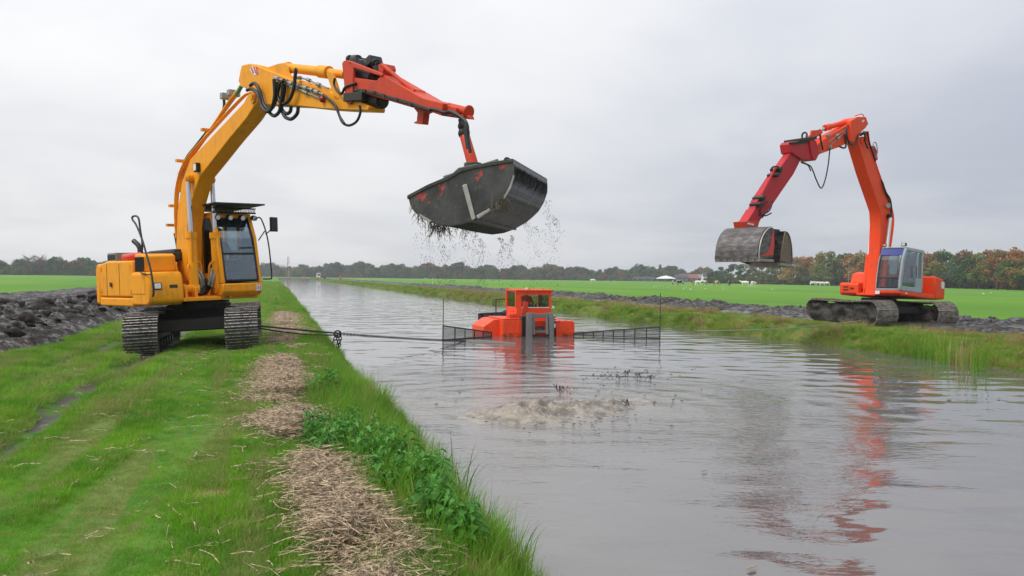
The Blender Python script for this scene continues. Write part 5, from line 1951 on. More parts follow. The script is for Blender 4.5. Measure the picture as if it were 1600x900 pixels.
for x in (cx0 + 0.01, cx1 - 0.03):
    b = MB(); b.slab([(x, cy0 + 0.15, 1.11), (x, cy1 - 0.12, 1.11), (x, cy1 - 0.12, cz1 - 0.05), (x, cy0 + 0.15, cz1 - 0.05)], (0.012, 0, 0))
    b.build('window', GLASS2, cabb, smooth=0)
b = MB()
b.bx(cx0 + 0.2, cx1 - 0.08, cy0 + 0.0, cy0 + 0.03, 1.085, 1.115)
b.build('window_sill', WHITE, cabb)
b = MB()
b.bx(0.0, 0.45, 0.7, 1.1, 1.0, 1.2)
b.bx(0.52, 0.60, 0.5, 0.62, 1.1, 1.70)
b.bx(0.55, 0.75, 0.5, 0.8, 1.1, 1.26, 0)
b.build('cab_interior', INTER, cabb, bevel=0.015)
b = MB()
b.box((0.98, 0.3, 1.10), (0.1, 0.06, 0.10)); b.box((0.97, 0.2, 0.78), (0.08, 0.05, 0.08))
b.build('work_light', LAMP, boat, bevel=0.01)
b = MB()
for x in (-1.0, -0.75, -0.5, 1.15, 1.4, 1.65):
    b.box((x, -0.006 if x < 0 else 0.044, 0.36), (0.03, 0.02, 0.5))
b.build('stiffener', BOATR, boat)
b = MB()
rd_ = random.Random(2)
for k in range(26):
    x = rd_.choice([rd_.uniform(-1.1, -0.4), rd_.uniform(1.05, 1.75), rd_.uniform(-0.3, 0.9)])
    weed(b, Vector((x, -0.03, rd_.uniform(0.0, 0.12))), 3, 0.12, 0.03, 0.008)
tag(b.build('caught_weed', plain('boat_weed', (0.05, 0.05, 0.02), 0.7), boat, smooth=0), kind='stuff')
# mesh wings opening towards the lens


def wing(a, bnd, h0, h1, npost, name='mesh_wing'):
    a = Vector(a); c = Vector(bnd)
    b = MB()
    b.tube([a + Vector((0, 0, h0)), c + Vector((0, 0, h1))], 0.025, 6)
    b.tube([a, c], 0.02, 6)
    for k in range(npost):
        f = (k / (npost - 1)) ** 0.9
        q = a + (c - a) * f
        hh = h0 + (h1 - h0) * f
        b.bx(q.x - 0.018, q.x + 0.018, q.y - 0.018, q.y + 0.018, q.z - 0.12, q.z + hh)
    wg = b.build(name, GREASE, boat, world=MBt)
    b = MB()
    n = int((c - a).length / 0.032)
    for k in range(n):
        f = k / n
        q = a + (c - a) * f
        hh = h0 + (h1 - h0) * f
        b.tube([q - Vector((0, 0, 0.1)), q + Vector((0, 0, hh))], 0.006, 3, 0, False)
    for k in range(13):
        f = k / 13
        b.tube([a + Vector((0, 0, h0 * f)), c + Vector((0, 0, h1 * f))], 0.005, 3, 0, False)
    b.build('wire_mesh', plain('mesh_wire', (0.10, 0.10, 0.11), 0.5), wg, world=MBt, smooth=0)


wing(P(692, 531, 28.2), P(768, 526, 30.0), 0.50, 0.16, 6)
wing(P(1031, 528, 30.2), P(897, 523.5, 30.9), 0.42, 0.08, 9)
b = MB()
for (px, y0, y1, Y) in ((692, 467, 533, 28.2), (1031, 458, 531, 30.2)):
    b = MB()
    b.tube([P(px, y1, Y), P(px + 1, y0, Y)], 0.014, 6)
    b.build('marker_pole', GREASE, boat, world=MBt)
b = MB()
tp = [P(748, 491, 33.5), P(786, 489, 34.5)]
b.slab([tp[0], tp[0] + Vector((0.35, 1.2, 0)), tp[1] + Vector((0.35, 1.2, 0)), tp[1]], (0, 0, -0.3))
bk = b.build('weed_basket', plain('basket', (0.09, 0.11, 0.13), 0.5), boat, world=MBt, bevel=0.01)
b = MB()
for t_ in (0.0, 0.15, 0.55, 1.0):
    q = along(tp[0], tp[1], t_) + Vector((0, -0.03, 0.03))
    b.tube([q, q - Vector((0, 0, 0.36))], 0.03, 6)
b.tube([tp[0] + Vector((0, -0.03, 0.02)), tp[1] + Vector((0, -0.03, 0.02))], 0.03, 6)
b.build('basket_rail', GREASE, bk, world=MBt)
b = MB()
b.tube([P(775, 494, 33.5), P(775, 468, 33.5), P(797, 467, 33.5)], 0.03, 6)
b.ball(P(790, 489, 33.3), 0.14, 8, 6)
b.build('crane_post', GREASE, boat, world=MBt)
b = MB()
b.tube([P(724, 533.5, 27.9), P(760, 535.5, 27.3), P(806, 537.5, 26.9)], [0.03, 0.09, 0.04], 8)
b.build('tow_bar', plain('bar_grey', (0.13, 0.125, 0.12), 0.5), boat, world=MBt)


# ======================================================== people
def skinned(name, joints, edges, root, mats_fn, levels=2):
    """one continuous body: a skeleton of joints with radii, skinned and smoothed"""
    keys = [root] + [k for k in joints if k != root]
    idx = {k: i for i, k in enumerate(keys)}
    me = bpy.data.meshes.new(name)
    me.from_pydata([joints[k][0] for k in keys], [(idx[a], idx[c]) for a, c in edges], [])
    o = bpy.data.objects.new(name, me); COL.objects.link(o)
    sk = o.modifiers.new('skin', 'SKIN')
    for k in keys:
        sv = me.skin_vertices[0].data[idx[k]]
        r = joints[k][1]
        sv.radius = r if isinstance(r, tuple) else (r, r)
        sv.use_root = (k == root)
    sb = o.modifiers.new('sub', 'SUBSURF'); sb.levels = levels; sb.render_levels = levels
    dg = bpy.context.evaluated_depsgraph_get()
    m2 = bpy.data.meshes.new_from_object(o.evaluated_get(dg))
    bpy.data.objects.remove(o); bpy.data.meshes.remove(me)
    m2.name = name
    m2.materials.clear()
    mats, fn = mats_fn
    for q in mats: m2.materials.append(q)
    for p in m2.polygons:
        p.material_index = fn(p.center); p.use_smooth = True
    return m2


SKIN = plain('skin', (0.50, 0.28, 0.19), 0.5, var=0.08)
TROUS = plain('work_trousers', (0.03, 0.035, 0.05), 0.8)


def person(name, label, M, jacket, seated, hair=(0.25, 0.22, 0.2), group=None):
    """x forward, y left; the seated figure has its seat at z = 0.45"""
    hz = 0.52 if seated else 0.92
    J = {}; E = []
    J['pelvis'] = ((0, 0, hz), (0.15, 0.12))
    J['belly'] = ((0.02 if seated else 0, 0, hz + 0.20), (0.14, 0.11))
    J['chest'] = ((0.0, 0, hz + 0.40), (0.165, 0.115))
    J['neck'] = ((0.02, 0, hz + 0.57), 0.055)
    J['jaw'] = ((0.045, 0, hz + 0.65), (0.062, 0.075))
    J['face'] = ((0.04, 0, hz + 0.72), (0.075, 0.092))
    J['skull'] = ((0.025, 0, hz + 0.79), (0.066, 0.08))
    E += [('pelvis', 'belly'), ('belly', 'chest'), ('chest', 'neck'), ('neck', 'jaw'), ('jaw', 'face'), ('face', 'skull')]
    for s, sd_ in ((1, 'l'), (-1, 'r')):
        J['shoulder' + sd_] = ((-0.01, 0.19 * s, hz + 0.47), 0.072)
        if seated:
            J['elbow' + sd_] = ((0.10, 0.26 * s, hz + 0.20), 0.05)
            J['wrist' + sd_] = ((0.34, 0.20 * s, hz + 0.22), 0.034)
            hd = Vector((1, -0.15 * s, 0.0)).normalized()
        else:
            J['elbow' + sd_] = ((-0.02, 0.25 * s, hz + 0.18), 0.05)
            J['wrist' + sd_] = ((0.06, 0.25 * s, hz - 0.07), 0.034)
            hd = Vector((0.15, 0, -1)).normalized()
        E += [('chest', 'shoulder' + sd_), ('shoulder' + sd_, 'elbow' + sd_), ('elbow' + sd_, 'wrist' + sd_)]
        w0 = Vector(J['wrist' + sd_][0])
        J['palm' + sd_] = (tuple(w0 + hd * 0.075), (0.036, 0.022)); E.append(('wrist' + sd_, 'palm' + sd_))
        side = Vector((0, 1, 0)) if seated else Vector((1, 0, 0))
        bend = Vector((0, 0, -1)) if seated else Vector((0, -s, 0))
        for f in range(4):
            b0 = w0 + hd * 0.105 + side * (f - 1.5) * 0.021
            L = (0.062, 0.075, 0.07, 0.055)[f]
            J[f'f{f}a{sd_}'] = (tuple(b0), 0.0095)
            J[f'f{f}b{sd_}'] = (tuple(b0 + hd * L * 0.55 + bend * 0.012), 0.009)
            J[f'f{f}c{sd_}'] = (tuple(b0 + hd * L * 0.75 + bend * 0.04), 0.0075)
            E += [('palm' + sd_, f'f{f}a{sd_}'), (f'f{f}a{sd_}', f'f{f}b{sd_}'), (f'f{f}b{sd_}', f'f{f}c{sd_}')]
        t0_ = w0 + hd * 0.05 + side * (-s if seated else 1) * 0.038
        J['ta' + sd_] = (tuple(t0_), 0.011); J['tb' + sd_] = (tuple(t0_ + hd * 0.045 + side * (-s if seated else 1) * 0.012 + bend * 0.015), 0.0085)
        E += [('palm' + sd_, 'ta' + sd_), ('ta' + sd_, 'tb' + sd_)]
        J['hip' + sd_] = ((0.02, 0.095 * s, hz - 0.04), 0.10)
        if seated:
            J['knee' + sd_] = ((0.45, 0.13 * s, hz - 0.02), 0.065)
            J['ankle' + sd_] = ((0.50, 0.13 * s, 0.09), 0.045)
            J['toe' + sd_] = ((0.66, 0.14 * s, 0.045), 0.042)
        else:
            J['knee' + sd_] = ((0.02, 0.11 * s, 0.49), 0.064)
            J['ankle' + sd_] = ((0.0, 0.12 * s, 0.09), 0.045)
            J['toe' + sd_] = ((0.15, 0.14 * s, 0.045), 0.042)
        E += [('pelvis', 'hip' + sd_), ('hip' + sd_, 'knee' + sd_), ('knee' + sd_, 'ankle' + sd_), ('ankle' + sd_, 'toe' + sd_)]

    wl, wr = Vector(J['wristl'][0]), Vector(J['wristr'][0])

    def region(c):
        if c.z > hz + 0.56: return 0
        for wv in (wl, wr):
            if (c - wv).length < 0.20 and ((seated and c.x > wv.x + 0.01) or (not seated and c.z < wv.z - 0.01)):
                return 0
        if c.z > hz + 0.03 and not (seated and c.x > 0.2 and abs(c.y) < 0.05): return 1
        if c.z < 0.13: return 3
        return 2
    me = skinned(name, J, E, 'pelvis', ([SKIN, jacket, TROUS, BLACK], region), 2)
    o = link_mesh(name, me)
    o.matrix_world = M
    tag(o, label, 'person', group)
    b = MB()                                   # hair, ears, nose, eyes and mouth
    b.ball((0.015, 0, hz + 0.80), 0.098, 12, 8, 0, (0.95, 0.85, 0.85))
    b.ball((-0.02, 0, hz + 0.74), 0.09, 12, 8, 0, (0.8, 0.85, 1.0))
    b.build('hair', plain('hair_' + str(int(hair[0] * 100)), hair, 0.7), o, smooth=60)
    b = MB()
    for s in (1, -1):
        b.ball((0.02, 0.079 * s, hz + 0.72), 0.024, 8, 6, 0, (0.6, 0.4, 1.2))
    b.ball((0.125, 0, hz + 0.705), 0.019, 8, 6, 0, (1, 0.7, 1.2))
    b.build('nose_and_ears', SKIN, o, smooth=60)
    b = MB()
    for s in (1, -1):
        b.ball((0.108, 0.032 * s, hz + 0.735), 0.011, 6, 5)
    b.box((0.104, 0, hz + 0.665), (0.01, 0.04, 0.007))
    b.build('eyes_and_mouth', plain('eye_dark', (0.06, 0.03, 0.03), 0.4), o, smooth=60)
    return o


REDJ = plain('red_jacket', (0.62, 0.03, 0.02), 0.75, bump=0.004)
DARKJ = plain('dark_jacket', (0.04, 0.05, 0.075), 0.8, bump=0.004)
HIVIS = plain('orange_hivis', (0.85, 0.10, 0.02), 0.7)
person('person', 'operator in dark jacket seated in the yellow excavator cab', MY @ Matrix.Translation((0.42, 0.72, 1.33)), DARKJ, True)
person('person', 'operator in red jacket seated in the grey cab of the orange excavator', MR @ Matrix.Translation((0.18, 0.78, 1.22)), REDJ, True, (0.06, 0.04, 0.03))
person('person', 'helmsman in red jacket sitting in the red boat cab', MBt @ Matrix.Translation((0.12, 1.05, 0.45)) @ Matrix.Rotation(-PI / 2, 4, 'Z'), REDJ, True, (0.45, 0.44, 0.42))
pp = P(532, 437, 262); pz = float(ground_z(*xy2uv(pp.x, pp.y)))
person('person', 'distant worker in orange high visibility clothing standing on the far bank', Matrix.Translation((pp.x, pp.y, pz)) @ Matrix.Rotation(-PI / 2, 4, 'Z') @ Matrix.Diagonal((1.15, 1.3, 1.05, 1)), HIVIS, False)

# ======================================================== chain, ropes, small items by the water
cs = P(402, 509, 18.1); ce = P(726, 533.2, 27.85)


def chain(name, label, path, link, wire, m, cat, group=None):
    pts = [Vector(q) for q in path]
    L = sum((pts[i + 1] - pts[i]).length for i in range(len(pts) - 1))
    n = max(2, int(L / (link * 0.72)))
    b = MB()
    seg_l = [0]
    for i in range(len(pts) - 1): seg_l.append(seg_l[-1] + (pts[i + 1] - pts[i]).length)
    for k in range(n):
        s = L * (k + 0.5) / n
        i = max(j for j in range(len(seg_l) - 1) if seg_l[j] <= s)
        f = (s - seg_l[i]) / (seg_l[i + 1] - seg_l[i])
        c = along(pts[i], pts[i + 1], f)
        t = (pts[i + 1] - pts[i]).normalized()
        a = t.cross(Vector((0, 0, 1)) if abs(t.z) < 0.9 else Vector((1, 0, 0))).normalized()
        if k % 2: a = t.cross(a).normalized()
        ring = []
        for q in range(9):
            an = 2 * PI * q / 8
            ring.append(c + t * (link / 2) * math.cos(an) + a * (link * 0.30) * math.sin(an))
        b.tube(ring, wire, 5, 0, False)
    return b.build(name, m, smooth=60)


sag = [along(cs, ce, k / 24) + Vector((0, 0, -0.05 * math.sin(PI * k / 24))) for k in range(25)]
hk = P(512, 519, 20.9)
i0 = min(range(25), key=lambda k: (sag[k] - hk).length)
ch = thing('tow_chain', 'dark tow chain stretched from the yellow excavator track over the water', 'chain', Matrix.Translation(sag[i0]))
TI = Matrix.Translation(sag[i0])
IRON = plain('chain_iron', (0.022, 0.02, 0.02), 0.5, 0.4, 0.5, 0.4)


def under(o, parent, M):
    o.parent = parent; o.matrix_parent_inverse = M.inverted(); return o


tag(under(chain('chain_links', None, sag[i0:], 0.11, 0.011, IRON, None), ch, TI), kind='stuff')
b = MB()
b.tube(sag[:i0 + 1], 0.024, 6); b.tube([q + Vector((0, 0.02, -0.05 - 0.05 * math.sin(PI * k / i0))) for k, q in enumerate(sag[:i0 + 1])], 0.018, 6)
under(b.build('steel_cable', IRON, smooth=60), ch, TI)
b = MB()
hp = sag[i0]
b.tube([hp + Vector((0.09 * math.cos(q / 10 * 2 * PI), 0, 0.09 * math.sin(q / 10 * 2 * PI) - 0.02)) for q in range(11)], 0.022, 6)
b.tube([sag[-1] - Vector((0.14, 0, 0)), sag[-1] + Vector((0.05, 0, 0.0))], [0.04, 0.07], 8)
under(b.build('shackle', IRON, smooth=60), ch, TI)
for dx_, L_, sw in ((-0.10, 0.36, 0.05), (0.0, 0.56, 0.0), (0.04, 0.62, 0.03)):
    pth = [hp + Vector((dx_ + sw * math.sin(k), 0.02 * dx_, -L_ * k / 6)) for k in range(7)]
    tag(under(chain('hanging_chain', None, pth, 0.12, 0.014, IRON, None), ch, TI), kind='stuff')
b = MB()
r0_, r1_ = P(1090, 517, 25.5), P(1345, 501, 30.7)
b.tube([along(r0_, r1_, k / 10) + Vector((0, 0, -0.10 * math.sin(PI * k / 10))) for k in range(11)], 0.014, 5)
tag(b.build('steel_rope', plain('rope_grey', (0.30, 0.31, 0.30), 0.5), smooth=60), 'thin grey rope running from the orange excavator down to the water', 'rope')
# punt moored beyond the yellow cab
pm = PZ(424, 503, WATER_Z)
Mp = Matrix.Translation((pm.x + 0.1, pm.y, WATER_Z)) @ Matrix.Rotation(R(106.5), 4, 'Z')
punt = thing('punt', 'grey green flat punt moored at the bank behind the yellow cab', 'boat', Mp)
b = MB()
b.prism([(-1.6, 0.30), (-1.35, -0.1), (1.6, -0.1), (1.9, 0.34), (1.9, 0.42), (-1.6, 0.40)], -0.55, 0.75)
b.build('hull', plain('punt_green', (0.10, 0.125, 0.105), 0.5), punt, bevel=0.03)
b = MB()
b.bx(-1.45, 1.75, -0.60, -0.5, 0.40, 0.46); b.bx(-1.45, 1.75, 0.7, 0.8, 0.40, 0.46)
b.build('gunwale', plain('punt_rail', (0.2, 0.21, 0.2), 0.5), punt, bevel=0.01)
b = MB()
mp_ = PZ(431.5, 487, WATER_Z)
b.tube([Vector((mp_.x, mp_.y, WATER_Z - 0.4)), Vector((mp_.x, mp_.y, WATER_Z)) + (P(432, 464, mp_.y) - P(432, 487, mp_.y))], 0.025, 6)
tag(b.build('mooring_stake', plain('old_wood', (0.11, 0.10, 0.09), 0.8)), 'thin wooden mooring stake in the water beside the punt', 'stake')

# ======================================================== fallen straw, nettles, irises
def straw_pile():
    V = []; F = []
    r = np.random.default_rng(44)
    N = 34000
    v = 1.8 + 32 * r.uniform(0, 1, N) ** 1.5
    c_ = 0.52 - 0.30 * sstep(v, 6, 10) + 0.18 * sstep(v, 16, 24) + 0.25 * (fbm(v * 0.35, v * 0, 91, 2) - 0.5)
    u = c_ + r.normal(0, 1, N) * (0.17 + 0.10 * sstep(v, 7, 11))
    heap = fbm(u * 1.1, v * 0.8, 92, 3)
    dens = sstep(heap, 0.47, 0.58)
    keep = (r.uniform(0, 1, N) < (0.025 + 0.975 * dens)) & (u > -0.8) & (u < 1.05) & (v < 34)
    u, v, heap, dens = u[keep], v[keep], heap[keep], dens[keep]
    x, y = uv2xy(u, v)
    top = (0.13 + 0.07 * sstep(v, 8, 5)) * dens * np.exp(-((u - 0.35) / 0.42) ** 2)
    z = ground_z(u, v) + r.uniform(0, 1, len(u)) ** 0.7 * (0.05 + top)
    ang0 = 1.0 + 1.5 * (fbm(u * 1.2, v * 0.9, 93, 2) - 0.5) * 3
    for i in range(len(u)):
        L = r.uniform(0.08, 0.42) * (1 + 0.012 * v[i]); a = ang0[i] + r.normal(0, 0.95)
        wd = r.uniform(0.0011, 0.0030) * (1 + 0.03 * v[i])
        dx_, dy_ = math.cos(a), math.sin(a)
        bend = r.normal(0, 0.35); tz = r.normal(0.02, 0.16)
        o = len(V)
        px_, py_, pz_ = x[i] - dx_ * L / 2, y[i] - dy_ * L / 2, z[i] - tz * L / 2
        for k in range(4):
            aa = a + bend * (k - 1.5) * 0.5
            nx_, ny_ = -math.sin(aa) * wd, math.cos(aa) * wd
            V += [(px_ - nx_, py_ - ny_, pz_), (px_, py_, pz_ + wd * 1.6), (px_ + nx_, py_ + ny_, pz_)]
            px_ += math.cos(aa) * L / 3; py_ += math.sin(aa) * L / 3; pz_ += tz * L / 3 - 0.012 * (k - 1)
        for k in range(3):
            q = o + 3 * k
            F += [(q, q + 1, q + 4, q + 3), (q + 1, q + 2, q + 5, q + 4)]
    for i in range(700):
        uu = r.uniform(-5, 0.2); vv = 3 + 17 * r.uniform() ** 1.4
        xx, yy = uv2xy(uu, vv); zz = float(ground_z(uu, vv)) + 0.035
        L = r.uniform(0.05, 0.28); a = r.uniform(0, 6.28); wd = r.uniform(0.002, 0.005)
        o = len(V); ca, sa = math.cos(a), math.sin(a)
        for k in range(4):
            f = (k - 1.5) / 3; px_, py_, pz_ = xx + ca * L * f, yy + sa * L * f, zz + 0.01 * k * r.uniform(-1, 1)
            V += [(px_ + sa * wd, py_ - ca * wd, pz_), (px_, py_, pz_ + wd), (px_ - sa * wd, py_ + ca * wd, pz_)]
        for k in range(3):
            q = o + 3 * k
            F += [(q, q + 1, q + 4, q + 3), (q + 1, q + 2, q + 5, q + 4)]
    return V, F


tag(link_mesh('straw', raw_mesh('straw', *straw_pile(), STRAWM, True)), 'dry cut reed straw strewn in heaps along the bank edge', 'straw', kind='stuff')
NET = leafmat('nettle_leaf', (0.038, 0.18, 0.024), (0.13, 0.36, 0.055), (0.21, 0.42, 0.09), 6.0, 0.25, 0.5)
IRIS = leafmat('iris_leaf', (0.035, 0.14, 0.02), (0.09, 0.25, 0.035), (0.16, 0.26, 0.05), 3.0, 0.3, 0.4)


def nettle_meshes(seed):
    r = np.random.default_rng(seed)
    sV = MB(); V = []; F = []
    for sidx in range(7):
        a = r.uniform(0, 2 * PI); rad = 0.16 * math.sqrt(r.uniform())
        b0 = Vector((rad * math.cos(a), rad * math.sin(a), 0)); h = r.uniform(0.22, 0.46)
        ln = Vector((r.normal(0, 0.14), r.normal(0, 0.14), 1)).normalized()
        sV.tube([b0, b0 + ln * h], [0.004, 0.002], 4)
        nn = int(h / 0.045)
        for k in range(nn):
            p = b0 + ln * (h * (0.2 + 0.8 * k / nn))
            for side in (0, 1):
                an = k * 1.57 + side * PI + r.normal(0, 0.25)
                L = 0.115 * (1 - 0.55 * (k / nn) ** 2) * r.uniform(0.7, 1.2); wd = L * 0.34
                d_ = Vector((math.cos(an), math.sin(an), r.uniform(-0.35, 0.25)))
                s_ = Vector((-math.sin(an), math.cos(an), r.normal(0, 0.2)))
                o = len(V)
                V += [tuple(p), tuple(p + d_ * L * 0.3 + s_ * wd + Vector((0, 0, 0.012))), tuple(p + d_ * L * 0.38 - Vector((0, 0, 0.006))), tuple(p + d_ * L * 0.3 - s_ * wd + Vector((0, 0, 0.012))),
                      tuple(p + d_ * L * 0.72 + s_ * wd * 0.55 - Vector((0, 0, 0.008))), tuple(p + d_ * L * 0.72 - s_ * wd * 0.55 - Vector((0, 0, 0.008))), tuple(p + d_ * L - Vector((0, 0, 0.04)))]
                F += [(o, o + 1, o + 2, o), (o, o + 2, o + 3, o), (o + 2, o + 1, o + 4, o + 6), (o + 2, o + 6, o + 5, o + 3)]
    lm = bpy.data.meshes.new('nettle_leaves')
    lm.from_pydata(V, [], [tuple(dict.fromkeys(f)) for f in F]); lm.materials.append(NET)
    so_ = sV.build('stem', NET); sm = so_.data; bpy.data.objects.remove(so_)
    return lm, sm


nm_ = [nettle_meshes(500 + i) for i in range(4)]
net_spots = [(498, 690), (520, 682), (546, 672), (512, 716), (548, 700), (575, 690), (600, 700), (585, 722), (610, 735), (632, 728), (598, 760), (625, 765), (655, 752), (640, 790), (668, 780), (690, 772), (660, 812), (690, 812), (520, 700), (565, 712), (640, 745), (672, 800), (585, 742), (612, 785), (645, 772), (700, 795), (680, 835), (655, 838), (570, 735), (535, 690), (512, 610), (700, 852), (728, 860)]
rd = random.Random(12)
for i, (px, py) in enumerate(net_spots):
    q = PZ(px, py + 22, -0.10)
    u_, v_ = xy2uv(q.x, q.y)
    zz = float(ground_z(u_, v_))
    t_ = thing('nettle_plant', 'leafy green nettle plant among the bank grass between straw and water', 'nettle', Matrix.Translation((q.x, q.y, zz - 0.02)) @ Matrix.Rotation(rd.uniform(0, 6.28), 4, 'Z') @ Matrix.Scale(rd.uniform(0.55, 1.1), 4), 'nettles on the left bank')
    lm, sm = nm_[i % 4]
    link_mesh('leaves', lm, t_); link_mesh('stem', sm, t_)


def iris_mesh(n, h0, h1, seed, wd=0.018, lean=0.45):
    V, F = blades(n, 0.09, h0, h1, wd, lean, 6, 1.2, seed)
    return raw_mesh('iris_leaf', V, F, IRIS)


iris_lab = {3: 'narrow upright blades at the water edge farthest up the left bank', 4: 'second clump of narrow blades down the left water edge', 5: 'iris blades rising beside the nettle patch just beyond the arching leaves', 0: 'tall arching iris leaves overhanging the water beyond the nettle patch', 1: 'dark upright reed blades standing at the water beyond the nettles', 2: 'clump of long iris blades at the water edge nearest the bottom of the picture'}
for i, (px, py, n, h0, h1, wd, ln) in enumerate(((708, 812, 22, 0.45, 0.85, 0.022, 0.55), (640, 722, 34, 0.3, 0.62, 0.012, 0.3), (796, 898, 26, 0.22, 0.46, 0.014, 0.5), (548, 622, 26, 0.3, 0.55, 0.012, 0.3), (588, 672, 24, 0.3, 0.6, 0.013, 0.35), (672, 765, 22, 0.3, 0.6, 0.016, 0.45))):
    q = PZ(px, py, WATER_Z)
    t_ = thing('iris_clump', iris_lab[i], 'iris', Matrix.Translation((q.x, q.y, WATER_Z)))
    V, F = blades(n, 0.14, h0, h1, wd, ln, 6, 1.3, 700 + i)
    ms = []
    for k in range(n):
        vv = np.array(V[k * 14:(k + 1) * 14]); ff = [tuple(a_ - k * 14 for a_ in f) for f in F[k * 6:(k + 1) * 6]]
        link_mesh('leaf', raw_mesh('leaf', vv, ff, IRIS, True), t_)
# reeds and rank clumps standing along the right bank's foot
reed_lab = 'of five pale green reed clumps from the left, at the right bank foot'
for i, (px, py) in enumerate(((1395, 548), (1445, 556), (1475, 563), (1500, 566), (1522, 574))):
    q = PZ(px, py, WATER_Z + 0.1)
    t_ = thing('reed_clump', ('leftmost ', 'second ', 'middle ', 'fourth ', 'rightmost ')[i] + reed_lab, 'reed', Matrix.Translation((q.x, q.y, WATER_Z)), 'reeds at the right water edge')
    link_mesh('leaves', raw_mesh('leaves', *blades(46, 0.35, 0.5, 1.0, 0.024, 0.45, 5, 1.0, 740 + i), RANK, True), t_)
b = MB()
q0, q1 = PZ(729, 815, -0.42), PZ(782, 842, WATER_Z)
b.tube([q0 + Vector((0, 0, 0.05)), along(q0, q1, 0.5) + Vector((0, 0, 0.06)), q1], [0.008, 0.013, 0.004], 6)
tag(b.build('stick', plain('black_stick', (0.02, 0.017, 0.015), 0.6)), 'thin black stick poking from the bank grass over the water', 'stick')
b = MB()
fh = P(783, 826, 6.3)
b.tube([fh - Vector((0, 0, 0.28)), fh], 0.003, 4); b.ball(fh, 0.02, 8, 5, 1, (1, 1, 0.6))
for k in range(6):
    b.ball(fh + Vector((0.022 * math.cos(k), 0.022 * math.sin(k), 0.004)), 0.011, 6, 4, 1, (1, 1, .5))
tag(b.build('seed_head', [RANK, plain('seed_pale', (0.55, 0.48, 0.28), 0.7)]), 'small pale yellow seed head on a thin stem above the water', 'flower')
LEAF = plain('dead_leaf', (0.34, 0.22, 0.12), 0.6, var=0.35, scale=30)
for (px, py, L_, lab) in ((1174, 889, 0.048, 'curled brown leaf floating closest to the bottom edge of the picture'), (1100, 737, 0.042, 'small pale leaf floating on calm water left of the red reflection'), (1482, 623, 0.085, 'scrap of yellow leaves floating on the water near the right edge'), (1560, 622, 0.06, 'little tan leaf floating by the right edge of the picture')):
    q = PZ(px, py, WATER_Z + 0.012)
    b = MB()
    rr_ = Matrix.Rotation(0.4, 3, 'Z')
    pts = [Vector((-L_, 0, 0.0)), Vector((-L_ * .4, L_ * .35, .012)), Vector((L_ * .5, L_ * .3, .004)), Vector((L_, 0, .02)), Vector((L_ * .4, -L_ * .32, .012)), Vector((-L_ * .5, -L_ * .3, 0.016))]
    b.slab([q + rr_ @ p_ for p_ in pts], (0, 0, 0.004))
    b.slab([q + rr_ @ (p_ * 0.5 + Vector((L_ * .8, L_ * .2, 0.004))) for p_ in pts], (0, 0, 0.004))
    tag(b.build('floating_leaf', LEAF, smooth=0), lab, 'leaf')

# ======================================================== the splash and the falling mud
def _foam(t):
    p = t.pos()
    n = t.noise(p, 3.2, 5, 0.65)
    n2 = t.noise(p, 16, 4, 0.7)
    c = t.mix(t.ss(n, 0.38, 0.62), (0.13, 0.105, 0.08), (0.33, 0.285, 0.225))
    c = t.mix(t.m('MULTIPLY', t.ss(n2, 0.60, 0.70), 0.8), c, (0.045, 0.038, 0.03))
    c = t.mix(t.m('MULTIPLY', t.ss(n2, 0.44, 0.36), 0.6), c, (0.42, 0.385, 0.34))
    return t.bsdf(c, 0.22, 0, 0.5, t.bump(n2, 0.02, 0.8))


FOAM = mat('muddy_foam', _foam)
fc = PZ(872, 643, WATER_Z)
gx = np.linspace(-1, 1, 130); gy = np.linspace(-1, 1, 150)
GX, GY = np.meshgrid(gx, gy)
rot_ = R(30)
LX = GX * 2.0; LY = GY * 2.3
wx = fc.x + 0.15 + LX * 1.0 + 0.28 * LY; wy = fc.y + 0.55 + LY
rr = np.hypot(GX, GY)
nz_ = fbm(wx * 1.6, wy * 1.1, 801, 3)
body = np.exp(-((LX + 0.35 - 0.1 * LY) / 0.85) ** 2 - ((LY + 0.75) / 0.8) ** 2)
tail = 0.55 * np.exp(-((LX - 0.55 - 0.35 * (LY + 0.4)) / 0.55) ** 2 - ((LY - 0.1) / 1.25) ** 2)
m_ = (body + tail) * (0.45 + 0.9 * nz_) - 0.20 + 0.25 * (fbm(wx * 5, wy * 4, 803, 3) - 0.5)
hz_ = 0.17 * np.clip(m_, -0.3, 1) * (0.25 + 1.8 * fbm(wx * 9, wy * 7, 802, 3)) + 0.16 * body * np.clip(vnoise(wx * 13, wy * 9, 805) - 0.66, 0, 1)
wz = WATER_Z + np.where(m_ > -0.05, hz_ + 0.004, -0.05)
ver = np.stack([wx.ravel(), wy.ravel(), wz.ravel()], 1)
ii = np.arange(150 * 130).reshape(150, 130)
ff = np.stack([ii[:-1, :-1].ravel(), ii[:-1, 1:].ravel(), ii[1:, 1:].ravel(), ii[1:, :-1].ravel()], 1)
tag(link_mesh('splash', raw_mesh('splash', ver, ff, FOAM, True)), 'muddy brown splash boiling on the water under the grab', 'splash', kind='stuff')
DROP = plain('mud_drop', (0.035, 0.03, 0.024), 0.35, var=0.5)


def shards(n, fn, seed):
    V = []; F = []
    r = np.random.default_rng(seed)
    for i in range(n):
        c, L, wd, dv = fn(r)
        dv = dv.normalized(); a = dv.orthogonal().normalized(); e = dv.cross(a)
        o = len(V)
        V += [tuple(c - dv * L / 2), tuple(c + a * wd), tuple(c - a * wd * 0.5 + e * wd * 0.87), tuple(c - a * wd * 0.5 - e * wd * 0.87), tuple(c + dv * L / 2)]
        F += [(o, o + 1, o + 2), (o, o + 2, o + 3), (o, o + 3, o + 1), (o + 4, o + 2, o + 1), (o + 4, o + 3, o + 2), (o + 4, o + 1, o + 3)]
    return V, F


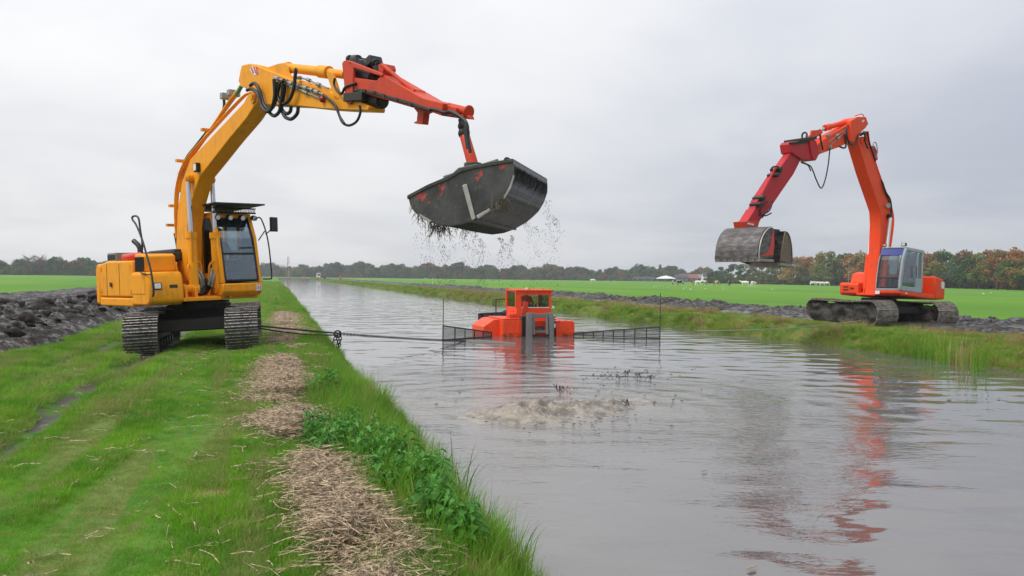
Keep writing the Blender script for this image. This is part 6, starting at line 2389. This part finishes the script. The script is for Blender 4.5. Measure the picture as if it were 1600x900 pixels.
strands = [(655, 338, 0.0, 22, 1.4), (672, 350, 0.0, 30, 1.0), (690, 355, 0.1, 46, 1.15), (705, 358, 0.3, 20, .9), (728, 366, 1.4, 34, 1.3), (752, 371, 1.8, 50, 1.35), (782, 370, 1.9, 55, 1.3), (797, 366, 1.95, 55, 1.2), (740, 360, 0.9, 34, 1.2), (855, 312, 2.0, 26, 1.3), (872, 340, 2.0, 20, 1.2), (825, 345, 1.8, 26, 1.2), (838, 352, 1.9, 20, 1.1), (860, 335, 2.2, 18, 1.0)]
wts = np.array([s_[3] for s_ in strands], float); wts /= wts.sum()


def drop(r):
    k = r.choice(len(strands), p=wts)
    px, py, dep, n, L = strands[k]
    f = r.uniform(0, 1) ** 1.6
    q = gp(px, py, dep) + Vector((r.normal(0, 0.02 + 0.085 * f), r.normal(0, 0.03 + 0.12 * f), -L * 1.0 * f - 0.02))
    q.x += 0.05 * f + 0.03 * math.sin(f * 22 + k)
    s = r.uniform(0.3, 1) ** 2
    return q, 0.012 + 0.034 * s * (1 - 0.4 * f), 0.0013 + 0.0028 * s, Vector((r.normal(0, .6), r.normal(0, .6), -1))


tag(link_mesh('falling_mud', raw_mesh('falling_mud', *[np.array(a_) for a_ in shards(2600, drop, 5)], DROP)), 'drops and shreds of mud raining from the raised grab', 'mud', kind='stuff')


def fleck(r):
    k = r.uniform()
    if k < 0.30:
        q = PZ(r.normal(985, 32), r.normal(586, 4.5), WATER_Z + 0.01)
    elif k < 0.75:
        q = PZ(r.normal(880, 60), r.normal(648, 15), WATER_Z + 0.02)
    else:
        q = PZ(r.normal(930, 110), r.normal(615, 26), WATER_Z + 0.01)
    s = r.uniform(0.2, 1) ** 2
    return q, 0.025 + 0.075 * s, 0.003 + 0.006 * s, Vector((1, r.normal(0, .4), r.normal(0, .12)))


tag(link_mesh('floating_debris', raw_mesh('floating_debris', *[np.array(a_) for a_ in shards(380, fleck, 6)], DROP)), 'dark scraps of weed and mud floating around the splash', 'debris', kind='stuff')
b = MB()
for (px, py, L_) in ((870, 612, 0.22), (876, 608, 0.16), (980, 585, 0.2), (996, 588, 0.15), (1016, 590, 0.12), (966, 590, 0.14), (978, 632, 0.14)):
    q = PZ(px, py + 4, WATER_Z)
    weed(b, q + Vector((0, 0, L_ * 0.75)), 7, L_ * 0.9, 0.05, 0.009)
tag(b.build('weed_tuft', DROP, smooth=0), 'dark weed tufts sticking out of the churned water', 'weed', kind='stuff')


# ======================================================== trees, far wood, farm
CROWN = {}
for nm, c1, c2 in (('green', (0.040, 0.10, 0.026), (0.105, 0.20, 0.05)), ('olive', (0.085, 0.115, 0.026), (0.22, 0.24, 0.055)), ('rust', (0.17, 0.085, 0.022), (0.44, 0.20, 0.05)), ('ochre', (0.17, 0.125, 0.03), (0.40, 0.28, 0.07)), ('brown', (0.12, 0.08, 0.035), (0.27, 0.17, 0.075)), ('blue', (0.028, 0.075, 0.044), (0.075, 0.145, 0.08))):
    CROWN[nm] = leafmat('crown_' + nm, c1, c2, None, 0.5, 0.25, 0.7)
BARK = plain('bark', (0.055, 0.045, 0.035), 0.85)


def crown_mesh(seed, nleaf=1700, size=0.33):
    """leaf clumps of a broad crown, about 10 m high and wide"""
    r = np.random.default_rng(seed)
    lobes = []
    for k in range(11):
        a = r.uniform(0, 2 * PI); q = r.uniform(0.2, 1) ** 0.7
        z = r.uniform(2.2, 8.6)
        wmax = 3.3 * math.sqrt(max(0.08, 1 - ((z - 5.0) / 4.6) ** 2))
        lobes.append((np.array([wmax * q * math.cos(a), wmax * q * math.sin(a), z]), r.uniform(1.1, 2.1)))
    lobes.append((np.array([0, 0, 8.4]), 1.3))
    V = np.empty((nleaf * 4, 3)); F = np.arange(nleaf * 4).reshape(nleaf, 4)
    for i in range(nleaf):
        c, R_ = lobes[r.integers(len(lobes))]
        d_ = r.normal(0, 1, 3); d_ /= np.linalg.norm(d_)
        p = c + d_ * R_ * r.uniform(0.55, 1.05) * np.array([1, 1, 0.8])
        nrm = d_ * 0.6 + r.normal(0, 0.6, 3); nrm /= np.linalg.norm(nrm)
        a = np.cross(nrm, r.normal(0, 1, 3)); a /= np.linalg.norm(a); e = np.cross(nrm, a)
        s = size * r.uniform(0.5, 1.3)
        V[4 * i] = p + a * s; V[4 * i + 1] = p + e * s * 0.7; V[4 * i + 2] = p - a * s; V[4 * i + 3] = p - e * s * 0.7
    return raw_mesh('crown', V, F, CROWN['green'])


crowns = [crown_mesh(900 + i) for i in range(6)]


def trunk_mesh(seed):
    r = random.Random(seed)
    b = MB()
    b.tube([(0, 0, -0.2), (0.05, 0, 1.5), (r.uniform(-.2, .2), r.uniform(-.2, .2), 4.0), (r.uniform(-.3, .3), r.uniform(-.3, .3), 7.0)], [0.30, 0.22, 0.15, 0.05], 8)
    for k in range(6):
        a = r.uniform(0, 6.28); z = r.uniform(1.8, 5.0); l = r.uniform(1.4, 2.8)
        b.tube([(0.03, 0, z), (l * .5 * math.cos(a), l * .5 * math.sin(a), z + 0.8), (l * math.cos(a), l * math.sin(a), z + 2.0)], [0.11, 0.07, 0.02], 5)
    o = b.build('trunk', BARK); me = o.data; bpy.data.objects.remove(o)
    return me


trunks = [trunk_mesh(i) for i in range(3)]
# a tree: (photo x, photo y of its top, distance, width factor, colour)
rd = random.Random(31)
HUE = {'green': 'dark green', 'olive': 'olive green', 'rust': 'rusty orange', 'ochre': 'yellow ochre', 'brown': 'brown', 'blue': 'blue green'}
wood = []
for (px, py, col_) in ((1112, 425, 'blue'), (1126, 417, 'green'), (1142, 414, 'blue'), (1158, 413, 'green'), (1174, 418, 'olive'), (1190, 416, 'olive'), (1205, 414, 'green'), (1220, 408, 'blue'), (1236, 405, 'rust'), (1250, 404, 'ochre'), (1265, 401, 'rust'), (1281, 397, 'ochre'), (1297, 393, 'olive'),
                       (1312, 398, 'green'), (1326, 396, 'rust'), (1340, 396, 'ochre'), (1356, 398, 'green'), (1452, 397, 'rust'), (1466, 395, 'brown'), (1480, 394, 'green'), (1495, 397, 'olive'), (1511, 394, 'brown'), (1527, 396, 'olive'), (1543, 391, 'rust'), (1558, 390, 'ochre'), (1574, 394, 'brown'), (1588, 392, 'rust'), (1604, 396, 'olive'), (1622, 392, 'ochre'), (1640, 394, 'rust'), (1660, 393, 'green'),
                       (1368, 398, 'olive'), (1384, 397, 'rust'), (1400, 399, 'ochre'), (1418, 397, 'green'), (1436, 398, 'rust')):
    Y = 370 - (px - 1110) * 0.36 + rd.uniform(-4, 4)
    wood.append((px, py, Y, col_, 1.0))
    if rd.random() < 0.75:
        wood.append((px + rd.uniform(-8, 8), py + rd.uniform(8, 20), Y - rd.uniform(6, 12), rd.choice(['green', 'olive', 'ochre', 'blue', 'rust', 'olive']), 0.85))
swap_ = {'green': 'olive', 'blue': 'green'}
wood = [(a_, b_, c_, (swap_.get(d_, d_) if k_ % 2 else d_), e_) for k_, (a_, b_, c_, d_, e_) in enumerate(wood)]
wood.sort(key=lambda q: q[0])
ORD = ['first', 'second', 'third', 'fourth', 'fifth', 'sixth', 'seventh', 'eighth', 'ninth', 'tenth', 'eleventh', 'twelfth', 'thirteenth', 'fourteenth', 'fifteenth', 'sixteenth'] + [f'{k_}th' for k_ in range(17, 41)]
seen = {}
for i, (px, py, Y, col_, wf) in enumerate(wood):
    g = P(px, 450, Y); u_, v_ = xy2uv(g.x, g.y)
    z0 = float(ground_z(u_, v_))
    H_ = P(px, py, Y).z - z0
    sc_ = H_ / 9.3
    wdt = sc_ * rd.uniform(0.85, 1.15) * (1.15 if H_ < 9 else 1.0)
    key_ = (col_, wf < 1)
    seen[key_] = seen.get(key_, 0) + 1
    row = 'low front-row' if wf < 1 else 'tall'
    t_ = thing('tree', f"{ORD[seen[key_] - 1]} {row} {HUE[col_]} tree from the left in the nearer wood", 'tree', Matrix.Translation((g.x, g.y, z0)) @ Matrix.Rotation(rd.uniform(0, 6.28), 4, 'Z') @ Matrix.Diagonal((wdt, wdt, sc_, 1)), 'trees of the nearer autumn wood')
    c = link_mesh('crown', crowns[i % 6], t_)
    c.material_slots[0].link = 'OBJECT'; c.material_slots[0].material = CROWN[col_]
    link_mesh('trunk', trunks[i % 3], t_)
# low growth under the near wood
pts = []
for k in range(800):
    px = rd.uniform(1100, 1680)
    Y = 370 - (px - 1110) * 0.33 + rd.uniform(-9, 8)
    g = P(px, 450, Y); pts.append((g.x, g.y, -0.1 - 0.4))
shrub_src = src('shrub', [raw_mesh('shrub', np.array([v_.co[:] for v_ in m_.vertices]) * 0.30, np.array([list(p_.vertices) for p_ in m_.polygons]), CROWN[h_]) for m_, h_ in zip(crowns[:3], ('olive', 'green', 'ochre'))])
scatter('undergrowth', pts, rng.uniform(0, 6.28, len(pts)), rng.uniform(0.5, 1.15, len(pts)), shrub_src, 3, 'dark undergrowth along the foot of the nearer wood', 'undergrowth')
# the far woods read as one mass
far_src = src('far_crown', [raw_mesh('far_crown', np.array([v_.co[:] for v_ in m_.vertices]), np.array([list(p_.vertices) for p_ in m_.polygons]), CROWN[c_]) for m_, c_ in zip(crowns, ('green', 'blue', 'brown', 'green', 'olive', 'blue'))])


def far_wood(name, label, spans):
    pts = []; sc = []
    for (x0, x1, Y0_, Y1_, top0, top1, n) in spans:
        for k in range(n):
            f = rd.random(); px = x0 + (x1 - x0) * f
            Y = (Y0_ + (Y1_ - Y0_) * f) * rd.uniform(1.0, 1.06)
            g = P(px, 440, Y)
            tp = top0 + (top1 - top0) * f + 3.0 * math.sin(px * 0.13) + 2 * math.sin(px * 0.041 + 1) + rd.uniform(-1, 9)
            h = P(px, tp, Y).z + 0.4
            pts.append((g.x, g.y, -0.4)); sc.append(max(0.25, h / 9.9))
            g = P(x0 + (x1 - x0) * rd.random(), 440, Y * 0.985)
            pts.append((g.x, g.y, -1.4)); sc.append(max(0.25, h / 9.9) * rd.uniform(0.5, 0.75))
    scatter(name, pts, rng.uniform(0, 6.28, len(pts)), sc, far_src, 6, label, 'woods')


far_wood('distant_wood', 'dark wood on the horizon behind the yellow excavator', [(-260, 178, 430, 430, 406, 403, 230)])
far_wood('distant_wood', 'long grey green wood along the horizon beyond the canal end', [(150, 420, 640, 690, 411, 414, 110), (405, 640, 690, 620, 414, 411, 230), (630, 900, 620, 600, 412, 417, 260), (890, 1130, 600, 560, 417, 418, 230)])
far_wood('distant_wood', 'far edge of the pasture wood running out of the picture at the right', [(1640, 2100, 190, 150, 394, 392, 60)])
for (px, py, Y, lab) in ((1031.5, 414, 590, 'dark pointed conifer rising above the far wood beside the white tent roof'), (45, 402, 425, 'bare pale tree above the wood at the left edge of the picture'), (62, 401, 425, 'taller leafless tree in the wood behind the excavator tail')):
    g = P(px, 440, Y); h = P(px, py, Y).z
    t_ = thing('tree', lab, 'tree', Matrix.Translation((g.x, g.y, -0.2)))
    b = MB()
    if px > 500:
        b.tube([(0, 0, 0), (0, 0, h)], [0.3, 0.05], 6); b.build('trunk', BARK, t_)
        r = np.random.default_rng(4); V = []; F = []
        for k in range(320):
            z = h * (0.15 + 0.85 * r.uniform()); rad = 2.2 * (1 - z / h) + 0.15; a = r.uniform(0, 6.28)
            p = np.array([rad * math.cos(a) * r.uniform(.4, 1), rad * math.sin(a) * r.uniform(.4, 1), z]); s = 0.5
            o = len(V); V += [p + r.normal(0, s, 3) for _ in range(3)]; F.append((o, o + 1, o + 2))
        link_mesh('crown', raw_mesh('crown', V, F, CROWN['blue']), t_)
    else:
        r = random.Random(int(px)); b.tube([(0, 0, 0), (0.2, 0, h * 0.5), (0, 0, h * .95)], [0.3, 0.2, 0.04], 6); b.build('trunk', BARK, t_)
        b = MB()
        for k in range(70):
            a = r.uniform(0, 6.28); z = h * r.uniform(0.45, 0.9); l = h * r.uniform(.15, .38)
            e = Vector((l * math.cos(a), l * math.sin(a), z + l * r.uniform(.3, .9)))
            b.tube([(0, 0, z), e * 0.5 + Vector((0, 0, z * 0.5 + .3)), e], [0.09, 0.06, 0.03], 4, 0, False)
            for q in range(3):
                b.tube([e * 0.8 + Vector((0, 0, z * .2)), e + Vector((r.gauss(0, .8), r.gauss(0, .8), r.uniform(.2, 1)))], [0.05, 0.03], 3, 0, False)
        b.build('crown', plain('twig', (0.16, 0.14, 0.12), 0.8), t_)


def at(px, Y, z=None):
    g = P(px, 440, Y)
    return Vector((g.x, g.y, float(ground_z(*xy2uv(g.x, g.y))) if z is None else z))


# farm on the horizon
ROOFD = plain('dark_roof', (0.045, 0.043, 0.042), 0.7)
ROOFR = plain('red_roof', (0.22, 0.075, 0.06), 0.7)
WALLD = plain('dark_wall', (0.07, 0.065, 0.06), 0.8)
WALLW = plain('white_wall', (0.72, 0.73, 0.74), 0.7)
GLD = plain('dark_pane', (0.03, 0.035, 0.04), 0.2)


def barn(name, label, px0, px1, Y, h_eave, h_ridge, dep, wm, rm, nwin, cat='barn', group=None):
    a, c = at(px0, Y), at(px1, Y)
    L = (c - a).length
    t_ = thing(name, label, cat, Matrix.Translation(a) @ Matrix.Rotation(math.atan2((c - a).y, (c - a).x), 4, 'Z'), group)
    b = MB(); b.bx(0, L, 0, dep, 0, h_eave); b.slab([(0, 0, h_eave), (0, dep, h_eave), (0, dep / 2, h_ridge)], (L, 0, 0)); b.build('wall', wm, t_, smooth=0)
    b = MB()
    for s, y0 in ((1, -0.3), (-1, dep + 0.3)):
        b.slab([(-0.3, y0, h_eave - 0.1), (L + 0.3, y0, h_eave - 0.1), (L + 0.3, dep / 2, h_ridge + 0.12), (-0.3, dep / 2, h_ridge + 0.12)], (0, 0, 0.12))
    b.build('roof', rm, t_, smooth=0)
    for k in range(nwin):
        x = L * (k + 0.5) / nwin
        b = MB(); b.bx(x - 0.6, x + 0.6, -0.06, 0.02, h_eave * 0.35, h_eave * 0.75); f = b.build('window', WALLW if wm is not WALLW else WALLD, t_, smooth=0)
        b = MB(); b.bx(x - 0.45, x + 0.45, -0.08, -0.062, h_eave * 0.40, h_eave * 0.70); b.build('pane', GLD, f, smooth=0)
    return t_


barn('barn', 'low dark barn on the horizon right of the white tent roof', 1056, 1076, 505, 2.6, 4.4, 9, WALLD, ROOFD, 3)
barn('barn', 'low barn with reddish roof between the dark barn and grey shed', 1064, 1092, 515, 2.4, 5.0, 9, WALLD, ROOFR, 4)
barn('shed', 'long grey shed roof on the horizon left of the nearer wood', 1080, 1106, 520, 2.6, 4.8, 10, WALLD, plain('grey_roof', (0.22, 0.215, 0.21), 0.6), 4, 'shed')
barn('house', 'small white house at the left end of the nearer wood', 1099, 1108, 500, 3.6, 6.2, 6, WALLW, ROOFD, 2, 'house')
barn('shed', 'low dark shed left of the white tent roof on the horizon', 990, 1024, 540, 1.8, 2.8, 6, WALLD, ROOFD, 3, 'shed')
a, c = at(1024, 500), at(1057, 500)
L = (c - a).length
t_ = thing('marquee', 'white marquee tent with peaked roof on the far pasture', 'tent', Matrix.Translation((a + c) / 2))
b = MB()
n_ = 12
b.add([Vector((0, 0, 3.9))] + [Vector((L / 2 * math.cos(2 * PI * k / n_), 4 * math.sin(2 * PI * k / n_), 2.0)) for k in range(n_)] + [Vector((L / 4 * math.cos(2 * PI * k / n_), 2 * math.sin(2 * PI * k / n_), 3.2)) for k in range(n_)],
      [(0, 1 + n_ + k, 1 + n_ + (k + 1) % n_) for k in range(n_)] + [(1 + k, 1 + (k + 1) % n_, 1 + n_ + (k + 1) % n_, 1 + n_ + k) for k in range(n_)])
b.build('roof', WALLW, t_, smooth=0)
for k in range(6):
    b = MB(); an = 2 * PI * (k + .5) / 6
    b.cyl((L / 2 * .95 * math.cos(an), 3.8 * math.sin(an), 0), (L / 2 * .95 * math.cos(an), 3.8 * math.sin(an), 2.1), 0.08, 6)
    b.build('tent_pole', FITTING, t_)

# windmill at the end of the canal
wp = at(452, 545)
t_ = thing('windmill', 'small wooden windmill with four sails at the far end of the canal', 'windmill', Matrix.Translation(wp))
WOODP = plain('mill_wood', (0.30, 0.19, 0.14), 0.8)
b = MB(); b.tube([(0, 0, -0.3), (0, 0, 6.2)], [1.5, 0.9], 8); b.build('tower', plain('thatch', (0.16, 0.12, 0.095), 0.9), t_, smooth=0)
b = MB(); b.tube([(0, 0, 6.2), (0, 0, 7.2), (0, 0, 7.9)], [1.2, 1.0, 0.3], 8); b.build('cap', plain('mill_cap', (0.09, 0.08, 0.075), 0.8), t_, smooth=0)
hubm = Vector((-0.6, -2.4, 7.2))
for k in range(4):
    a = k * PI / 2 + 0.02
    dv = Vector((math.sin(a), 0, math.cos(a))); sv = Vector((math.cos(a), 0, -math.sin(a)))
    b = MB(); b.tube([hubm, hubm + dv * 7.0], [0.18, 0.13], 5)
    sl = b.build('sail', plain('sail_dark', (0.05, 0.045, 0.045), 0.8), t_)
    b = MB()
    for q in range(9):
        p = hubm + dv * (1.6 + 0.65 * q); b.tube([p - sv * 0.1, p + sv * 1.15], 0.05, 3)
    for q in (0.4, 0.8, 1.15):
        b.tube([hubm + dv * 1.6 + sv * q, hubm + dv * 6.8 + sv * q], 0.05, 3)
    b.build('sail_lattice', WOODP, sl)
b = MB()
for k in range(5):
    b.tube([hubm + Vector((-1.0 + 1.3 * k * .6, 0.2, -0.6)), Vector((1.6 - 0.3 * k, -2.7, 0.4))], 0.13, 4)
b.build('tail_brace', WOODP, t_)

# white lorry by the far bank
tp_ = at(498, 372)
t_ = thing('lorry', 'small white cab lorry with dark flatbed parked on the far bank', 'lorry', Matrix.Translation(tp_) @ Matrix.Rotation(R(12), 4, 'Z'))
b = MB(); b.prism([(-1.1, 0.5), (0.75, 0.5), (0.75, 2.75), (-0.75, 2.75), (-1.05, 1.7)], -1.1, 1.1); cb = b.build('cab', WHITE, t_, bevel=0.08)
b = MB(); b.bx(-0.5, 0.5, -1.13, -1.105, 1.6, 2.4); b.build('window', GLD, cb)
b = MB(); b.bx(0.8, 3.6, -1.15, 1.15, 0.75, 1.25); b.build('flatbed', plain('flat_blue', (0.04, 0.06, 0.10), 0.6), t_, bevel=0.03)
for x in (-0.4, 2.6):
    for y in (-1.05, 1.05):
        b = MB(); b.cyl((x, y - .14, 0.42), (x, y + .14, 0.42), 0.42, 14); b.build('wheel', BLACK, t_)
# brown heap left of it
b = MB(); hp_ = at(476, 420); b.ball(hp_ + Vector((0, 0, 0.2)), 1.0, 14, 8, 0, (4.6, 2.0, 1.5)); hb = b.build('soil_heap', CLAY, smooth=60); lump(hb, 1.0, 4, 0.7)
tag(hb, 'brown soil heap on the far bank left of the white lorry', 'heap')
# marker post in the pasture
for (px, py, Y, lab) in ((676, 436, 190, 'thin pale marker post at the mud strip below the grab'),):
    g = at(px, Y); b = MB(); b.tube([g, g + Vector((0, 0, 1.5))], 0.05, 6); tag(b.build('marker_post', WHITE), lab, 'post')


# ======================================================== cows and gulls
def cowmat(name, patch, base, thr):
    def fn(t):
        p = t.obj()
        n = t.noise(t.vm('ADD', p, t.comb(t.m('MULTIPLY', t.n('ShaderNodeObjectInfo').outputs['Random'], 30), 0, 0)), 1.5, 2, 0.5)
        return t.bsdf(t.mix(t.ss(n, thr, thr + 0.03), base, patch), 0.7, 0, 0.3)
    return mat(name, fn)


COWS = {'brown': cowmat('cow_brown', (0.26, 0.10, 0.05), (0.80, 0.77, 0.72), 0.44), 'white': cowmat('cow_white', (0.22, 0.10, 0.06), (0.85, 0.83, 0.79), 0.60), 'black': cowmat('cow_black', (0.02, 0.02, 0.02), (0.80, 0.78, 0.75), 0.42)}


def cow_mesh(graze):
    J = {'hip': ((-0.72, 0, 1.18), (0.26, 0.28)), 'loin': ((-0.25, 0, 1.12), (0.30, 0.36)), 'rib': ((0.25, 0, 1.08), (0.30, 0.38)), 'shoulder': ((0.68, 0, 1.12), (0.24, 0.34)),
         'neck': ((1.0, 0, 1.12 if graze else 1.30), (0.13, 0.19)), 'poll': ((1.32, 0, 0.72 if graze else 1.52), (0.12, 0.13)), 'muzzle': ((1.52, 0, 0.32 if graze else 1.32), (0.075, 0.085)),
         'tail': ((-0.95, 0, 1.28), 0.04), 'tail2': ((-1.03, 0, 0.85), 0.025), 'tuft': ((-1.02, 0, 0.55), 0.05), 'udder': ((-0.50, 0, 0.78), 0.15)}
    E = [('hip', 'loin'), ('loin', 'rib'), ('rib', 'shoulder'), ('shoulder', 'neck'), ('neck', 'poll'), ('poll', 'muzzle'), ('hip', 'tail'), ('tail', 'tail2'), ('tail2', 'tuft'), ('loin', 'udder')]
    for s in (1, -1):
        k = 'l' if s > 0 else 'r'
        J['ear' + k] = ((J['poll'][0][0] - 0.05, 0.20 * s, J['poll'][0][2] + 0.04), 0.035); E.append(('poll', 'ear' + k))
        J['stifle' + k] = ((-0.62, 0.20 * s, 0.82), 0.14); J['hock' + k] = ((-0.92, 0.20 * s, 0.50), 0.06); J['fetl' + k] = ((-0.84, 0.20 * s, 0.12), 0.045); J['hoof' + k] = ((-0.80, 0.20 * s, 0.03), 0.06)
        E += [('hip', 'stifle' + k), ('stifle' + k, 'hock' + k), ('hock' + k, 'fetl' + k), ('fetl' + k, 'hoof' + k)]
        J['elbow' + k] = ((0.62, 0.18 * s, 0.75), 0.10); J['kneef' + k] = ((0.66, 0.18 * s, 0.42), 0.06); J['fetf' + k] = ((0.65, 0.18 * s, 0.12), 0.045); J['hooff' + k] = ((0.69, 0.18 * s, 0.03), 0.06)
        E += [('shoulder', 'elbow' + k), ('elbow' + k, 'kneef' + k), ('kneef' + k, 'fetf' + k), ('fetf' + k, 'hooff' + k)]
    return skinned('cow', J, E, 'loin', ([COWS['brown']], lambda c: 0), 1)


cm = [cow_mesh(True), cow_mesh(False)]
for (px, Y, ang, kind_, gz, lab) in ((1056, 225, 10, 'black', 1, 'black and white cow grazing, leftmost of the herd below the marquee'), (1063, 222, 190, 'black', 1, 'second grazing cow from the left, pale with black patches'), (1082, 232, 60, 'brown', 1, 'small brown cow seen end on, left of the white pair'),
                                     (1091, 226, 5, 'white', 0, 'mostly white cow standing in the middle of the herd'), (1099, 230, 175, 'brown', 1, 'brown cow grazing close behind the white one'), (1120, 215, 35, 'brown', 1, 'brown and white cow alone right of the middle pair'),
                                     (1139, 212, 80, 'black', 1, 'dark cow seen end on between the brown and the white cows'), (1164, 208, 170, 'white', 0, 'white cow standing side on under the open grab'), (1177, 204, 40, 'white', 1, 'white cow with dark head grazing, rightmost of the near herd'),
                                     (1270, 268, 10, 'white', 1, 'leftmost white cow of the row before the autumn wood'), (1278, 268, 185, 'white', 0, 'second white cow of the row before the autumn wood'), (1285, 268, 0, 'white', 1, 'third white cow of the row before the autumn wood'), (1292, 268, 180, 'white', 1, 'rightmost white cow of the row before the autumn wood'),
                                     (926, 330, 0, 'white', 1, 'tiny pale cow far off in the pasture above the boat')):
    o = link_mesh('cow', cm[0] if gz else cm[1])
    o.material_slots[0].link = 'OBJECT'; o.material_slots[0].material = COWS[kind_]
    o.matrix_world = Matrix.Translation(at(px, Y)) @ Matrix.Rotation(R(ang), 4, 'Z') @ Matrix.Scale(1.0, 4)
    tag(o, lab, 'cow', 'cows grazing in the far pasture')
gb = MB()
gb.ball((0, 0, 0.16), 0.10, 8, 6, 0, (2.0, 0.9, 0.9)); gb.ball((0.2, 0, 0.30), 0.055, 8, 6); gb.tube([(0.12, 0, 0.20), (0.2, 0, 0.28)], 0.045, 6); gb.tube([(0.24, 0, 0.30), (0.31, 0, 0.29)], [0.018, 0.004], 5, 1)
gb.slab([(-0.15, 0.04, 0.2), (-0.34, 0.0, 0.2), (-0.15, -0.04, 0.2)], (0, 0, -0.03), 2)
for y in (-.03, .03): gb.tube([(0, y, 0.1), (0, y, 0)], 0.008, 4, 1)
go_ = gb.build('gull', [plain('gull_white', (0.85, 0.85, 0.84), 0.6, var=0.05), plain('gull_beak', (0.6, 0.35, 0.05), 0.5), plain('gull_grey', (0.25, 0.26, 0.28), 0.6)])
gm = go_.data; bpy.data.objects.remove(go_)
for i in range(30):
    px = rd.choice([rd.uniform(950, 1190), rd.uniform(1190, 1600), rd.uniform(950, 1130), rd.uniform(990, 1160)])
    Y = rd.uniform(120, 230) if px < 1200 else rd.uniform(95, 170)
    p_ = at(px, Y)
    if xy2uv(p_.x, p_.y)[0] < 31: continue
    o = link_mesh('gull', gm)
    o.matrix_world = Matrix.Translation(p_) @ Matrix.Rotation(rd.uniform(0, 6.28), 4, 'Z') @ Matrix.Scale(0.7, 4)
    tag(o, 'white gull resting on the green pasture beyond the mud strip', 'gull', 'gulls scattered over the pasture')


# ======================================================== damp air
def _haze(nt_mat):
    t = NT(nt_mat.node_tree)
    v = t.n('ShaderNodeVolumePrincipled')
    v.inputs['Color'].default_value = (0.90, 0.94, 1.0, 1)
    v.inputs['Density'].default_value = 0.00036
    v.inputs['Anisotropy'].default_value = 0.0
    t.out(v.outputs[0], sock=1)


hm = bpy.data.materials.new('haze'); hm.use_nodes = True
_haze(hm)
b = MB()
b.bx(-4300, 4300, -3200, 4300, -4.0, 16.0)
hz_o = b.build('haze', hm, smooth=0)
tag(hz_o, 'thin damp haze over the whole polder', kind='stuff')
